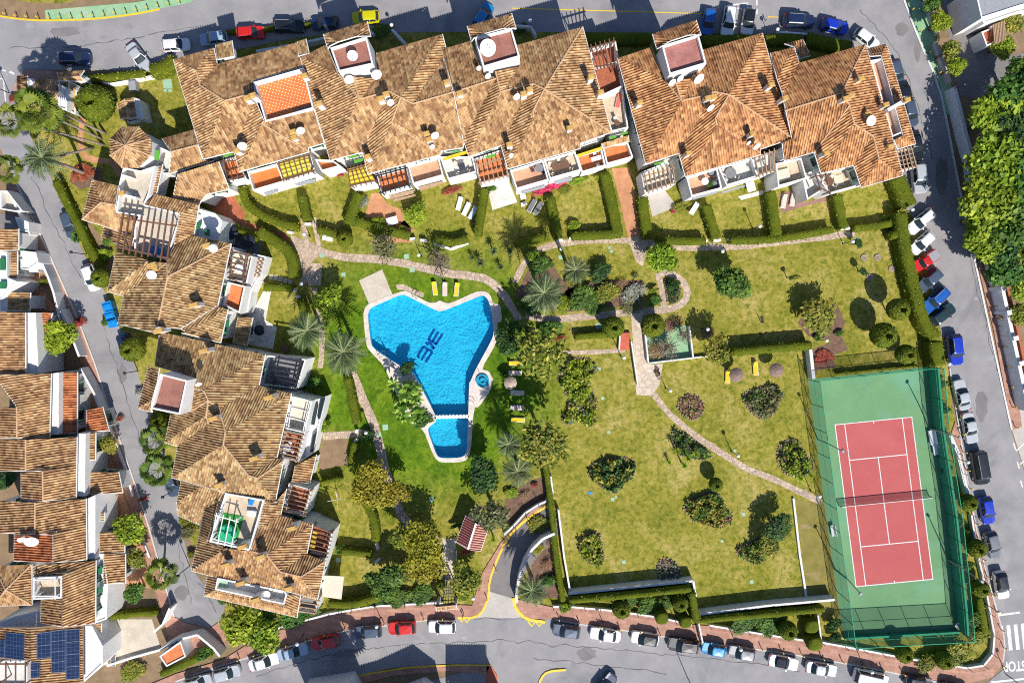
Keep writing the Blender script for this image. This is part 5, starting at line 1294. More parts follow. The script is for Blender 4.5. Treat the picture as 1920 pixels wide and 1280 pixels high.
STY = {  # leaf material, blobs, faces, leaf size (unit crown), shell, flat
    'lime': ('lime', 11, 1700, .115, .6, .7), 'green': ('green', 11, 1700, .12, .55, .75), 'dark': ('dark', 10, 1700, .12, .5, .8), 'olive': ('olive', 13, 900, .085, .3, .7),
    'yellow': ('yellow', 14, 2100, .085, .35, .6), 'bare': ('bare', 12, 800, .055, .2, .7), 'mixed': ('mixed', 12, 1500, .11, .4, .7), 'grey': ('grey', 9, 900, .09, .4, .7), 'red': ('red', 9, 800, .12, .4, .6),
    'magenta': ('magenta', 7, 500, .14, .4, .5), 'brown': ('brown', 10, 900, .07, .3, .5), 'sparse': ('olive', 15, 850, .10, .25, .6), 'conifer': ('mixed', 0, 0, 0, 0, 0)}
CROWN = {}
def crown_mesh(style, k):
    key = (style, k)
    if key not in CROWN:
        mt, nb, nf, ls, sh, fl = STY[style]; p, n, v = blob_points(crown_blobs(nb, flat=fl), nf, sh); CROWN[key] = leaf_mesh('crown', p, n, ls, LEAF[mt], v)
    return CROWN[key]

def limb_mesh(mb, base, top, r, n=5, spread=1.0, rr=None):
    rr = rr or rng
    c = base.lerp(top, .55); mb.tube([base, base.lerp(c, .5) + Vector((rr.uniform(-.1, .1), rr.uniform(-.1, .1), 0)), c], [r, r * .8, r * .65], 7)
    for i in range(n):
        a = 2 * math.pi * i / n + rr.uniform(-.4, .4); q = top + Vector((math.cos(a), math.sin(a), rr.uniform(-.1, .3))) * spread
        mb.tube([c, c.lerp(q, .5) + Vector((0, 0, .15 * spread)), q], [r * .55, r * .35, r * .12], 5)

tree_i = [0]
def tree(t, rpx, h, style, label, name='tree', cat='tree', group=None, sq=1.0, rz=None):
    zc = h * .68; p = T(t, zc); R = rpx / S * (H - zc) / H; tree_i[0] += 1
    o = thing(name, label, cat, (p.x, p.y, 0), 0, group); mb = MB(); base = Vector((p.x, p.y, 0)); top = Vector((p.x, p.y, zc))
    bare = style in ('bare', 'sparse', 'olive')
    limb_mesh(mb, base, top, max(.08, .055 * R + .03 * h), 9 if bare else 5, R * (.8 if bare else .55)); mb.build('trunk', M['bark'], o, True)
    c = link('crown', crown_mesh(style, tree_i[0] % 3), o); c.location = (0, 0, zc); c.scale = (R * 1.05, R * sq * 1.05, min(R, h * .42)); c.rotation_euler = (0, 0, rng.uniform(0, 6.28) if rz is None else rz); return o

def shrub(t, rpx, h, style, label, name='shrub', group=None, sq=1.0, rz=0.0):
    p = T(t, h * .5); R = rpx / S; tree_i[0] += 1; o = thing(name, label, name.replace('_', ' '), (p.x, p.y, 0), 0, group)
    c = link('foliage', crown_mesh(style, tree_i[0] % 3), o); c.location = (0, 0, h * .45); c.scale = (R * 1.1, R * sq * 1.1, h * .62); c.rotation_euler = (0, 0, rz)
    mb = MB(); q = Vector((p.x, p.y, 0))
    for i in range(4): a = i * 1.6; mb.tube([q, q + Vector((math.cos(a) * R * .4, math.sin(a) * R * .4, h * .5))], [.05, .02], 5)
    mb.build('stem', M['bark'], o); return o

# ------------------------------------------------ palms
def frond_quads(base, az, L, droop, up, width, nl, V, F, val):
    """one feather frond: arched rib with leaflet pairs"""
    d = np.array([math.cos(az), math.sin(az), 0]); side = np.array([-d[1], d[0], 0]); tone = nrg.normal(.5, .2)
    pts = [base + d * L * s + np.array([0, 0, 1]) * (up * L * s - droop * L * s * s) for s in np.linspace(0, 1, nl + 1)]
    def q(a, b, c, e, v): b0 = len(V); V.extend([a, b, c, e]); F.append((b0, b0 + 1, b0 + 2, b0 + 3)); val.append(v)
    for i in range(nl):
        s = (i + .5) / nl; w = width * L * (math.sin(math.pi * min(1, s * .9 + .12)) ** .7); a = pts[i]; b = pts[i + 1]
        r = .02 * L * (1 - s) + .01; q(a - side * r, b - side * r, b + side * r, a + side * r, tone + .35)
        for sg in (1, -1):
            tip = (a + b) / 2 + side * sg * w + d * w * .75 + np.array([0, 0, -.35 * w + .15 * w * nrg.normal()]); k = (b - a) * .7
            q(a, a + k, tip + k * .2, tip, tone + .12 * nrg.normal() + (.1 if sg > 0 else -.06))
def mk_mesh(name, V, F, val, mat):
    me = bpy.data.meshes.new(name); me.from_pydata([tuple(v) for v in V], [], F); at = me.attributes.new('v', 'FLOAT', 'FACE'); at.data.foreach_set('value', np.clip(np.array(val, dtype=np.float32), 0, 1)); me.materials.append(mat); return me
def date_crown(k):
    V, F, val = [], [], []; n = 36
    for i in range(n):
        f = i / n; az = i * 2.39996 + nrg.uniform(-.15, .15); up = 1.15 * (1 - f) ** .8 - .05; frond_quads(np.array([0, 0, 0.]), az, nrg.uniform(.85, 1.05) * (.78 + .25 * f), .45 + .35 * f, up, .19, 12, V, F, val)
    return mk_mesh('crown', V, F, val, LEAF['palm'])
def fan_crown(k):
    V, F, val = [], [], []; n = 22
    for i in range(n):
        f = i / n; az = i * 2.39996 + nrg.uniform(-.2, .2); el = 1.0 - 1.5 * f; d = np.array([math.cos(az) * math.cos(el), math.sin(az) * math.cos(el), math.sin(el)]); side = np.array([-math.sin(az), math.cos(az), 0]); up = np.cross(d, side)
        c = d * nrg.uniform(.5, .68); b0 = len(V); V.extend([side * .012, -side * .012, c - side * .012, c + side * .012]); F.append((b0, b0 + 1, b0 + 2, b0 + 3)); val.append(.9); tone = nrg.normal(.55, .22)
        m = 11; R = nrg.uniform(.32, .44)
        for j in range(m):
            a0 = -1.9 + 3.8 * j / m; a1 = -1.9 + 3.8 * (j + 1) / m; am = (a0 + a1) / 2
            pt = lambda a, r, dz: c + d * r * math.cos(a) + side * r * math.sin(a) - up * dz
            b0 = len(V); V.extend([c, pt(a0, R * .72, .05), pt(am, R * (1 - .12 * abs(am)), .16), pt(a1, R * .72, .02)]); F.append((b0, b0 + 1, b0 + 2, b0 + 3)); val.append(tone + .1 * nrg.normal())
    return mk_mesh('crown', V, F, val, LEAF['palm_green'])
DC = [date_crown(k) for k in range(3)]; FC = [fan_crown(k) for k in range(3)]
def palm(t, rpx, h, kind, label, lean=None, group=None):
    p = T(t, h); b = Vector((p.x, p.y, 0)) if lean is None else T(lean); R = rpx / S * (H - h) / H; tree_i[0] += 1
    o = thing('palm_tree', label, 'palm tree', b, 0, group); mb = MB(); r0 = .26 if kind == 'date' else .17
    mb.tube([b, b.lerp(p, .1), b.lerp(p, .5) + Vector((.08, .05, 0)), b.lerp(p, .93), p], [r0 * 1.35, r0, r0 * .9, r0 * .85, r0 * 1.2], 10)
    mb.build('trunk', M['palm_trunk'], o, True); c = link('crown', (DC if kind == 'date' else FC)[tree_i[0] % 3], o); c.location = p - b + Vector((0, 0, .1)); c.scale = (R, R, R * .9); c.rotation_euler = (0, 0, rng.uniform(0, 6)); return o
def rosette(t, rpx, h, label, mat='palm', nblade=26, name='agave', group=None, stem=0.0):
    p = T(t, h); R = rpx / S; V, F, val = [], [], []
    for i in range(nblade):
        az = i * 2.39996; f = i / nblade; L = nrg.uniform(.8, 1.0); el = 1.3 - 1.1 * f; d = np.array([math.cos(az) * math.cos(el), math.sin(az) * math.cos(el), math.sin(el)]); s = np.array([-math.sin(az), math.cos(az), 0]) * .055; m = d * L * .45 + np.array([0, 0, .05]); e = d * L - np.array([0, 0, .25 * f]); tone = nrg.normal(.5, .25)
        for a, b_, c_, d_ in ((-s * .7, m - s, m + s, s * .7), (m - s, e, e, m + s)):
            b0 = len(V); V.extend([a, b_, c_ + (0 if c_ is not e else 1e-4), d_]); F.append((b0, b0 + 1, b0 + 2, b0 + 3)); val.append(tone)
    o = thing(name, label, name.replace('_', ' '), (p.x, p.y, 0), 0, group); c = link('leaves', mk_mesh('leaves', V, F, val, LEAF[mat]), o); c.scale = (R, R, R); c.location = (0, 0, stem + .05)
    if stem: mb = MB(); mb.tube([(p.x, p.y, 0), (p.x, p.y, stem + .1)], [.12, .09], 7); mb.build('stem', M['palm_trunk'], o)
    return o

PALMS = [('1020,550', 47, 9, 'date', 'tall blue-green date palm on the garden bed east of the pool path'), ('1080,506', 31, 8.8, 'date', 'slender date palm standing alone on the small triangular lawn by the terracotta path'),
         ('576,620', 44, 7.2, 'date', 'left of the two big date palms beside the shaded house patio'), ('644,660', 50, 7.4, 'date', 'broad date palm with its trunk by the flagstone path just west of the pool'),
         ('954,833', 30, 6.5, 'date', 'upper of the two overlapping date palms south-east of the pool'), ('970,884', 36, 6.5, 'date', 'lower of the two overlapping date palms south-east of the pool, by the rocky bed'),
         ('998,1106', 36, 5.0, 'date', 'date palm in the planted corner between the garage ramp and the lower pavement'), ('80,296', 45, 8.5, 'date', 'spiky date palm leaning over the side road among the fan palms')]
for t, r, h, k, lab in PALMS: palm(t, r, h, k, lab, lean='160,325' if t == '80,296' else None)
FANS = [('78,212', 36, 11, '190,260', 'largest fan palm of the upper left group, in front of the gatehouse'), ('19,226', 30, 11, '195,272', 'fan palm overhanging the upper left street corner beside the large one'), ('14,318', 26, 9.5, '175,277', 'fan palm low on the left edge above the side road'), ('62,192', 28, 10.5, '198,250', 'fan palm close against the gatehouse roof'),
        ('293,824', 27, 5.5, '300,822', 'upper fan palm of the pair at the side road beside the left block'), ('298,880', 30, 5.5, '306,874', 'lower fan palm of the pair at the side road beside the left block'), ('303,1076', 27, 5.0, '306,1070', 'fan palm on the townhouse pavement above the turning circle')]
for t, r, h, l, lab in FANS: palm(t, r * 1.2, h, 'fan', lab, lean=l)
# tall feathery trees by the pool lawn
def feather_tree(t, rpx, h, lab):
    p = T(t, h); R = rpx / S * (H - h) / H; o = thing('silk_tree', lab, 'tree', (p.x, p.y, 0)); mb = MB(); mb.tube([(p.x, p.y, 0), (p.x, p.y, h * .6), (p.x, p.y, h)], [.3, .22, .1], 8); pts = []
    for i in range(15):
        a = i * 2.4; L = R * rng.uniform(.75, 1.0); e = p + Vector((math.cos(a) * L, math.sin(a) * L, -h * .12 - .2 * (i % 3))); mb.tube([p - Vector((0, 0, h * .12)), p.lerp(e, .55) + Vector((0, 0, .3)), e], [.1, .06, .02], 5)
        for k in range(70):
            s = rng.uniform(.15, 1.05); c = p.lerp(e, s); pts.append((c.x + rng.gauss(0, .32), c.y + rng.gauss(0, .32), c.z + .3 * math.sin(s * 3) + rng.gauss(0, .2)))
    mb.build('trunk', M['bark'], o, True); q = np.array(pts) - np.array([p.x, p.y, 0]); link('crown', leaf_mesh('crown', q, np.tile([0, 0, 1.], (len(q), 1)), .34, LEAF['mixed'], None, 2.2, .5), o)
feather_tree('1012,662', 50, 8, 'large feathery tree with radiating branches on the lawn east of the pool'); feather_tree('1020,836', 46, 8, 'second feathery tree with radiating branches, south of the sun loungers')
for t, r, h, st, lab in [
    ('611,560', 31, 4.5, 'lime', 'bright lime-green tree beside the big palm shadow north-west of the pool'), ('718,468', 30, 4.5, 'olive', 'thin grey-green olive tree over the upper garden path'), ('822,494', 32, 4.5, 'bare', 'nearly bare brown tree above the yellow loungers'),
    ('777,399', 23, 3.2, 'lime', 'round yellow-green tree on the terracotta patio'), ('1238,480', 33, 5, 'lime', 'dense yellow-green tree where the red path meets the garden path'), ('1373,535', 36, 5.5, 'green', 'dark glossy tree alone on the upper right lawn'),
    ('692,906', 44, 5.5, 'yellow', 'golden yellow tree over the lower left lawn'), ('737,928', 30, 5.2, 'yellow', 'smaller golden tree joined to the right side of the large golden one'), ('901,890', 33, 6, 'dark', 'dark green round tree at the south end of the pool lawn'), ('922,962', 37, 6, 'sparse', 'thin branching tree over the striped garden hut'),
    ('785,1020', 44, 6, 'yellow', 'large olive-yellow tree left of the entrance steps, upper crown'), ('800,1065', 38, 5.5, 'yellow', 'olive-yellow tree just above the lower pavement by the entrance steps'), ('722,1085', 36, 5, 'green', 'green tree at the corner of the drying lawn'), ('752,1010', 26, 5, 'mixed', 'mottled tree over the crossing of garden paths'),
    ('876,1080', 31, 4.5, 'mixed', 'mixed green tree right of the garden gate path'), ('447,1165', 40, 6, 'lime', 'large bright tree below the left block, western crown'), ('490,1185', 38, 6, 'lime', 'large green tree below the left block beside the pale blue car'), ('115,636', 36, 5, 'lime', 'big round tree in the townhouse courtyard on the side road'),
    ('243,1000', 34, 5, 'lime', 'light green tree between the lower townhouses and the pavement'), ('258,1045', 22, 4, 'mixed', 'small mottled tree below the light green one at the townhouses'), ('255,1110', 22, 3.4, 'green', 'small green tree next to the lowest fan palm'), ('201,829', 22, 3, 'mixed', 'flowering bush tree in the lower townhouse courtyard'),
    ('1540,592', 40, 3.6, 'mixed', 'wide olive-brown tree in the bed on the upper right lawn'), ('1350,655', 28, 5, 'mixed', 'yellow-green tree at the corner of the play yard'), ('1255,650', 26, 3.2, 'bare', 'bare brown tree inside the play yard, left one'), ('1285,628', 20, 3.0, 'bare', 'bare grey tree inside the play yard, right one'),
    ('1862,222', 56, 8, 'lime', 'tall tree at the top of the wood along the east road'), ('1900,185', 50, 8, 'green', 'tree at the far right edge below the villa drive'), ('1872,290', 62, 9, 'lime', 'very large bright tree overhanging the east road wall'), ('1915,340', 56, 9, 'green', 'dark tree at the right edge beside the very large one'), ('1866,378', 60, 9, 'lime', 'large tree in the middle of the wood along the east road'),
    ('1905,430', 56, 8.5, 'green', 'green tree at the right edge above the pillared wall'), ('1855,455', 46, 7.5, 'lime', 'tree whose crown covers the kerb at the south end of the wood'), ('1890,510', 44, 7, 'green', 'last tree of the wood behind the pillared wall'), ('1838,300', 30, 7, 'lime', 'smaller crown filling the roadside gap of the wood'), ('1900,260', 50, 8.5, 'dark', 'dark tree in the heart of the wood by the villa drive'), ('1895,310', 46, 9, 'lime', 'bright crown between the very large tree and the right edge'), ('1890,410', 44, 8, 'lime', 'bright crown behind the middle of the wood'), ('1880,470', 40, 7.5, 'dark', 'dark crown in the southern part of the wood'), ('1845,410', 34, 7, 'lime', 'low crown hanging over the kerb in the middle of the wood'), ('1910,480', 40, 7, 'mixed', 'mottled crown at the right edge in the south of the wood'), ('1912,530', 34, 6, 'lime', 'bright crown at the right edge above the small tree'), ('1918,140', 36, 7, 'green', 'crown at the right edge just below the villa drive'),
    ('950,640', 24, 4.5, 'dark', 'dark tree between the pool and the feathery tree'), ('962,612', 20, 3.5, 'green', 'small green tree at the foot of the diagonal path'), ('988,628', 20, 3.8, 'dark', 'dark tree right of the diagonal path'), ('1915,590', 24, 4, 'mixed', 'small tree behind the pillared wall by the walker'),
    ('1765,40', 22, 4.5, 'lime', 'hedge tree along the green pavement, uppermost'), ('1778,95', 22, 4.5, 'mixed', 'hedge tree along the green pavement, middle one'), ('1790,125', 20, 4.5, 'lime', 'hedge tree along the green pavement, lowest'), ('1750,5', 18, 4, 'green', 'hedge tree cut by the top edge beside the green pavement'),
    ('1902,40', 30, 4, 'mixed', 'broad bush of trees right of the villa porch'), ('1880,85', 26, 4, 'lime', 'bright small tree below the villa porch'), ('1455,985', 28, 3.5, 'dark', 'dark tree growing out of the kidney bed near the bare strip'), ('1445,1020', 26, 3, 'mixed', 'olive bushy tree in the kidney bed near the bare strip'),
    ('755,1080', 22, 3, 'mixed', 'bush tree between the green tree and the entrance steps'), ('1845,30', 8, 2, 'mixed', 'small plant in the paved corner of the villa')]:
    tree(t, r, h, st, lab)
for t, r, h, st, lab in [
    ('1062,570', 18, 1.4, 'lime', 'bright bush at the left end of the middle bed by the path'), ('1118,575', 20, 1.3, 'green', 'low green bush along the path side of the middle bed'), ('1165,535', 14, 1.2, 'brown', 'reddish dry bush above the lavender'), ('1075,530', 16, 1.4, 'mixed', 'olive bush between the tall palm and the middle bed'), ('985,570', 16, 1.5, 'green', 'green bush left under the tall palm'), ('1035,618', 22, 1.6, 'green', 'spreading green bush below the path under the palm'), ('1050,634', 12, .7, 'red', 'rusty flower strip under the spreading green bush'), ('1000,480', 14, 1.4, 'lime', 'lime bush under the shadow of the tall palm'),
    ('945,700', 9, 1.6, 'dark', 'dark bush beside the striped lounger'), ('1020,945', 10, .8, 'olive', 'small olive plant at the head of the ramp'), ('960,925', 14, .9, 'lime', 'bright low plant in the rocky bed'), ('985,930', 12, .8, 'brown', 'dry plant in the middle of the rocky bed'), ('1010,1030', 12, .9, 'yellow', 'yellow plant in the corner bed right of the garage ramp'), ('1035,1020', 12, .9, 'brown', 'brown grass in the corner bed right of the garage ramp'), ('1030,1090', 14, 1.2, 'green', 'green plant by the corner of the lower pavement palm'),
    ('677,382', 17, 1.8, 'grey', 'silver-grey bush at the corner of the terracotta patio'), ('710,417', 14, 1.5, 'lime', 'lime-green bush in the middle of the terracotta patio'), ('753,431', 9, 1.2, 'lime', 'small lime bush at the lower end of the terracotta patio'), ('913,355', 16, 2.2, 'green', 'leafy bush on the corner of the white patio'),
    ('1190,552', 25, 1.3, 'grey', 'wide grey lavender bush above the garden path'), ('1188,575', 24, 1.2, 'olive', 'olive-coloured low bush below the grey lavender'), ('1095,560', 29, 2.0, 'green', 'green bush mass at the left of the middle bed'), ('1140,550', 26, 1.8, 'mixed', 'flowering olive bush in the middle bed'), ('1128,512', 22, 2.4, 'dark', 'dark bush at the edge of the small triangular lawn'),
    ('1015,500', 22, 1.8, 'green', 'bush behind the tall date palm'), ('1005,575', 18, 1.2, 'dark', 'low dark bush under the tall date palm'), ('1225,545', 12, 1.4, 'lime', 'strip of bright bush left of the looped path'), ('1228,565', 13, 1.2, 'green', 'lower bush left of the looped path'), ('1263,535', 12, 1.6, 'dark', 'clipped dark bush inside the looped path'),
    ('1192,518', 7, .8, 'olive', 'small lone bush on the triangular lawn'), ('1078,424', 13, 1.5, 'lime', 'lime bush in the garden corner right of the palm shadow'), ('535,336', 12, 1.6, 'lime', 'bright bush at the corner of the yellow awning terrace'), ('641,325', 10, 1.4, 'red', 'dark red bush beside the bright yellow-green one below the orange terrace'),
    ('847,358', 20, .9, 'red', 'reddish flowering strip at the foot of the salmon terrace'), ('1060,357', 13, 1.0, 'mixed', 'olive bush at the end of the crimson creeper'), ('1280,386', 20, .8, 'mixed', 'dry climbing plant along the white wall of the upper right block'), ('1262,397', 5, .6, 'magenta', 'small magenta flower bush at the patio corner'), ('1028,352', 34, .7, 'magenta', 'long crimson bougainvillea below the upper terraces'),
    ('460,352', 18, 1, 'mixed', 'low bushes on the bank behind the orange dotted terrace'), ('155,327', 22, 1.0, 'red', 'rust-red bush bed between the leaning palm trunks'), ('28,185', 12, 1.5, 'red', 'dark red bush at the gatehouse corner'), ('150,165', 20, 2.5, 'olive', 'scrubby tree-like bush behind the gatehouse'),
    ('875,1035', 14, 1.2, 'red', 'rust-red bush under the striped garden hut'), ('1003,910', 7, .8, 'red', 'small red bush in the rocky bed by the ramp'), ('1026,903', 7, .8, 'red', 'red flowering bush next to the white pillar wall'), ('1545,672', 18, .7, 'red', 'red and purple flower patch at the tennis court corner'), ('1235,656', 26, 1.0, 'brown', 'wide dry brown shrub filling the lower left of the play yard'), ('1262,612', 20, .7, 'brown', 'dry brown ground shrub along the top of the play yard'),
    ('855,985', 12, 1.2, 'green', 'leafy bush left of the striped garden hut'), ('640,1030', 11, 1.6, 'green', 'round green bush against the lower left block'), ('608,800', 14, 2, 'lime', 'bright bush against the white wall of the left block'), ('590,720', 15, 1.8, 'green', 'bush in the shade beside the black pergola terrace'),
    ('795,1115', 24, 1.2, 'green', 'low planting along the wall left of the entrance gate, right part'), ('750,1122', 24, 1.2, 'green', 'low planting along the wall left of the entrance gate, middle part'), ('710,1126', 18, 1.2, 'dark', 'low planting along the wall left of the entrance gate, left part'), ('870,1117', 14, 1.5, 'lime', 'bright bush beside the white globe lamp at the ramp'),
    ('765,690', 15, 2, 'dark', 'dark spiky bush between the pool edge and the banana plants'), ('793,790', 18, 1.6, 'green', 'green bush at the neck of the pool'), ('690,815', 13, 1.4, 'dark', 'dark bush under the globe lamp on the shaded path'), ('420,1125', 10, 1, 'green', 'bush at the end of the turning circle'), ('560,1150', 36, 1.3, 'green', 'green planting below the lower pergola terrace'),
    ('500,1160', 25, 1.6, 'green', 'green planting between the large tree and the lower pavement'), ('1060,1140', 12, 1.6, 'lime', 'yellow-green bush at the pavement end of the vertical hedge'), ('1215,1135', 20, 1.4, 'green', 'green shrubs in the bottom bed, middle'), ('1180,1128', 18, 1.2, 'green', 'green shrubs in the bottom bed, left'), ('1255,1128', 18, 1.4, 'green', 'green shrubs in the bottom bed, right'),
    ('1400,1165', 30, 1.2, 'green', 'green shrubs below the long retaining wall, left part'), ('1450,1170', 28, 1.3, 'green', 'green shrubs below the long retaining wall, right part'), ('1565,1170', 14, 2, 'dark', 'dark bushes between the white cross wall and the tennis fence, upper'), ('1568,1195', 12, 1.8, 'dark', 'dark bushes between the white cross wall and the tennis fence, lower'),
    ('1740,1245', 22, 1.6, 'mixed', 'shrubs below the tennis court, left part'), ('1795,1232', 30, 1.8, 'mixed', 'wide olive shrubs in the rounded corner below the tennis court'), ('1835,1195', 24, 2, 'mixed', 'shrubs at the right corner of the tennis court'), ('1830,1160', 18, 2, 'green', 'shrubs outside the east tennis fence, lowest'), ('1815,1060', 12, 1.6, 'green', 'shrubs outside the east tennis fence, middle'), ('1800,980', 12, 1.6, 'green', 'shrubs outside the east tennis fence, upper'),
    ('1775,880', 10, 1.5, 'dark', 'shrubs between the tennis wall and the thick blue wall'), ('1768,720', 10, 1.5, 'green', 'shrubs by the tall hedge end near the blue car'), ('1775,770', 9, 1.4, 'dark', 'dark shrubs beside the silver saloon'), ('1535,632', 9, .8, 'green', 'low plant in the soil at the foot of the olive-brown tree'), ('1575,625', 8, .8, 'green', 'low plant beside the globe lamp on the upper right lawn'),
    ('1330,627', 14, .8, 'brown', 'dry brown plants beside the play yard wall'), ('1010,985', 22, 1, 'mixed', 'mixed plants in the corner bed right of the garage ramp'), ('1030,1060', 15, 1, 'brown', 'brown plants in the corner bed right of the garage ramp'), ('205,600', 14, 1.4, 'green', 'bushes behind the blue bins'), ('150,440', 18, 1.4, 'green', 'bushes over the car at the kerb of the side road'),
    ('195,480', 16, 1.2, 'lime', 'bright bushes below the small lower roof of the corner house'), ('262,735', 10, 1.2, 'grey', 'grey-green bush at the side road beside the square tower'), ('355,1000', 18, 1.4, 'olive', 'olive bank of bushes at the bend of the side road'), ('350,975', 14, 1.2, 'mixed', 'upper bushes at the bend of the side road'), ('360,1040', 10, 1.2, 'mixed', 'lowest bushes at the bend of the side road'),
    ('15,385', 10, 1.2, 'green', 'green bush in the first townhouse courtyard'), ('42,533', 13, 1.2, 'green', 'green bush in the second townhouse courtyard'), ('82,530', 10, 1, 'mixed', 'plants in the round white planter of the townhouses'), ('270,935', 12, .8, 'red', 'red climbing plant on the townhouse pavement'), ('225,785', 8, .8, 'red', 'red flowers on the pavement by the green garage'), ('150,605', 12, .8, 'red', 'red creeper along the pavement opposite the bins'),
    ('10,980', 20, 2, 'dark', 'dark bushes at the left edge beside the red roof'), ('15,900', 20, 2, 'dark', 'dark bushes at the left edge above the small gable'), ('385,1225', 16, 2, 'green', 'bushes around the flat orange shed'), ('250,1260', 26, 1.2, 'mixed', 'dark planting below the paved yard'), ('715,60', 20, 1, 'green', 'rough greenery behind the first roof tower'), ('980,55', 14, 1.2, 'dark', 'dark bush by the bent white wall'),
    ('1905,640', 12, 1, 'mixed', 'bush on the bank behind the bluish wall'), ('1690,430', 8, .8, 'lime', 'small bright plant in the last upper garden'), ('1660,410', 8, .8, 'lime', 'small spiky bright plant at the hedge of the last upper garden'), ('1512,355', 14, 1.2, 'lime', 'climbing strip below the sand-coloured terrace'), ('1085,340', 20, 1, 'lime', 'bright strip below the orange courtyard with the white table'), ('1130,330', 16, 1, 'lime', 'bright strip at the head of the terracotta path')]:
    shrub(t, r, h, st, lab, sq=.35 if ('strip' in lab or 'bougainvillea' in lab or 'climbing' in lab) else .8, rz=.28)
# small lawn saplings
for t, r, lab in (('1608,456', 9, 'thin sapling in a round stone ring on the upper right lawn'), ('1619,508', 8, 'small dark conifer in a stone ring on the upper right lawn'), ('1483,520', 5, 'very thin staked sapling beside the yellow flowers')): tree(t, r, 2.2, 'dark', lab, 'sapling', 'sapling')
shrub('1495,521', 8, .4, 'yellow', 'patch of yellow flowers beside the staked sapling', 'flower_patch', sq=.5)
for t, lab in (('1620,483', 'round pale stone tree ring without a tree, nearest the sapling'), ('1645,483', 'second round pale stone ring on the upper right lawn'), ('1672,504', 'round pale stone ring nearest the tall hedge'), ('1630,520', 'pale stone ring around the small conifer')):
    p = T(t); mb = MB(); mb.lathe((p.x, p.y, 0), [(.5, 0), (.5, .12), (.12, .12), (.1, .06)], 16); tag(mb.build('tree_ring', M['stone']), lab, 'tree ring', 'stone rings on the upper right lawn')
# spiky plants
for i, (t, r, st, lab) in enumerate([('900,492', 15, .6, 'spiky palm-like plant right of the bare tree'), ('925,470', 15, .8, 'spiky palm-like plant below the hedge shadow'), ('885,482', 11, .4, 'smaller spiky plant next to the bare tree'), ('938,500', 12, .4, 'spiky plant beside the garden path curve'), ('955,470', 13, .5, 'spiky plant at the end of the round hedge'),
        ('1262,563', 7, 0, 'blue agave in the looped path bed'), ('1270,845', 12, .9, 'agave at the left end of the bed by the curved path'), ('1290,858', 13, .9, 'agave in the middle of the bed by the curved path'), ('1283,872', 12, .9, 'lower agave of the bed by the curved path'), ('1305,850', 11, .6, 'agave on the right of the bed by the curved path'), ('1255,866', 9, .4, 'small agave outside the bed by the curved path'),
        ('1485,880', 13, 1.0, 'yucca at the left of the oval bed by the tennis fence'), ('1500,895', 14, 1.0, 'yucca at the lower left of the oval bed by the tennis fence'), ('1512,870', 13, 1.0, 'yucca at the right of the oval bed by the tennis fence'), ('1520,890', 12, .9, 'yucca nearest the tennis fence'), ('1495,870', 11, .8, 'yucca in the centre of the oval bed by the tennis fence'),
        ('935,975', 13, .5, 'spiky plant above the ramp kerb, upper'), ('925,1010', 12, .5, 'spiky plant above the ramp kerb, lower'), ('948,985', 10, .4, 'spiky plant touching the ramp wall')]): rosette(t, r, st * 1.7 + .3, lab, 'lime' if i > 5 else 'palm', 30, 'agave' if 'agave' in lab else 'spiky_plant', None, st * 1.7)
# banana clump by the pool
o = thing('banana_plants', 'clump of banana plants with big glossy leaves overhanging the west side of the pool', 'banana plants', P(768, 745)); V, F, val = [], [], []
for k in range(15):
    c = P(752 + rng.uniform(-12, 32) + k * .9, 715 + k * 4.6, 0); hh = rng.uniform(1.4, 2.6)
    for i in range(8):
        az = i * 2.4 + k; L = rng.uniform(1.0, 1.6); d = np.array([math.cos(az), math.sin(az), 0]); s = np.array([-d[1], d[0], 0]); b0 = len(V); o3 = np.array([c.x, c.y, hh]) - np.array(offof(o)); w = .2 * L
        a0 = o3; a1 = o3 + d * L * .5 + np.array([0, 0, .5]); a2 = o3 + d * L + np.array([0, 0, -.05]); V.extend([a0, a1 - s * w, a2, a1 + np.array([0, 0, .08]), a1 + s * w]); F += [(b0, b0 + 3, b0 + 2, b0 + 1), (b0, b0 + 4, b0 + 2, b0 + 3)]; tv = nrg.normal(.5, .3); val += [tv, tv + .15]
link('leaves', mk_mesh('leaves', V, F, val, LEAF['banana']), o); mb = MB()
for k in range(9): c = P(758 + k * 4, 715 + k * 8); mb.tube([c, c + Vector((0, 0, 1.9))], [.12, .08], 6)
mb.build('stem', M['palm_trunk'], o)

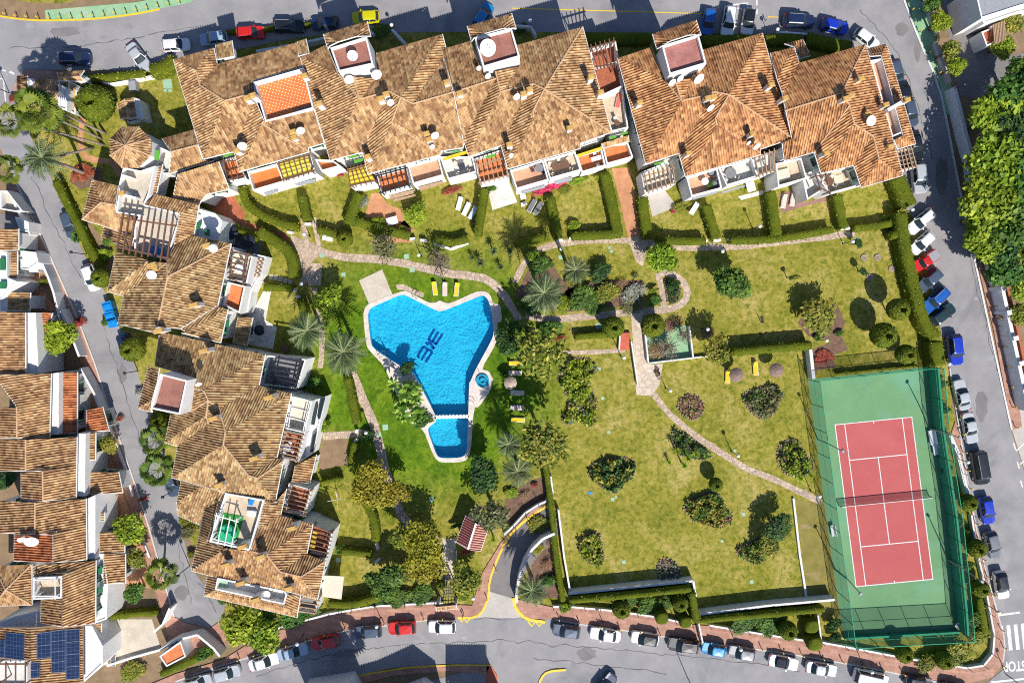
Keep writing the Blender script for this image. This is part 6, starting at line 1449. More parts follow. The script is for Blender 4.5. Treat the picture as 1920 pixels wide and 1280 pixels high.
# ------------------------------------------------ clipped hedges and balls
def mat_hedge():
    m, nt, b = new_mat('clipped_hedge'); pos = worldpos(nt); n = noise(nt, pos, 5.5, 4, .7); r = ramp(nt, [(.3, (.05, .072, .006)), (.55, (.105, .13, .010)), (.8, (.17, .185, .016))]); nt.links.new(n.outputs[0], r.inputs[0])
    n2 = noise(nt, pos, .5, 3, .6); r2 = ramp(nt, [(.3, (.75, .8, .75)), (.7, (1.2, 1.1, 1))]); nt.links.new(n2.outputs[0], r2.inputs[0])
    nt.links.new(mixc(nt, 1, r.outputs[0], r2.outputs[0], 'MULTIPLY'), b.inputs['Base Color']); b.inputs['Roughness'].default_value = .9; b.inputs['Specular IOR Level'].default_value = .1; bump(nt, b, n.outputs[0], .9, .12); return m
M['hedge'] = mat_hedge()
def hedge(px, wpx, h, label, name='hedge', dens=26, style='hedge'):
    pts = resample(smooth_line(TL(px, h), 2), .45); w = wpx / S * (H - h) / H; o = thing(name, label, 'hedge', (pts[0].x, pts[0].y, 0)); mb = MB(); prof = [(-.5, 0), (-.52, .5), (-.5, .85), (-.36, .98), (0, 1.02), (.36, .98), (.5, .85), (.52, .5), (.5, 0)]; n = len(pts); ln, lp = [], []
    for i, p in enumerate(pts):
        d = (pts[min(i + 1, n - 1)] - pts[max(i - 1, 0)]).to_2d().normalized(); q = Vector((-d.y, d.x)); e = 0.82 if i in (0, n - 1) else 1.0
        for x, z in prof:
            jx = rng.gauss(0, .03); X = x * w * e + jx; Z = h * z * (1 if e == 1 else .96) + (rng.gauss(0, .03) if z > 0 else 0); mb.v.append((p.x + q.x * X, p.y + q.y * X, Z))
            if z > .3:
                for _ in range(max(1, int(dens * .45 * w / 6))): lp.append((p.x + q.x * (X + rng.gauss(0, .09)) + d.x * rng.uniform(-.25, .25), p.y + q.y * (X + rng.gauss(0, .09)) + d.y * rng.uniform(-.25, .25), Z + rng.uniform(-.12, .05))); ln.append((q.x * x, q.y * x, .4 if z < .9 else 1.))
    m = len(prof)
    for i in range(n - 1):
        for k in range(m - 1): mb.f.append((i * m + k, (i + 1) * m + k, (i + 1) * m + k + 1, i * m + k + 1))
    mb.f.append(tuple(range(m))); mb.f.append(tuple(reversed(range((n - 1) * m, n * m)))); mb.f = [tuple(reversed(f)) for f in mb.f]
    mb.build('hedge_body', M['hedge'], o, True); off = np.array(offof(o)); link('leaves', leaf_mesh('leaves', np.array(lp) - off, np.array(ln), .17, LEAF[style]), o); return o
HG = [('1078,632 1110,629 1142,626', 12, 1.1, 'low olive hedge left of the topiary ball by the red steps'), ('452,352 460,380 485,402 520,418 557,426', 15, 1.5, 'curving hedge below the orange dotted terrace, along the red alley'), ('564,367 569,390 575,413', 17, 1.6, 'short dark hedge between the first two gardens of the upper row'), ('595,430 620,436 655,450', 14, 1.4, 'hedge piece with a rounded end above the white garden slab'),
      ('655,410 690,422 730,433 768,441', 16, 1.5, 'long hedge along the bottom of the terracotta patio'), ('672,362 662,385 652,420', 20, 1.6, 'leaning hedge between the lawn and the silver-grey bush'), ('815,450 850,455 877,447', 14, 1.4, 'hedge below the lawn with the white loungers'), ('908,352 902,395 895,440', 16, 2.0, 'tall hedge between the white loungers and the white patio'),
      ('965,456 995,452 1026,442', 16, 1.4, 'hedge piece inside the shadow of the tall palm'), ('1032,370 1040,410 1048,447', 18, 1.6, 'hedge with a palm shadow across it below the crimson creeper'), ('1135,325 1148,380 1160,440', 20, 1.7, 'hedge along the left side of the terracotta path'), ('1072,442 1120,440 1165,437', 16, 1.5, 'hedge along the bottom of the garden left of the terracotta path'),
      ('1205,370 1210,410 1216,447', 20, 1.7, 'dark hedge along the right side of the terracotta path'), ('1232,447 1280,452 1323,451', 14, 1.5, 'hedge along the bottom of the garden right of the terracotta path'), ('1325,384 1335,415 1344,447', 18, 1.7, 'hedge between the concrete patio garden and its neighbour'), ('1370,450 1440,449 1500,441 1562,430', 14, 1.5, 'long hedge above the right-hand garden path'),
      ('1447,358 1452,400 1458,440', 20, 1.8, 'hedge left of the dark timber deck'), ('1572,365 1577,395 1584,428', 18, 1.7, 'hedge between the last two upper gardens'), ('1602,427 1640,424 1680,417', 13, 1.4, 'hedge along the bottom of the last upper garden'), ('1685,333 1695,355 1708,386', 30, 2.2, 'thick hedge at the east corner of the upper right block'),
      ('1692,398 1697,450 1710,510 1722,560 1735,605 1758,632', 22, 2.3, 'very long tall hedge between the upper right lawn and the parked cars'), ('1757,640 1762,686', 26, 2.2, 'thick hedge end at the north-east corner of the tennis court'), ('1672,443 1690,436', 15, 2.0, 'short hedge stub branching from the very long tall hedge'), ('1375,660 1440,655 1523,647', 16, 2.0, 'straight tall hedge above the two purple-brown parasols'),
      ('1068,1127 1180,1118 1297,1105', 12, 2.4, 'long hedge in front of the retaining wall below the rocky bed'), ('1298,1112 1303,1140 1307,1166', 14, 2.4, 'short upright hedge at the step of the retaining wall'), ('1312,1164 1440,1153 1547,1143', 12, 2.2, 'long hedge below the lower lawn left of the tennis court'), ('1020,858 1028,905 1037,980 1043,1050 1056,1128', 11, 1.8, 'narrow vertical hedge between the ramp and the large dry lawn'),
      ('483,432 520,455 545,475 550,520', 20, 1.8, 'curving hedge below the red alley, above the left lawns'), ('494,538 548,540', 13, 1.5, 'short straight hedge between two left lawns'), ('562,560 567,575 573,590', 15, 1.4, 'small upright hedge beside the paving left of the big palm'), ('650,708 660,750 668,795', 15, 1.5, 'hedge along the flagstone path below the big date palm'), ('656,868 665,830', 12, 1.4, 'hedge right of the parched lawn'),
      ('600,905 640,897', 9, 1.4, 'short hedge below the parched lawn'), ('668,925 690,950 702,980 704,1015', 15, 1.6, 'curving hedge below the golden tree'), ('640,1035 670,1037 695,1041', 13, 1.6, 'hedge across the middle of the drying lawn'), ('615,1133 660,1136 712,1120', 15, 1.8, 'curved hedge along the pavement below the drying lawn'), ('102,338 130,395 160,455 184,500', 15, 1.5, 'long hedge along the side road below the leaning palms'),
      ('1100,70 1160,72 1222,70', 20, 1.6, 'dark shaded hedge between the two upper blocks'), ('1320,74 1420,73 1505,72', 18, 1.6, 'dark shaded hedge behind the upper right block'), ('1515,70 1560,80 1598,88', 22, 1.8, 'dark shaded hedge below the royal blue car'), ('425,422 455,436 478,450', 14, 1.6, 'shaded hedge behind the two black parasols'), ('420,60 520,52 620,40', 8, .8, 'low dark hedge at the kerb behind the black estate car'),
      ('165,148 220,142 270,137', 14, 1.2, 'orange-tinged hedge along the broken white garden wall'), ('280,132 305,125 325,112', 24, 1.8, 'yellowish hedge clump at the corner of the upper left block'), ('205,1158 245,1152 290,1150', 12, 1.4, 'rounded hedge above the paved yard with striped loungers'), ('300,1265 350,1245 395,1225', 12, 1.0, 'low hedge above the silver cars at the lower left'), ('1815,995 1825,1035', 10, 1.4, 'hedge inside the low wall near the blue car and the grey hatchback'), ('1838,1120 1850,1190', 12, 1.6, 'hedge inside the low wall opposite the white car with the black roof'),
      ('1570,700 1640,693 1720,685', 3, .7, 'thin row of small plants along the north fence of the tennis court')]
palm('656,1347', 50, 8, 'fan', 'fan palm beyond the bottom edge whose shadow crosses the lower road')
for q, w, h, lab in HG: hedge(q, w, h, lab, style='yellow' if ('orange' in lab or 'yellowish' in lab) else 'hedge')
def ball_mesh(k, cube=False):
    bm = bmesh.new()
    if cube: bmesh.ops.create_cube(bm, size=1.8); bmesh.ops.subdivide_edges(bm, edges=bm.edges, cuts=5, use_grid_fill=True)
    else: bmesh.ops.create_icosphere(bm, subdivisions=4, radius=1)
    for v in bm.verts:
        r = math.hypot(v.co.x, v.co.y)
        if cube: L = v.co.length; v.co *= min(1, 1.12 / L) if L > 1.12 else 1
        if v.co.z > 0 and r < .30 and not cube: v.co.z -= .75 * (1 - (r / .30) ** 2) * .8
        v.co += Vector((nrg.normal(), nrg.normal(), nrg.normal())) * .014
    me = bpy.data.meshes.new('foliage'); bm.to_mesh(me); bm.free(); me.materials.append(M['hedge']); me.polygons.foreach_set('use_smooth', [True] * len(me.polygons)); return me
BALL = ball_mesh(0); CUBE = ball_mesh(1, True); d_ = nrg.normal(size=(900, 3)); d_ /= np.linalg.norm(d_, axis=1)[:, None]
d_ = d_[~((d_[:, 2] > 0) & (np.hypot(d_[:, 0], d_[:, 1]) < .30))]; BALLL = leaf_mesh('leaves', d_ * 1.01, d_, .12, LEAF['hedge'])
def topiary(t, rpx, lab, cube=False, zc=None, flat=.9, group='clipped topiary balls'):
    R = rpx / S * .97; zc = R * 1.0 + .5 if zc is None else zc; p = T(t, zc); o = thing('topiary_cube' if cube else 'topiary_ball', lab, 'topiary', (p.x, p.y, 0), 0, 'clipped topiary cubes' if cube else group)
    c = link('foliage', CUBE if cube else BALL, o); c.location = (0, 0, zc); c.scale = (R, R, R * flat); c.rotation_euler = (0, 0, rng.uniform(0, 6) if not cube else .15)
    if not cube: l = link('leaves', BALLL, c)
    mb = MB(); mb.tube([(p.x, p.y, 0), (p.x, p.y, zc)], .1, 7); mb.build('trunk', M['bark'], o)
for t, r, lab, cu, z in [('1684,580', 20, 'uppermost topiary ball of three beside the very long hedge', 0, 3.4), ('1656,628', 23, 'largest topiary ball, middle of three on the upper right lawn', 0, 3.2), ('1698,664', 18, 'lowest topiary ball of three, by the tennis court fence', 0, 2.4), ('1150,613', 20, 'topiary ball left of the red steps', 0, 2.4), ('1224,610', 22, 'topiary ball right of the red steps, at the play yard', 0, 2.6),
        ('191,521', 18, 'topiary ball over the white car on the side road', 0, 2.6), ('249,655', 22, 'topiary ball over the dark blue car on the side road', 0, 2.8), ('300,788', 17, 'topiary ball beneath the square roof tower of the left block', 0, 2.4), ('647,448', 15, 'rounded bush ball at the end of the hedge by the white slab', 0, 1.4), ('179,195', 34, 'very large clipped dome in the garden behind the gatehouse', 0, 2.0), ('826,1095', 9, 'small clipped ball beside the entrance gate', 0, 1.6),
        ('1165,1141', 17, 'topiary ball in the bottom bed above the white saloon', 0, 1.8), ('1275,1130', 15, 'angular clipped ball in the bottom bed near the cross wall', 0, 1.6), ('1240,1155', 13, 'clipped cube on the lower pavement edge above the black car', 1, 1.2), ('1284,1163', 12, 'clipped cube beside the white cross wall', 1, 1.2), ('1477,1181', 17, 'topiary ball above the white open-top car', 0, 1.8), ('1519,1170', 14, 'clipped cube left of the cross wall, upper', 1, 1.4), ('1525,1202', 15, 'clipped cube left of the cross wall, lower, on the pavement edge', 1, 1.3),
        ('1695,1225', 16, 'topiary ball below the tennis court, left one', 0, 1.8), ('1770,1237', 16, 'topiary ball below the tennis court, right one', 0, 1.8), ('1830,1027', 17, 'topiary ball above the grey hatchback', 0, 1.8), ('1837,1102', 16, 'topiary ball beside the white car with the black roof', 0, 1.8), ('1815,942', 16, 'topiary ball beside the blue car on the east road', 0, 1.8), ('1342,908', 13, 'small dark clipped ball at the flower bed in the lower lawn', 0, 1.8), ('410,555', 1, '', 0, 0)]:
    if lab: topiary(t, r, lab, bool(cu), z, 1.0 if r < 30 else .75)

# ------------------------------------------------ stone-edged beds
def inside(pt, poly):
    x, y = pt; c = False
    for i in range(len(poly)):
        a, b = poly[i - 1], poly[i]
        if (a[1] > y) != (b[1] > y) and x < (b[0] - a[0]) * (y - a[1]) / (b[1] - a[1]) + a[0]: c = not c
    return c
def bed(px, plants, label, stone=True, cover=1.0):
    lp = ccw(smooth_loop(TL(px), 1)); o = thing('flower_bed', label, 'flower bed', sum(lp, Vector()) / len(lp)); mb = MB(); mb.sheet(lp, (), .02); mb.build('soil', M['soil'], o); mb = MB()
    ring = resample(lp + [lp[0]], .34)
    for q in ring: mb.box((q.x + rng.gauss(0, .04), q.y + rng.gauss(0, .04), 0), rng.uniform(.18, .34), rng.uniform(.14, .24), rng.uniform(.10, .22), rng.uniform(0, 3), .8)
    mb.build('stone_border', M['stone'], o); inn = inset(lp, .12); x0, x1 = min(p.x for p in inn), max(p.x for p in inn); y0, y1 = min(p.y for p in inn), max(p.y for p in inn); off = np.array(offof(o))
    for st, dens, hh, sz in plants:
        pts = []; cl = [(rng.uniform(x0, x1), rng.uniform(y0, y1), rng.uniform(.3, 1)) for _ in range(30)]
        for _ in range(int((x1 - x0) * (y1 - y0) * dens * 1.5 * cover)):
            x, y = rng.uniform(x0, x1), rng.uniform(y0, y1)
            if not inside((x, y), inn): continue
            k = min(cl, key=lambda c: (c[0] - x) ** 2 + (c[1] - y) ** 2); dd = math.hypot(k[0] - x, k[1] - y)
            if rng.random() < (dd - .35) * 1.1: continue
            pts.append((x, y, max(.05, 1.7 * hh * k[2] * max(.2, 1 - dd * .75) * rng.uniform(.6, 1.1))))
        if pts: q = np.array(pts) - off; tag(link('planting', leaf_mesh('planting', q, np.tile([0, 0, 1.], (len(q), 1)), sz * 1.15, LEAF[st]), o), kind='stuff')
bed('I0,0'.replace('I0,0', 'K355,250 K395,165 K460,122 K545,118 K610,148 K655,205 K622,245 K585,275 K592,330 K605,400 K650,445 K625,520 K635,600 K590,645 K545,628 K490,592 K430,630 K375,605 K388,560 K420,500 K425,430 K385,370 K345,300'), [('lime', 34, .9, .26), ('mixed', 22, .8, .24), ('grey', 8, .5, .2)], 'large kidney-shaped bed full of yellow-green plants at the left of the dry lawn')
bed('K1235,470 K1280,410 K1350,392 K1420,430 K1445,490 K1420,560 K1350,592 K1270,560', [('brown', 10, .4, .2), ('green', 4, .5, .2)], 'round stone-edged bed of bare soil beside the curved path')
bed('K1715,430 K1760,370 K1860,345 L-10,325 L70,335 L110,390 L90,450 L30,560 K1880,590 K1800,540', [('olive', 26, .9, .24), ('green', 10, .7, .22)], 'rounded bed with grey-green bushes below the purple-brown parasols')
bed('K560,970 K600,920 K680,880 K800,865 K890,870 K930,920 K915,990 K850,1060 K780,1140 K700,1110 K600,1040', [('mixed', 30, .9, .26), ('dark', 22, .9, .28), ('grey', 6, .4, .2)], 'heart-shaped bed of dark plants edged with grey stones')
bed('K1195,640 K1290,680 K1400,770 K1520,860 K1430,890 K1330,870 K1240,850 K1205,760', [('green', 20, .6, .24), ('dark', 12, .6, .26)], 'long triangular bed against the curved garden path')
bed('K1275,1250 K1330,1180 K1420,1150 K1500,1110 K1580,1180 K1610,1260 O1660,20 O1630,90 O1560,115 O1450,90 O1350,60 O1320,10', [('mixed', 30, .9, .26), ('green', 16, .8, .26), ('red', 6, .5, .2)], 'shield-shaped bed with orange and green bushes in the lower lawn')
bed('O490,230 O530,170 O600,145 O650,150 O670,220 O695,330 O680,390 O620,400 O560,370 O495,290', [('mixed', 36, .7, .24), ('lime', 18, .7, .24)], 'egg-shaped bed of olive plants at the lower left of the dry lawn')
bed('O1090,360 O1150,335 O1210,365 O1265,420 O1270,500 O1180,525 O1090,530', [('grey', 8, .5, .22), ('dark', 5, .6, .22)], 'rocky bed with sparse grey plants above the retaining wall')
bed('O1680,260 O1760,240 O1830,190 O1900,180 P20,240 O1900,350 O1840,390 O1760,360 O1685,320', [('green', 22, .8, .24), ('mixed', 12, .7, .24)], 'bed under the dark tree beside the bare strip')
bed('L60,850 L90,770 L170,725 L240,750 L270,830 L350,930 L280,1010 L180,1020 L100,970', [('lime', 14, .6, .24), ('dark', 10, .5, .24)], 'oval bed of yuccas by the west tennis fence')
bed('G1145,790 G1190,830 G1270,880 G1260,930 G1240,990 G1170,1005 G1150,900', [('dark', 20, .6, .22)], 'small dark bed inside the looped path', True)
# ================================================================== CARS
def mat_paint():
    m, nt, b = new_mat('car_paint'); oi = nt.nodes.new('ShaderNodeObjectInfo'); nt.links.new(oi.outputs['Color'], b.inputs['Base Color']); b.inputs['Roughness'].default_value = .32; b.inputs['Coat Weight'].default_value = .6; b.inputs['Coat Roughness'].default_value = .06; b.inputs['Metallic'].default_value = .1
    pos = worldpos(nt); n = noise(nt, pos, 3, 3); mr = nt.nodes.new('ShaderNodeMapRange'); mr.inputs[3].default_value = .25; mr.inputs[4].default_value = .45; nt.links.new(n.outputs[0], mr.inputs[0]); nt.links.new(mr.outputs[0], b.inputs['Roughness']); return m
M['paint'] = mat_paint()
def outline(L, W, nose, tail, n=9):
    """plan outline, front towards +x: rounded nose and tail"""
    pts = []
    for i in range(-n, n + 1):
        a = math.pi / 2 * i / n; pts.append((L / 2 - nose + nose * math.cos(a) ** .8, W / 2 * (abs(math.sin(a)) ** .55) * (1 if a > 0 else -1)))
    for i in range(-n, n + 1):
        a = math.pi / 2 * i / n; pts.append((-L / 2 + tail - tail * math.cos(a) ** .8, -W / 2 * .97 * (abs(math.sin(a)) ** .55) * (1 if a > 0 else -1)))
    return pts
CARK = {  # L, W, H, nose, tail, cabin base front, cabin base rear, roof front, roof rear, hood z
    'hatch': (4.0, 1.76, 1.46, .55, .35, .95, -1.88, .28, -1.45, .92), 'saloon': (4.5, 1.78, 1.43, .6, .5, .95, -1.55, .25, -.95, .90), 'suv': (4.5, 1.86, 1.68, .5, .3, 1.05, -2.12, .45, -1.75, 1.05),
    'estate': (4.6, 1.80, 1.50, .6, .35, .95, -2.15, .3, -1.75, .92), 'small': (3.55, 1.65, 1.48, .5, .3, .85, -1.68, .3, -1.3, .92), 'van': (4.9, 1.95, 1.95, .4, .2, 1.75, -2.40, 1.15, -2.25, 1.15), 'open': (4.3, 1.78, 1.30, .6, .5, .75, -1.25, .2, -.75, .90), 'pickup': (4.9, 1.85, 1.65, .5, .15, .95, -.75, .45, -.5, 1.05)}
def make_car(kind):
    L, W, Hh, nose, tail, cf, cr, rf, rr, hz = CARK[kind]; root = bpy.data.objects.new('parked_car', None); COL.objects.link(root); pl = outline(L, W, nose, tail); n = len(pl)
    def loft(rows, cap=True):
        mb = MB()
        for sc, sx, z in rows:
            for x, y in pl: mb.v.append((x * sx, y * sc, z if not callable(z) else z(x)))
        for r in range(len(rows) - 1):
            for i in range(n): j = (i + 1) % n; mb.f.append((r * n + i, r * n + j, (r + 1) * n + j, (r + 1) * n + i))
        if cap: mb.f.append(tuple((len(rows) - 1) * n + i for i in range(n)))
        mb.f.append(tuple(reversed(range(n)))); return mb
    top = lambda x: hz - .10 * max(0, (x - cf) / (L / 2 - cf)) ** 1.5 - (.06 * max(0, (cr - x)) if kind != 'pickup' else 0)
    body = loft([(.90, .97, .20), (1.0, 1.0, .42), (1.0, 1.0, .62), (.985, .99, lambda x: top(x) - .10), (.93, .96, top)]).build('body', M['paint'], root, False)
    me = body.data
    # cabin
    def ring(xf, xr, w, z, k=.10): return [(xf - k, -w, z), (xf, -w * .72, z), (xf + .06, 0, z), (xf, w * .72, z), (xf - k, w, z), (xr + k, w, z), (xr, w * .75, z), (xr - .03, 0, z), (xr, -w * .75, z), (xr + k, -w, z)]
    gw = W / 2 - .10; rw = W / 2 - .26; zt = Hh - .07; lo = ring(cf, cr, gw, hz - .06); hi = ring(rf, rr, rw, zt); m = len(lo); mb = MB()
    mb.v = lo + hi
    for i in range(m): j = (i + 1) % m; mb.f.append((i, j, m + j, m + i))
    mb.build('windows', M['glass'], root)
    if kind != 'open':
        r1 = ring(rf + .05, rr - .05, rw + .035, zt); r2 = ring(rf - .06, rr + .08, rw - .07, Hh); mb = MB(); mb.v = r1 + r2 + [((rf + rr) / 2, 0, Hh + .03)]
        for i in range(m): j = (i + 1) % m; mb.f += [(i, j, m + j, m + i), (m + i, m + j, 2 * m)]
        for sx, top_i in ((0, 0), (4, 4), (5, 5), (9, 9)):          # roof pillars
            a = Vector(lo[sx]); b = Vector(hi[top_i]); mb.beam(a + Vector((0, .02 * (1 if a.y > 0 else -1), 0)), b + Vector((0, .02 * (1 if a.y > 0 else -1), 0)), .09, .07)
        mx = (rf + rr) / 2; a = Vector(((cf + cr) / 2 - .1, gw, hz - .05)); b = Vector((mx - .05, rw, zt))
        for s0 in (1, -1): mb.beam(Vector((a.x, a.y * s0 + .015 * s0, a.z)), Vector((b.x, b.y * s0 + .015 * s0, b.z)), .08, .06)
        mb.build('roof', M['paint'], root)
    else:
        mb = MB(); mb.v = ring(rf - .1, cr + .1, rw, zt) + ring(rf - .4, cr + .5, rw - .1, Hh)
        for i in range(m): j = (i + 1) % m; mb.f.append((i, j, m + j, m + i))
        mb.f.append(tuple(range(m, 2 * m))); mb.build('soft_top', M['black_cloth'], root)
    if kind == 'pickup':
        mb = MB(); mb.box((-1.62, 0, hz - .05), 1.5, W * .80, .08); mb.build('load_cover', M['grey_metal'], root)
    if kind in ('suv', 'estate', 'van'):
        for s0 in (1, -1): mb = MB(); mb.beam((rf - .1, s0 * (rw - .04), Hh + .04), (rr + .1, s0 * (rw - .04), Hh + .04), .05, .05); mb.build('roof_rail', M['grey_metal'], root)
    for s0 in (1, -1):
        mb = MB(); mb.box((L / 2 - .30, s0 * W * .33, hz - .27), .34, .36, .14, s0 * -.35); mb.build('headlight', M['lamp_clear'], root)
        mb = MB(); mb.box((-L / 2 + .13, s0 * W * .36, hz - .22), .16, .3, .16, s0 * .35); mb.build('tail_light', M['lamp_red'], root)
        mb = MB(); mb.box((cf - .32, s0 * (W / 2 + .06), hz), .16, .2, .13); mb.build('mirror', M['paint'], root)
        for xx in (L * .31, -L * .30):
            mb = MB(); mb.tube([(xx, s0 * (W / 2 - .20), .32), (xx, s0 * (W / 2 - .01), .32)], .32, 14); wh = mb.build('wheel', M['tyre'], root); mb = MB(); mb.tube([(xx, s0 * (W / 2 - .02), .32), (xx, s0 * (W / 2 + .004), .32)], .19, 10); mb.build('rim', M['steel'], wh)
    return root
PROTO = {}
COLS = {'navy': (.012, .022, .07), 'black': (.012, .014, .018), 'white': (.70, .70, .70), 'silver': (.42, .44, .46), 'pale blue': (.30, .40, .52), 'red': (.55, .015, .012), 'yellow': (.55, .50, .0), 'royal blue': (.008, .035, .42), 'blue': (.01, .10, .38), 'grey': (.16, .17, .19), 'bright blue': (.015, .20, .46), 'green-black': (.012, .035, .04), 'slate': (.06, .085, .13), 'dark red': (.18, .02, .02)}
def car(px, py, ang, kind, colour, label, roof=None, L=None):
    if kind not in PROTO: o = PROTO[kind] = make_car(kind)
    else: o = copy_tree(PROTO[kind])
    tag(o, label, 'car' if kind not in ('van', 'pickup') else kind.replace('pickup', 'pickup truck'), 'cars parked along the kerbs'); p = P(px, py, .7); o.location = (p.x, p.y, .022); o.rotation_euler = (0, 0, math.radians(-ang)); s = (L / CARK[kind][0]) if L else 1.0; o.scale = (s, s, s)
    for ch in o.children:
        n = ch.name.split('.')[0]
        if n in ('body', 'mirror', 'roof'): ch.color = (*COLS[roof if (roof and n == 'roof') else colour], 1)
    return o
CARS = [(141, 111, 0, 'suv', 'navy', 'dark navy car in the palm shadow beside the gatehouse'), (260, 107, 53, 'saloon', 'silver', 'silver car parked aslant on the upper road'), (330, 85, -5, 'hatch', 'white', 'white hatchback at the corner of the upper left block'), (401, 72, 172, 'hatch', 'pale blue', 'pale blue hatchback between the white hatchback and the red car'), (470, 62, -3, 'hatch', 'red', 'red hatchback half in shade on the upper road'), (542, 50, 0, 'estate', 'black', 'black estate car next to the red hatchback'), (609, 44, 177, 'hatch', 'navy', 'dark navy hatchback beside the yellow car'), (686, 33, 177, 'hatch', 'yellow', 'bright yellow-green hatchback behind the first roof tower'), (906, 30, -60, 'hatch', 'bright blue', 'bright blue car partly hidden behind the second roof tower'),
        (1328, 41, 100, 'hatch', 'blue', 'dark blue car, first of three parked side by side behind the third roof tower'), (1366, 41, 99, 'suv', 'white', 'white high car, second of three parked side by side on the upper road'), (1403, 41, 98, 'hatch', 'white', 'white car with a black roof, third of three on the upper road', 'black'), (1497, 40, 3, 'suv', 'navy', 'navy car nearest the white road arrow on the upper road'), (1564, 50, 14, 'hatch', 'royal blue', 'royal blue car at the bend of the upper road'), (1624, 74, 38, 'hatch', 'white', 'white car with a rounded tail at the north-east corner of the upper right block'),
        (1680, 137, 75, 'hatch', 'slate', 'dark car half hidden under the eaves, uppermost beside the gallery roof'), (1696, 180, 76, 'saloon', 'black', 'black car half hidden under the eaves, middle of the gallery roof'), (1706, 212, 76, 'hatch', 'slate', 'slate car just below the gallery chimney'), (1716, 273, 80, 'saloon', 'black', 'black car beside the corner pergola'), (1722, 334, 84, 'suv', 'silver', 'silver car below the corner pergola beside the thick hedge'),
        (1727, 415, 140, 'estate', 'white', 'large white estate, first of the slanted row on the east road'), (1729, 455, 137, 'hatch', 'white', 'smaller white car next to the red pickup'), (1734, 490, 148, 'pickup', 'red', 'red pickup with a grey covered bed', None, 4.4), (1743, 525, 138, 'hatch', 'slate', 'dark slate car below the red pickup'), (1754, 562, 137, 'estate', 'blue', 'blue estate in the slanted row'), (1767, 589, -37, 'hatch', 'green-black', 'green-black car, last of the slanted row'), (1790, 655, 84, 'suv', 'royal blue', 'blue high car at the end of the tall hedge'),
        (1803, 740, -103, 'saloon', 'silver', 'silver saloon beside the top of the tennis court'), (1818, 802, 78, 'saloon', 'silver', 'silver-white saloon below the other silver one'), (1836, 876, 80, 'van', 'black', 'black people carrier on the east road'), (1850, 956, 80, 'hatch', 'royal blue', 'blue hatchback below the black people carrier'), (1861, 1021, 75, 'hatch', 'grey', 'grey hatchback with a silver bonnet opposite the topiary ball'), (1877, 1096, 80, 'hatch', 'white', 'white car with a black roof near the zebra crossing', 'black'),
        (1469, 1241, 12, 'open', 'white', 'white open-top car with a dark hood on the lower road'), (1540, 1253, 10, 'saloon', 'silver', 'silver saloon right of the open-top car'), (1632, 1270, 13, 'van', 'white', 'large white van at the bottom edge'), (1722, 1278, 10, 'hatch', 'black', 'black car with red lights at the bottom edge'), (1790, 1292, 10, 'hatch', 'navy', 'dark car just showing at the bottom edge by the corner'),
        (1062, 1182, 188, 'hatch', 'slate', 'dark slate car, first one right of the garage ramp'), (1135, 1189, 188, 'saloon', 'white', 'white saloon below the bottom-bed topiary ball'), (1209, 1196, 189, 'hatch', 'white', 'white car with a black roof on the lower road', 'black'), (1281, 1208, 188, 'suv', 'black', 'black car between the black-roofed white car and the small blue one'), (1338, 1216, 190, 'small', 'bright blue', 'small bright blue car on the lower road'), (1391, 1223, 190, 'hatch', 'grey', 'grey car right of the small bright blue one'), (1135, 1284, -52, 'hatch', 'navy', 'blue and white car nosing in at the bottom edge'),
        (495, 1240, -17, 'saloon', 'white', 'white saloon left of the pale blue saloon on the lower road'), (549, 1221, -15, 'saloon', 'pale blue', 'pale blue saloon in the tree shadow on the lower road'), (610, 1203, 169, 'hatch', 'red', 'red car with a palm shadow across it'), (690, 1183, 175, 'hatch', 'slate', 'dark slate car left of the plain red one'), (754, 1176, 177, 'hatch', 'red', 'plain red car left of the white one by the ramp'), (829, 1174, 180, 'hatch', 'white', 'white car nearest the left side of the garage ramp'), (425, 1261, -14, 'hatch', 'silver', 'silver car at the lower left, upper of two'), (372, 1278, -14, 'hatch', 'silver', 'silver car cut by the bottom edge at the lower left'),
        (131, 421, 72, 'hatch', 'slate', 'car with a red tail under the bushes on the side road'), (171, 520, 70, 'hatch', 'white', 'white car hidden beneath a topiary ball on the side road'), (237, 650, 72, 'hatch', 'navy', 'dark blue car hidden beneath a topiary ball on the side road'), (322, 905, 75, 'hatch', 'slate', 'dark car behind the lower fan palm on the side road')]
for c in CARS: car(*c)

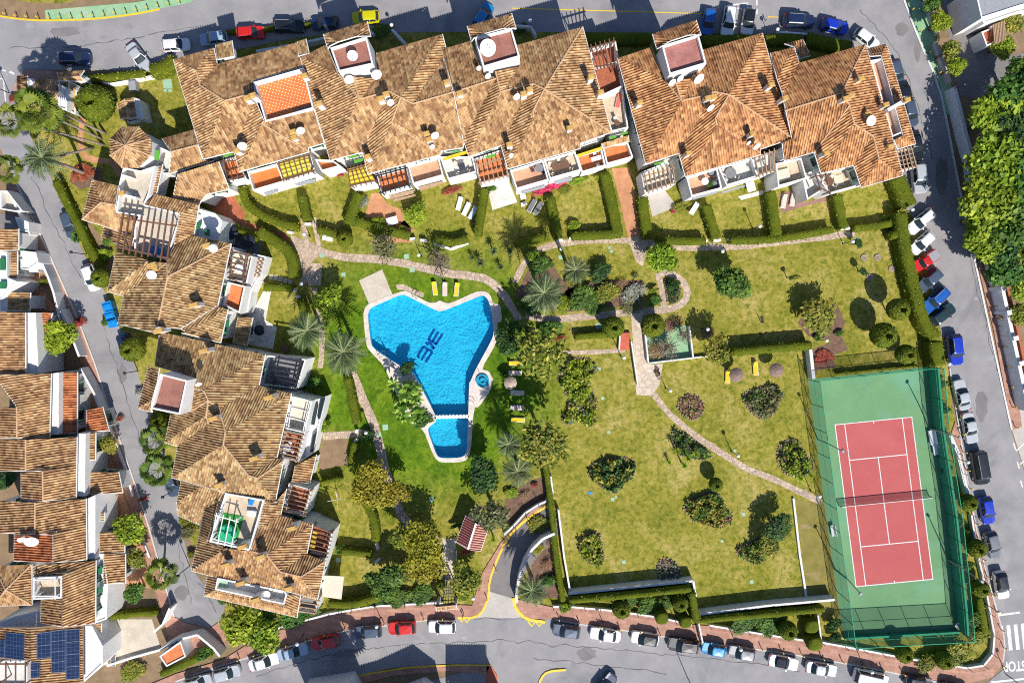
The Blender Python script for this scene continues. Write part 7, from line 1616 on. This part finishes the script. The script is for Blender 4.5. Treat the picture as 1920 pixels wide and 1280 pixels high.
# ================================================================== LAMPS, BOLLARDS
def make_lamp():
    r = bpy.data.objects.new('globe_lamp', None); COL.objects.link(r); mb = MB(); mb.lathe((0, 0, 0), [(.12, 0), (.12, .15), (.06, .3), (.045, 2.7), (.09, 2.75), (.09, 2.82)], 10); mb.build('pole', M['iron'], r)
    mb = MB(); mb.lathe((0, 0, 3.0), [(.03, -.24), (.16, -.19), (.25, -.05), (.26, .05), (.2, .18), (.08, .26), (.01, .27)], 14); mb.build('globe', M['lamp_glass'], r, True); return r
gl = None
for i, (px, py, lab) in enumerate([(734, 47, 'behind the first roof tower'), (994, 39, 'behind the second roof tower'), (1458, 55, 'at the kerb left of the navy car'), (1599, 453, 'at the right end of the upper path'), (1327, 617, 'beside the play yard wall'), (1170, 670, 'below the red steps'), (1257, 732, 'by the pots at the curved path'), (1384, 854, 'on the lawn along the curved path'), (1537, 930, 'where the curved path reaches the tennis fence'), (785, 478, 'beside the nearly bare tree'), (565, 532, 'at the left hedge by the palm shadow'), (570, 439, 'between the twin garden paths'),
        (1052, 467, 'under the slender palm shadow'), (1355, 471, 'by the dark glossy lawn tree'), (1425, 424, 'in the hedge of the middle upper garden'), (1550, 638, 'in the bed above the tennis court'), (686, 811, 'on the shaded path by the dark bush'), (887, 1121, 'left of the garage ramp'), (1780, 682, 'at the tail of the blue high car'), (1815, 866, 'beside the black people carrier'), (1873, 1147, 'at the zebra crossing'), (1635, 1259, 'over the white van'), (706, 1174, 'by the dark slate car at the lower road'), (557, 1207, 'by the pale blue saloon'), (1389, 1217, 'by the grey car on the lower road'), (1135, 1182, 'by the white saloon on the lower road'), (1711, 393, 'at the head of the slanted row of cars')]):
    if gl is None: o = gl = make_lamp()
    else: o = copy_tree(gl)
    p = P(px, py, 3.0); o.location = (p.x, p.y, 0); tag(o, 'white globe lamp on a black post ' + lab, 'lamp', 'white globe lamps')
def make_street():
    r = bpy.data.objects.new('street_lamp', None); COL.objects.link(r); mb = MB(); mb.tube([(0, 0, 0), (0, 0, 3.6), (.15, 0, 3.8)], [.07, .05, .04], 8); mb.build('pole', M['iron'], r); mb = MB(); mb.lathe((.2, 0, 3.6), [(.16, 0), (.24, .25), (.16, .4), (.03, .48)], 8); mb.build('lantern', M['iron'], r); return r
sl = None
for px, py, lab in ((163, 477, 'beside the side road hedge above the topiary ball'), (259, 695, 'at the side road near the square tower'), (328, 918, 'at the side road below the lower fan palm'), (356, 1060, 'at the side road near the turning circle'), (1287, 1265, 'at the bottom edge of the lower road'), (18, 175, 'at the gatehouse corner'), (1772, 175, 'at the kerb where the green pavement ends'), (1885, 1262, 'at the corner by the painted word')):
    if sl is None: o = sl = make_street()
    else: o = copy_tree(sl)
    p = P(px, py); o.location = (p.x, p.y, .1); tag(o, 'black street lamp ' + lab, 'street lamp', 'black street lamps')
ORD = 'first second third fourth fifth sixth seventh eighth ninth tenth eleventh twelfth thirteenth fourteenth fifteenth sixteenth seventeenth eighteenth nineteenth twentieth twenty-first twenty-second twenty-third twenty-fourth'.split()
def make_boll():
    r = bpy.data.objects.new('bollard', None); COL.objects.link(r); mb = MB(); mb.tube([(0, 0, 0), (0, 0, .62)], .055, 7); mb.build('post', M['iron'], r); mb = MB(); mb.tube([(0, 0, .56), (0, 0, .95)], .085, 7); mb.build('yellow_cap', M['yellow_paint'], r); return r
bl = None
def bollards(px, n, lab, z=.12):
    global bl
    pts = TL(px); L = sum((pts[i + 1] - pts[i]).length for i in range(len(pts) - 1)); st = L / (n - 1)
    for k in range(n):
        d = k * st; i = 0
        while i < len(pts) - 2 and d > (pts[i + 1] - pts[i]).length: d -= (pts[i + 1] - pts[i]).length; i += 1
        q = pts[i].lerp(pts[i + 1], min(1, d / (pts[i + 1] - pts[i]).length))
        if bl is None: o = bl = make_boll()
        else: o = copy_tree(bl)
        o.location = (q.x, q.y, z); tag(o, f'yellow-topped bollard, {ORD[k]} ' + lab, 'bollard', 'yellow-topped bollards along the kerbs')
bollards('1048,1157 1100,1167 1210,1182 1320,1201 1440,1214 1580,1237 1690,1259', 18, 'from the left on the lower pavement east of the ramp'); bollards('540,1205 575,1196 640,1177 712,1168 802,1157 868,1153', 10, 'from the left on the lower pavement west of the ramp')
bollards('15,30 40,35 85,37 175,34 250,25 340,7', 17, 'from the left along the green verge of the upper road'); bollards('1797,745 1797,800 1818,930 1842,1050 1868,1150 1880,1200 1878,1245', 16, 'from the top along the east road beside the tennis court')
bollards('1706,22 1722,62 1738,100 1756,140', 4, 'from the top on the green pavement at the upper right'); bollards('1843,500 1868,600 1890,720 1902,800', 9, 'from the top along the pink pavement by the pillared wall'); bollards('870,1150 910,1132 922,1090 944,1030 990,975', 5, 'from the bottom along the left kerb of the garage ramp')
bollards('450,1232 480,1223 510,1215', 3, 'from the left below the large green trees on the lower pavement'); bollards('1325,26 1345,40 1385,42 1435,40', 4, 'from the left among the cars behind the third tower')

# ================================================================== FURNITURE, DISHES, SMALL THINGS
def make_lounger():
    r = bpy.data.objects.new('sun_lounger', None); COL.objects.link(r); mb = MB()
    for s0 in (-1, 1): mb.beam((-.95, s0 * .32, .30), (.95, s0 * .32, .30), .05, .05)
    for x in (-.95, 0, .93): mb.beam((x, -.32, .30), (x, .32, .30), .05, .05)
    mb.build('frame', M['plastic_white'], r); mb = MB(); mb.box((-.25, 0, .325), 1.35, .56, .06); mb.build('seat', M['paint_cloth'], r); mb = MB(); a = [(.43, -.28, .33), (.43, .28, .33), (.98, .28, .62), (.98, -.28, .62)]; mb.add(a + [(x, y, z + .06) for x, y, z in a], [(3, 2, 1, 0), (4, 5, 6, 7), (0, 1, 5, 4), (1, 2, 6, 5), (2, 3, 7, 6), (3, 0, 4, 7)]); mb.build('backrest', M['paint_cloth'], r)
    for x in (-.8, .75):
        for s0 in (-1, 1): mb = MB(); mb.beam((x, s0 * .32, 0), (x, s0 * .32, .29), .05, .05); mb.build('leg', M['plastic_white'], r)
    return r
def mat_cloth():
    m, nt, b = new_mat('lounger_cloth'); oi = nt.nodes.new('ShaderNodeObjectInfo'); nt.links.new(oi.outputs['Color'], b.inputs['Base Color']); b.inputs['Roughness'].default_value = .85; return m
M['paint_cloth'] = mat_cloth(); lg = None
YEL, BEI, WHI, GRY, STR = (.72, .47, .01), (.60, .48, .38), (.80, .80, .80), (.14, .15, .16), (.55, .42, .40)
for px, py, a, c, lab, z in ((815, 541, 98, YEL, 'yellow lounger, left of three above the pool', 0), (834, 542, 90, BEI, 'beige lounger, middle of three above the pool', 0), (856, 543, 84, YEL, 'yellow lounger, right of three above the pool', 0), (1365, 705, 88, YEL, 'yellow lounger touching the left purple-brown parasol', 0), (1417, 691, 95, YEL, 'yellow lounger between the two purple-brown parasols', 0), (967, 681, 178, YEL, 'yellow lounger under the feathery tree, uppermost by the pool', 0), (966, 699, 177, STR, 'striped lounger beside the tan parasol', 0),
        (970, 736, 177, BEI, 'beige lounger just below the tan parasol', 0), (970, 764, 178, STR, 'pink and white lounger between the beige and the yellow ones by the pool', 0), (971, 787, 178, YEL, 'yellow lounger, lowest of the column by the pool', 0), (861, 382, 75, WHI, 'white lounger, left of three on the garden lawn', 0), (874, 392, 65, WHI, 'white lounger, middle of three on the garden lawn', 0), (886, 399, 62, (.50, .56, .66), 'blue-striped lounger, right of three on the garden lawn', 0), (1470, 378, 80, BEI, 'cream lounger, left one on the dark timber deck', 0), (1487, 374, 80, BEI, 'cream lounger, right one on the dark timber deck', 0),
        (997, 386, 60, GRY, 'dark grey folded lounger, left of the pair below the crimson creeper', 0), (1009, 391, 60, GRY, 'dark grey folded lounger, right of the pair below the crimson creeper', 0), (1160, 190, 78, (.55, .12, .08), 'red striped lounger on the roof terrace between the blocks', 4.2), (213, 1190, 90, (.12, .10, .09), 'dark lounger in the paved yard, upper', 0), (212, 1217, 90, (.15, .08, .06), 'brown lounger in the paved yard, middle', 0), (212, 1236, 90, (.10, .10, .11), 'black lounger in the paved yard, lowest', 0), (199, 1216, 90, WHI, 'white lounger against the house wall in the paved yard', 0)):
    if lg is None: o = lg = make_lounger()
    else: o = copy_tree(lg)
    p = P(px, py, z + .35); o.location = (p.x, p.y, z); o.rotation_euler = (0, 0, math.radians(a)); tag(o, lab, 'sun lounger', 'sun loungers')
    for ch in o.children:
        if ch.name.startswith(('seat', 'backrest')): ch.color = (*c, 1)
def parasol(px, py, r, mat, lab, h=2.3, z0=0.0, closed=False):
    p = P(px, py, z0 + h); o = thing('parasol', lab, 'parasol', (p.x, p.y, z0)); mb = MB(); mb.tube([(p.x, p.y, z0), (p.x, p.y, z0 + h + .2)], .04, 7); mb.build('pole', M['wood'], o); R = r / S * (H - h - z0) / H; mb = MB(); b0 = 0; n = 24; mb.v = [(p.x, p.y, z0 + h + .25)]
    for rr, zz in ((.35, .12), (.7, -.05), (1, -.28)):
        for k in range(n): a = 2 * math.pi * k / n; q = R * rr * (1 if k % 3 else 1.04); mb.v.append((p.x + q * math.cos(a), p.y + q * math.sin(a), z0 + h + zz + .02 * (k % 2)))
    for k in range(n): mb.f.append((0, 1 + k, 1 + (k + 1) % n))
    for i in range(2):
        for k in range(n): k2 = (k + 1) % n; mb.f.append((1 + i * n + k, 1 + (i + 1) * n + k, 1 + (i + 1) * n + k2, 1 + i * n + k2))
    mb.build('canopy', M[mat], o)
    for k in range(8): a = 2 * math.pi * k / 8; mb = MB(); mb.beam((p.x, p.y, z0 + h + .22), (p.x + R * math.cos(a), p.y + R * math.sin(a), z0 + h - .26), .03, .03); mb.build('rib', M['wood'], o)
parasol(957, 718, 12, 'tan_thatch', 'round tan thatched parasol beside the pool loungers'); parasol(1382, 703, 13.5, 'thatch', 'purple-brown thatched parasol, left one next to a yellow lounger'); parasol(1457, 694, 13.5, 'thatch', 'purple-brown thatched parasol, right one alone on the lawn'); parasol(431, 435, 14, 'black_cloth', 'black parasol, left one on the grey patio of the corner house'); parasol(464, 452, 13, 'black_cloth', 'black parasol, right one on the grey patio of the corner house'); parasol(485, 619, 10, 'black_cloth', 'black parasol over the table on the shaded left patio', 2.0)
def table(px, py, r, lab, z, mat='plastic_white', nch=4, cmat='cream', rect=None, rz=.27):
    p = P(px, py, z + .75); o = thing('table', lab, 'table', (p.x, p.y, z)); mb = MB()
    if rect: mb.box((p.x, p.y, z + .71), rect[0], rect[1], .04, rz)
    else: mb.lathe((p.x, p.y, z + .71), [(r, 0), (r, .04)], 20)
    mb.build('tabletop', M[mat], o); mb = MB(); mb.lathe((p.x, p.y, z), [(.28, 0), (.28, .04), (.05, .08), (.05, .71)], 10); mb.build('pedestal', M['grey_metal'], o)
    for k in range(nch):
        a = rz + 2 * math.pi * (k + .5) / nch; rr = (r + .3) if not rect else (rect[0] if abs(math.cos(a - rz)) > .8 else rect[1] + .5) * .5 + .3; c = (p.x + rr * math.cos(a), p.y + rr * math.sin(a)); co, si = math.cos(a), math.sin(a)
        h = thing('chair', f'{"cream" if cmat == "cream" else "dark" if cmat != "plastic_white" else "white"} chair, {ORD[k]} anticlockwise round the ' + lab, 'chair', (c[0], c[1], z), 0, 'terrace chairs'); mb = MB(); mb.box((c[0], c[1], z + .42), .46, .46, .05, a); mb.build('seat', M[cmat], h); mb = MB(); mb.box((c[0] + co * .22, c[1] + si * .22, z + .46), .06, .46, .45, a); mb.build('backrest', M[cmat], h)
        for sx, sy in ((1, 1), (1, -1), (-1, 1), (-1, -1)): mb = MB(); x, y = sx * .19, sy * .19; mb.box((c[0] + x * co - y * si, c[1] + x * si + y * co, z), .04, .04, .42, a); mb.build('leg', M['grey_metal'], h)
for a in ((866, 312, .5, 'black square table on the terrace with the yellow awning', 3.6, 'dark_cloth', 4, 'cream', (.9, .9)), (1011, 315, .6, 'round blue-grey table on the salmon terrace', 3.6, 'grey_cloth', 3, 'dark_cloth'), (1051, 311, .6, 'long brown table on the sand terrace', 3.6, 'wood', 6, 'cream', (2.4, .9)), (1118, 297, .5, 'white oval table on the orange courtyard', 2.6, 'plastic_white', 2, 'plastic_white', (1.4, .6)), (1157, 231, .4, 'round table on the roof terrace between the blocks', 4.2, 'wood', 2, 'plastic_white'), (1322, 340, .5, 'round white table on the salmon terrace of the right block', 4, 'plastic_white', 0), (1370, 324, .75, 'round grey table on the white terrace', 4, 'grey_cloth', 4, 'cream'), (1556, 340, .55, 'round brown table on the shaded pergola terrace', 3.8, 'wood', 4, 'cream'),
          (448, 503, .6, 'round white table under the left pergola', 3.8, 'plastic_white', 3, 'cream'), (735, 414, .75, 'oval white table on the terracotta patio', 0, 'plastic_white', 0, 'cream', (1.6, 1.1)), (980, 366, .4, 'white table on the pale patio by the tall hedge', 0, 'plastic_white', 2, 'plastic_white', (.8, 1.2)), (537, 840, .6, 'white table on the cluttered terrace of the left block', 4.2, 'plastic_white', 4, 'plastic_white'), (1408, 350, .5, 'white rectangular table on the pale patio of the right block', 0, 'plastic_white', 0, 'cream', (1.2, 1.4)), (1302, 391, .5, 'white garden table on the small slab below the dry climbing plant', 0, 'plastic_white', 0, 'cream', (1.9, .7), 1.0), (500, 1114, .5, 'round white table in the lowest roof slot', 5.2, 'plastic_white', 3, 'cream'), (205, 983, .5, 'white cloth-covered table in the lower townhouse yard', 0, 'plastic_white', 0, 'cream', (1.6, 1.2))): table(*a)
for px, py, lab in ((1334, 324, 'round dark wicker chair, upper, on the salmon terrace of the right block'), (1340, 345, 'round dark wicker chair, lower, on the salmon terrace of the right block')):
    p = P(px, py, 4.4); o = thing('wicker_chair', lab, 'chair', (p.x, p.y, 4), 0, 'round wicker chairs'); mb = MB(); mb.lathe((p.x, p.y, 4), [(.42, 0), (.55, .35), (.58, .6), (.5, .6), (.42, .34)], 18); mb.build('shell', M['dark_cloth'], o); mb = MB(); mb.lathe((p.x, p.y, 4.3), [(.4, 0), (.4, .1), (.01, .14)], 16); mb.build('cushion', M['grey_cloth'], o)
def make_dish():
    r = bpy.data.objects.new('satellite_dish', None); COL.objects.link(r); mb = MB(); mb.lathe((0, 0, 0), [(.02, 0), (.25, .02), (.5, .07), (.75, .155), (1.0, .28)], 28); mb.f.pop(); mb.build('reflector', M['dish'], r, True); mb = MB()
    for a in (0, 2.1, 4.2): mb.tube([(.9 * math.cos(a), .9 * math.sin(a), .24), (0, 0, .85)], .018, 5)
    mb.build('feed_arm', M['grey_metal'], r); mb = MB(); mb.tube([(0, 0, .8), (0, 0, .95)], .07, 8); mb.build('receiver', M['grey_metal'], r); return r
ds = None
def dish(t, rpx, z, lab, tilt=54, az=None, mast=.8):
    global ds
    if ds is None: o = ds = make_dish()
    else: o = copy_tree(ds)
    p = T(t, z); d = Vector((.5, -.86, 0)) if az is None else Vector((math.cos(az), math.sin(az), 0)); d = (d * math.sin(math.radians(tilt)) + Vector((0, 0, math.cos(math.radians(tilt))))).normalized(); o.location = p; o.rotation_euler = d.to_track_quat('Z', 'Y').to_euler(); R = rpx / S * (H - z) / H; o.scale = (R, R, R); tag(o, lab, 'satellite dish', 'white satellite dishes'); mb = MB(); q = p - d * .05
    mb.tube([p + d * .02, p - d * .12, (q.x - d.x * .12, q.y - d.y * .12, z - mast)], .04, 6); off = bpy.data.objects.new('m', None); bpy.data.objects.remove(off)
    me = bpy.data.meshes.new('mast'); inv = Matrix.LocRotScale(o.location, o.rotation_euler.to_quaternion(), o.scale).inverted(); me.from_pydata([tuple(inv @ Vector(v)) for v in mb.v], [], mb.f); link('mast', me, o, M['grey_metal'])
for a in (('c428,512', 10, 12.0, 'round dish in the middle of the first roof tower', 12), ('e320,422', 16, 12.2, 'very large dish filling the left half of the second roof tower', 28, 5.6), ('c383,770', 9, 10.2, 'dish on the south-west corner of the first roof tower'), ('c690,715', 10, 10.4, 'dish on the south-east corner of the first roof tower'), ('c850,1030', 7, 10.6, 'dish hanging from the twin chimneys right of the first tower'), ('b860,318', 9, 8.4, 'dish by the long chimney above the first pergola'), ('b1518,145', 8, 8.2, 'dish by the chimney below the orange roof terrace'), ('d1350,320', 8, 9.6, 'dish in the middle of the wide south slope, upper'), ('d1320,448', 5, 8.6, 'small dish at the foot of the wide south slope'),
          ('e325,735', 6, 10, 'dish at the south-west corner of the second roof tower'), ('e225,645', 5, 10, 'small dish on the west side of the second roof tower'), ('e650,965', 7, 10.6, 'dish next to the twin chimneys below the second tower'), ('f587,545', 5, 8.8, 'small dish at the eave above the salmon terrace'), ('g777,745', 8, 10.4, 'dish at the south-west corner of the third roof tower', 60), ('g868,700', 7, 10.2, 'dish in the middle of the south wall of the third roof tower', 60), ('g1075,700', 11, 10.4, 'large dish at the south-east corner of the third roof tower', 60), ('g1210,1030', 8, 10.4, 'dish by the twin chimneys below the third tower', 62), ('h1730,440', 8, 9, 'dish on the eave right of the tall chimney of the right block', 62), ('h1640,405', 5, 9, 'small dish left of the eave dish of the right block', 60),
          ('i1272,1000', 10, 9.6, 'round dish in the middle of the right-hand roof slope', 20), ('l1318,452', 8, 9.4, 'dish next to the ochre chimney near the black parasols', 30), ('l628,748', 9, 9.8, 'dish below the twin chimneys of the left block', 30), ('m1030,1135', 6, 10.2, 'small dish at the north-east corner of the square tower', 62), ('M238,212', 12, 7.8, 'large greenish dish on the red square of townhouse roof', 35), ('M165,198', 8, 7.6, 'second dish overlapping the large one on the townhouse roof', 50)): dish(*a)
def bx(name, t, sx, sy, sz, rz, mat, lab, cat, z=0.0, taper=1, group=None):
    p = T(t, z + sz); mb = MB(); mb.box((p.x, p.y, z), sx, sy, sz, rz, taper); return tag(mb.build(name, M[mat]), lab, cat, group)
for i, (t, lab) in enumerate((('E800,1015', 'upper blue recycling bin on the side road'), ('E820,1085', 'middle blue recycling bin on the side road'), ('E840,1138', 'lowest blue recycling bin on the side road'))):
    p = T(t, 1.4); o = thing('recycling_bin', lab, 'bin', (p.x, p.y, .02), 0, 'blue recycling bins'); mb = MB(); mb.box((p.x, p.y, .02), 1.25, 1.15, 1.2, .3, 1.06); mb.build('container', M['blue_bin'], o); mb = MB(); mb.box((p.x, p.y, 1.22), 1.36, 1.26, .12, .3); mb.box((p.x, p.y, 1.34), 1.3, .6, .16, .3, .8); mb.build('lid', M['blue_bin'], o)
for t, s, lab in (('F655,780', .6, 'on the lawn above the pool terrace'), ('F1128,643', .7, 'left of the globe lamp by the bare tree'), ('F1170,742', .7, 'at the edge of the garden path under the bare tree'), ('F492,636', .6, 'at the fork of the garden path'), ('G365,650', .6, 'beside the slender palm shadow'), ('G730,578', .35, 'on the triangular lawn, upper of two'), ('G745,605', .4, 'on the triangular lawn, lower of two'), ('G650,1165', .8, 'on the strip left of the topiary ball'), ('H668,522', .75, 'beside the globe lamp at the end of the path'), ('H558,540', .4, 'left of the globe lamp at the end of the path'), ('K655,205', .45, 'at the corner of the kidney-shaped bed'), ('K680,425', .45, 'right of the kidney-shaped bed'), ('K725,680', .4, 'on the open dry lawn'), ('K755,1183', .5, 'below the heart-shaped bed'), ('K780,1165', .3, 'smaller one below the heart-shaped bed'), ('K1672,818', .4, 'next to the globe lamp on the curved path'),
                ('O838,372', .5, 'right of the egg-shaped bed'), ('O1575,215', .4, 'left of the bed under the dark tree'), ('O1798,520', .5, 'on the lawn above the long retaining wall'), ('O1735,15', .5, 'on the lawn above the dark tree bed'), ('J1315,1185', .7, 'on the lawn below the pool'), ('A1255,630', 1.3, 'large one in the shaded turret garden'), ('A1240,675', .5, 'small left one in the turret garden'), ('A1275,680', .5, 'small right one in the turret garden'), ('J970,643', .8, 'in the shade beside the path south-west of the pool'), ('J922,697', .6, 'under the trees beside the path south-west of the pool'), ('N618,358', .6, 'on the drying lawn')): bx('drain_cover', t, s, s, .03, .1, 'cover_green', 'pale green utility cover ' + lab, 'utility cover', 0, 1, 'pale green utility covers')
bx('blue_lid', 'K588,1135', .55, .4, .05, .1, 'blue_bin', 'small bright blue lid on the lawn below the heart-shaped bed', 'lid')
bx('sofa', 'l660,480', 1.7, 1.2, .7, -.2, 'blue_bin', 'blue covered sofa under the brown pergola', 'sofa', 6.4, .9)
bx('garden_slab', 'F535,505', 1.5, .75, .35, -.2, 'plastic_white', 'white garden slab bench by the rounded hedge', 'bench'); bx('cushion', 'f720,1100', .5, .5, .4, .2, 'plastic_white', 'white cube stool below the salmon terrace', 'stool'); bx('utility_cabinet', 'A990,640', 1.0, 1.3, 1.2, .1, 'grey_metal', 'grey utility cabinet in the shaded turret garden', 'cabinet')
bx('gas_grill', 'n800,560', 1.0, .8, .9, -.2, 'wood', 'brown box planter at the edge of the shaded left patio', 'planter'); bx('tarpaulin', 'q635,285', .6, 1.6, .5, -.4, 'bright_blue' if 'bright_blue' in M else 'blue_bin', 'crumpled blue sheet on the roof terrace with the green pool', 'sheet', 6.6, .8); bx('storage_box', 'q635,388', 1.2, .7, .5, -.1, 'plastic_white', 'white box on the roof terrace with the green pool', 'box', 6.6)
p = T('q440,550', 7.2); o = thing('paddling_pool', 'round green-covered pool on the roof terrace of the left block', 'paddling pool', (p.x, p.y, 6.72)); mb = MB(); mb.lathe((p.x, p.y, 6.72), [(1.25, 0), (1.35, .3), (1.25, .6), (1.05, .6)], 22); mb.build('ring', M['bright_green'], o, True); mb = MB(); n = 22; mb.v = [(p.x, p.y, 7.18)] + [(p.x + 1.15 * math.cos(k * 2 * math.pi / n), p.y + 1.15 * math.sin(k * 2 * math.pi / n), 7.30 + .08 * (k % 2)) for k in range(n)]; mb.f = [(0, 1 + k, 1 + (k + 1) % n) for k in range(n)]; mb.build('cover', M['bright_green'], o)
for t, r, lab in (('K1085,205', .22, 'small clay pot at the corner of the paved yard exit'), ('K1088,240', .38, 'wide dark pot beside the paved garden crossing'), ('K1100,268', .34, 'pale pot beside the paved garden crossing')): p = T(t); mb = MB(); mb.lathe((p.x, p.y, 0), [(r * .7, 0), (r, .45), (r * .85, .45), (r * .8, .38)], 14); tag(mb.build('flower_pot', M['soil'] if 'pale' not in lab else M['stone']), lab, 'flower pot')
for i, (px, py, z, lab) in enumerate(((1178, 212, 4.2, 'bright green pot plant on the roof terrace between the blocks'), (363, 400, 6.4, 'pot plant in the corner of the beige roof terrace'), (250, 462, 6.4, 'leafy pot plant under the brown pergola'), (1318, 357, 4, 'pot plant at the front of the salmon terrace of the right block'))):
    o = shrub(f'{px},{py}', 8, .7, 'green', lab, 'pot_plant'); o.location.z = z; pp = P(px, py, z); mb = MB(); mb.lathe((pp.x, pp.y, 0), [(.2, 0), (.28, .3), (.22, .3)], 12); mb.build('pot', M['stone'], o)
p = P(637, 931); o = thing('rotary_clothes_line', 'rotary clothes line with four arms on the lower left lawn', 'clothes line', p); mb = MB(); mb.tube([p, p + Vector((0, 0, 1.9))], .035, 6); mb.build('pole', M['steel'], o)
for k in range(4): a = k * math.pi / 2 + .1; mb = MB(); mb.tube([p + Vector((0, 0, 1.3)), p + Vector((math.cos(a) * 1.3, math.sin(a) * 1.3, 1.9))], .03, 5); mb.build('arm', M['plastic_white'], o)
p = P(630, 1090); o = thing('shade_awning', 'large cream square sunshade beside the drying lawn', 'sunshade', p); mb = MB(); q = TL('600,1078@2.4 645,1080@2.4 640,1123@2.4 605,1118@2.4'); mb.prism(q, 2.3, 2.4); mb.build('canopy', M['cream'], o); mb = MB(); c = sum(q, Vector()) / 4; mb.tube([(c.x, c.y, 0), (c.x, c.y, 2.35)], .05, 7); mb.build('pole', M['grey_metal'], o)
for k in range(5): bx('paving_slab', f'{508 + k * 9:.0f},{519 + k * 2.2:.0f}', .58, .7, .04, -.2, 'concrete', f'pale stepping slab, {ORD[k]} from the left in the shaded strip by the hedge', 'stepping slab', 0, 1, 'stepping slabs in the shaded strip')
bx('goal_frame', 'G1880,1120', .35, .9, .12, .2, 'dark_cloth', 'small dark folded sign on the upper right lawn', 'lawn sign')
p = P(1426, 603); mb = MB(); mb.tube([p, p + Vector((0, 0, 1.3))], .06, 6); tag(mb.build('garden_post', M['iron']), 'short dark post standing alone on the upper right lawn', 'post')

# ================================================================== THE WALKER
def person(base, head, label):
    b = P(*base); o = thing('person', label, 'person', (b.x, b.y, .12), 1.9); J = {'pel': (0, 0, .92), 'ch': (0, .04, 1.25), 'nk': (0, .06, 1.46), 'hd': (0, .09, 1.60), 'top': (0, .09, 1.72), 'hl': (-.10, 0, .86), 'kl': (-.11, .18, .50), 'al': (-.10, .10, .08), 'tl': (-.10, .30, .04), 'hr': (.10, 0, .86), 'kr': (.11, -.04, .49), 'ar': (.11, -.30, .12), 'tr': (.11, -.14, .02),
        'sl': (-.19, .04, 1.39), 'el': (-.24, -.10, 1.12), 'wl': (-.23, -.04, .88), 'fl': (-.22, .0, .78), 'sr': (.19, .04, 1.39), 'er': (.24, .12, 1.12), 'wr': (.22, .30, .95), 'fr': (.21, .37, .88)}
    E_ = 'pel-ch ch-nk nk-hd hd-top pel-hl hl-kl kl-al al-tl pel-hr hr-kr kr-ar ar-tr ch-sl sl-el el-wl wl-fl ch-sr sr-er er-wr wr-fr'.split(); R_ = {'pel': .145, 'ch': .155, 'nk': .06, 'hd': .10, 'top': .085, 'hl': .09, 'hr': .09, 'kl': .062, 'kr': .062, 'al': .042, 'ar': .042, 'tl': .038, 'tr': .038, 'sl': .062, 'sr': .062, 'el': .043, 'er': .043, 'wl': .032, 'wr': .032, 'fl': .034, 'fr': .034}
    ks = list(J); me = bpy.data.meshes.new('body'); me.from_pydata([J[k] for k in ks], [tuple(ks.index(x) for x in e.split('-')) for e in E_], []); ob = link('body', me, o, M['skin']); sk = ob.modifiers.new('s', 'SKIN'); ob.modifiers.new('u', 'SUBSURF').levels = 1
    for i, k in enumerate(ks): me.skin_vertices[0].data[i].radius = (R_[k], R_[k]); me.skin_vertices[0].data[i].use_root = k == 'pel'
    def clothes(name, keys, grow, mat):
        m2 = bpy.data.meshes.new(name); idx = {k: i for i, k in enumerate(keys)}; m2.from_pydata([J[k] for k in keys], [tuple(idx[x] for x in e.split('-')) for e in E_ if all(x in idx for x in e.split('-'))], []); c = link(name, m2, o, M[mat]); c.modifiers.new('s', 'SKIN'); c.modifiers.new('u', 'SUBSURF').levels = 1
        for i, k in enumerate(keys): m2.skin_vertices[0].data[i].radius = (R_[k] + grow,) * 2; m2.skin_vertices[0].data[i].use_root = i == 0
    clothes('jacket', ['ch', 'pel', 'sl', 'el', 'wl', 'sr', 'er', 'wr'], .022, 'ochre_cloth'); clothes('trousers', ['pel', 'hl', 'kl', 'al', 'hr', 'kr', 'ar'], .018, 'dark_cloth')
    mb = MB(); mb.lathe((0, .075, 1.60), [(.118, -.02), (.122, .06), (.10, .13), (.05, .165), (.01, .17)], 14); mb.v = [(x, y, z) for x, y, z in mb.v]; me = bpy.data.meshes.new('hair'); me.from_pydata(mb.v, [], mb.f); link('hair', me, o, M['hair'])
    mb = MB(); mb.tube([(0, .19, 1.615), (0, .235, 1.59)], [.012, .02], 6)
    for s0 in (-1, 1): mb.lathe((s0 * .112, .085, 1.585), [(.012, 0), (.022, .03), (.012, .06)], 7)
    me = bpy.data.meshes.new('face'); me.from_pydata(mb.v, [], mb.f); link('face', me, o, M['skin'])
    for w, s0 in (('fl', -1), ('fr', 1)):
        mb = MB(); c = Vector(J[w])
        for k in range(4): mb.tube([c + Vector((0, -.03 + .018 * k, -.02)), c + Vector((.006 * s0, -.03 + .019 * k, -.07)), c + Vector((-.01 * s0, -.02 + .018 * k, -.105 + .008 * abs(k - 1.5)))], [.0095, .009, .007], 6)
        mb.tube([c + Vector((0, .035, .0)), c + Vector((-.01 * s0, .06, -.03)), c + Vector((-.015 * s0, .062, -.06))], [.011, .010, .008], 6); me = bpy.data.meshes.new('fingers'); me.from_pydata(mb.v, [], mb.f); link('fingers', me, o, M['skin'])
person((1864, 595), (1876, 594), 'person in an ochre jacket and dark trousers walking on the pink pavement')
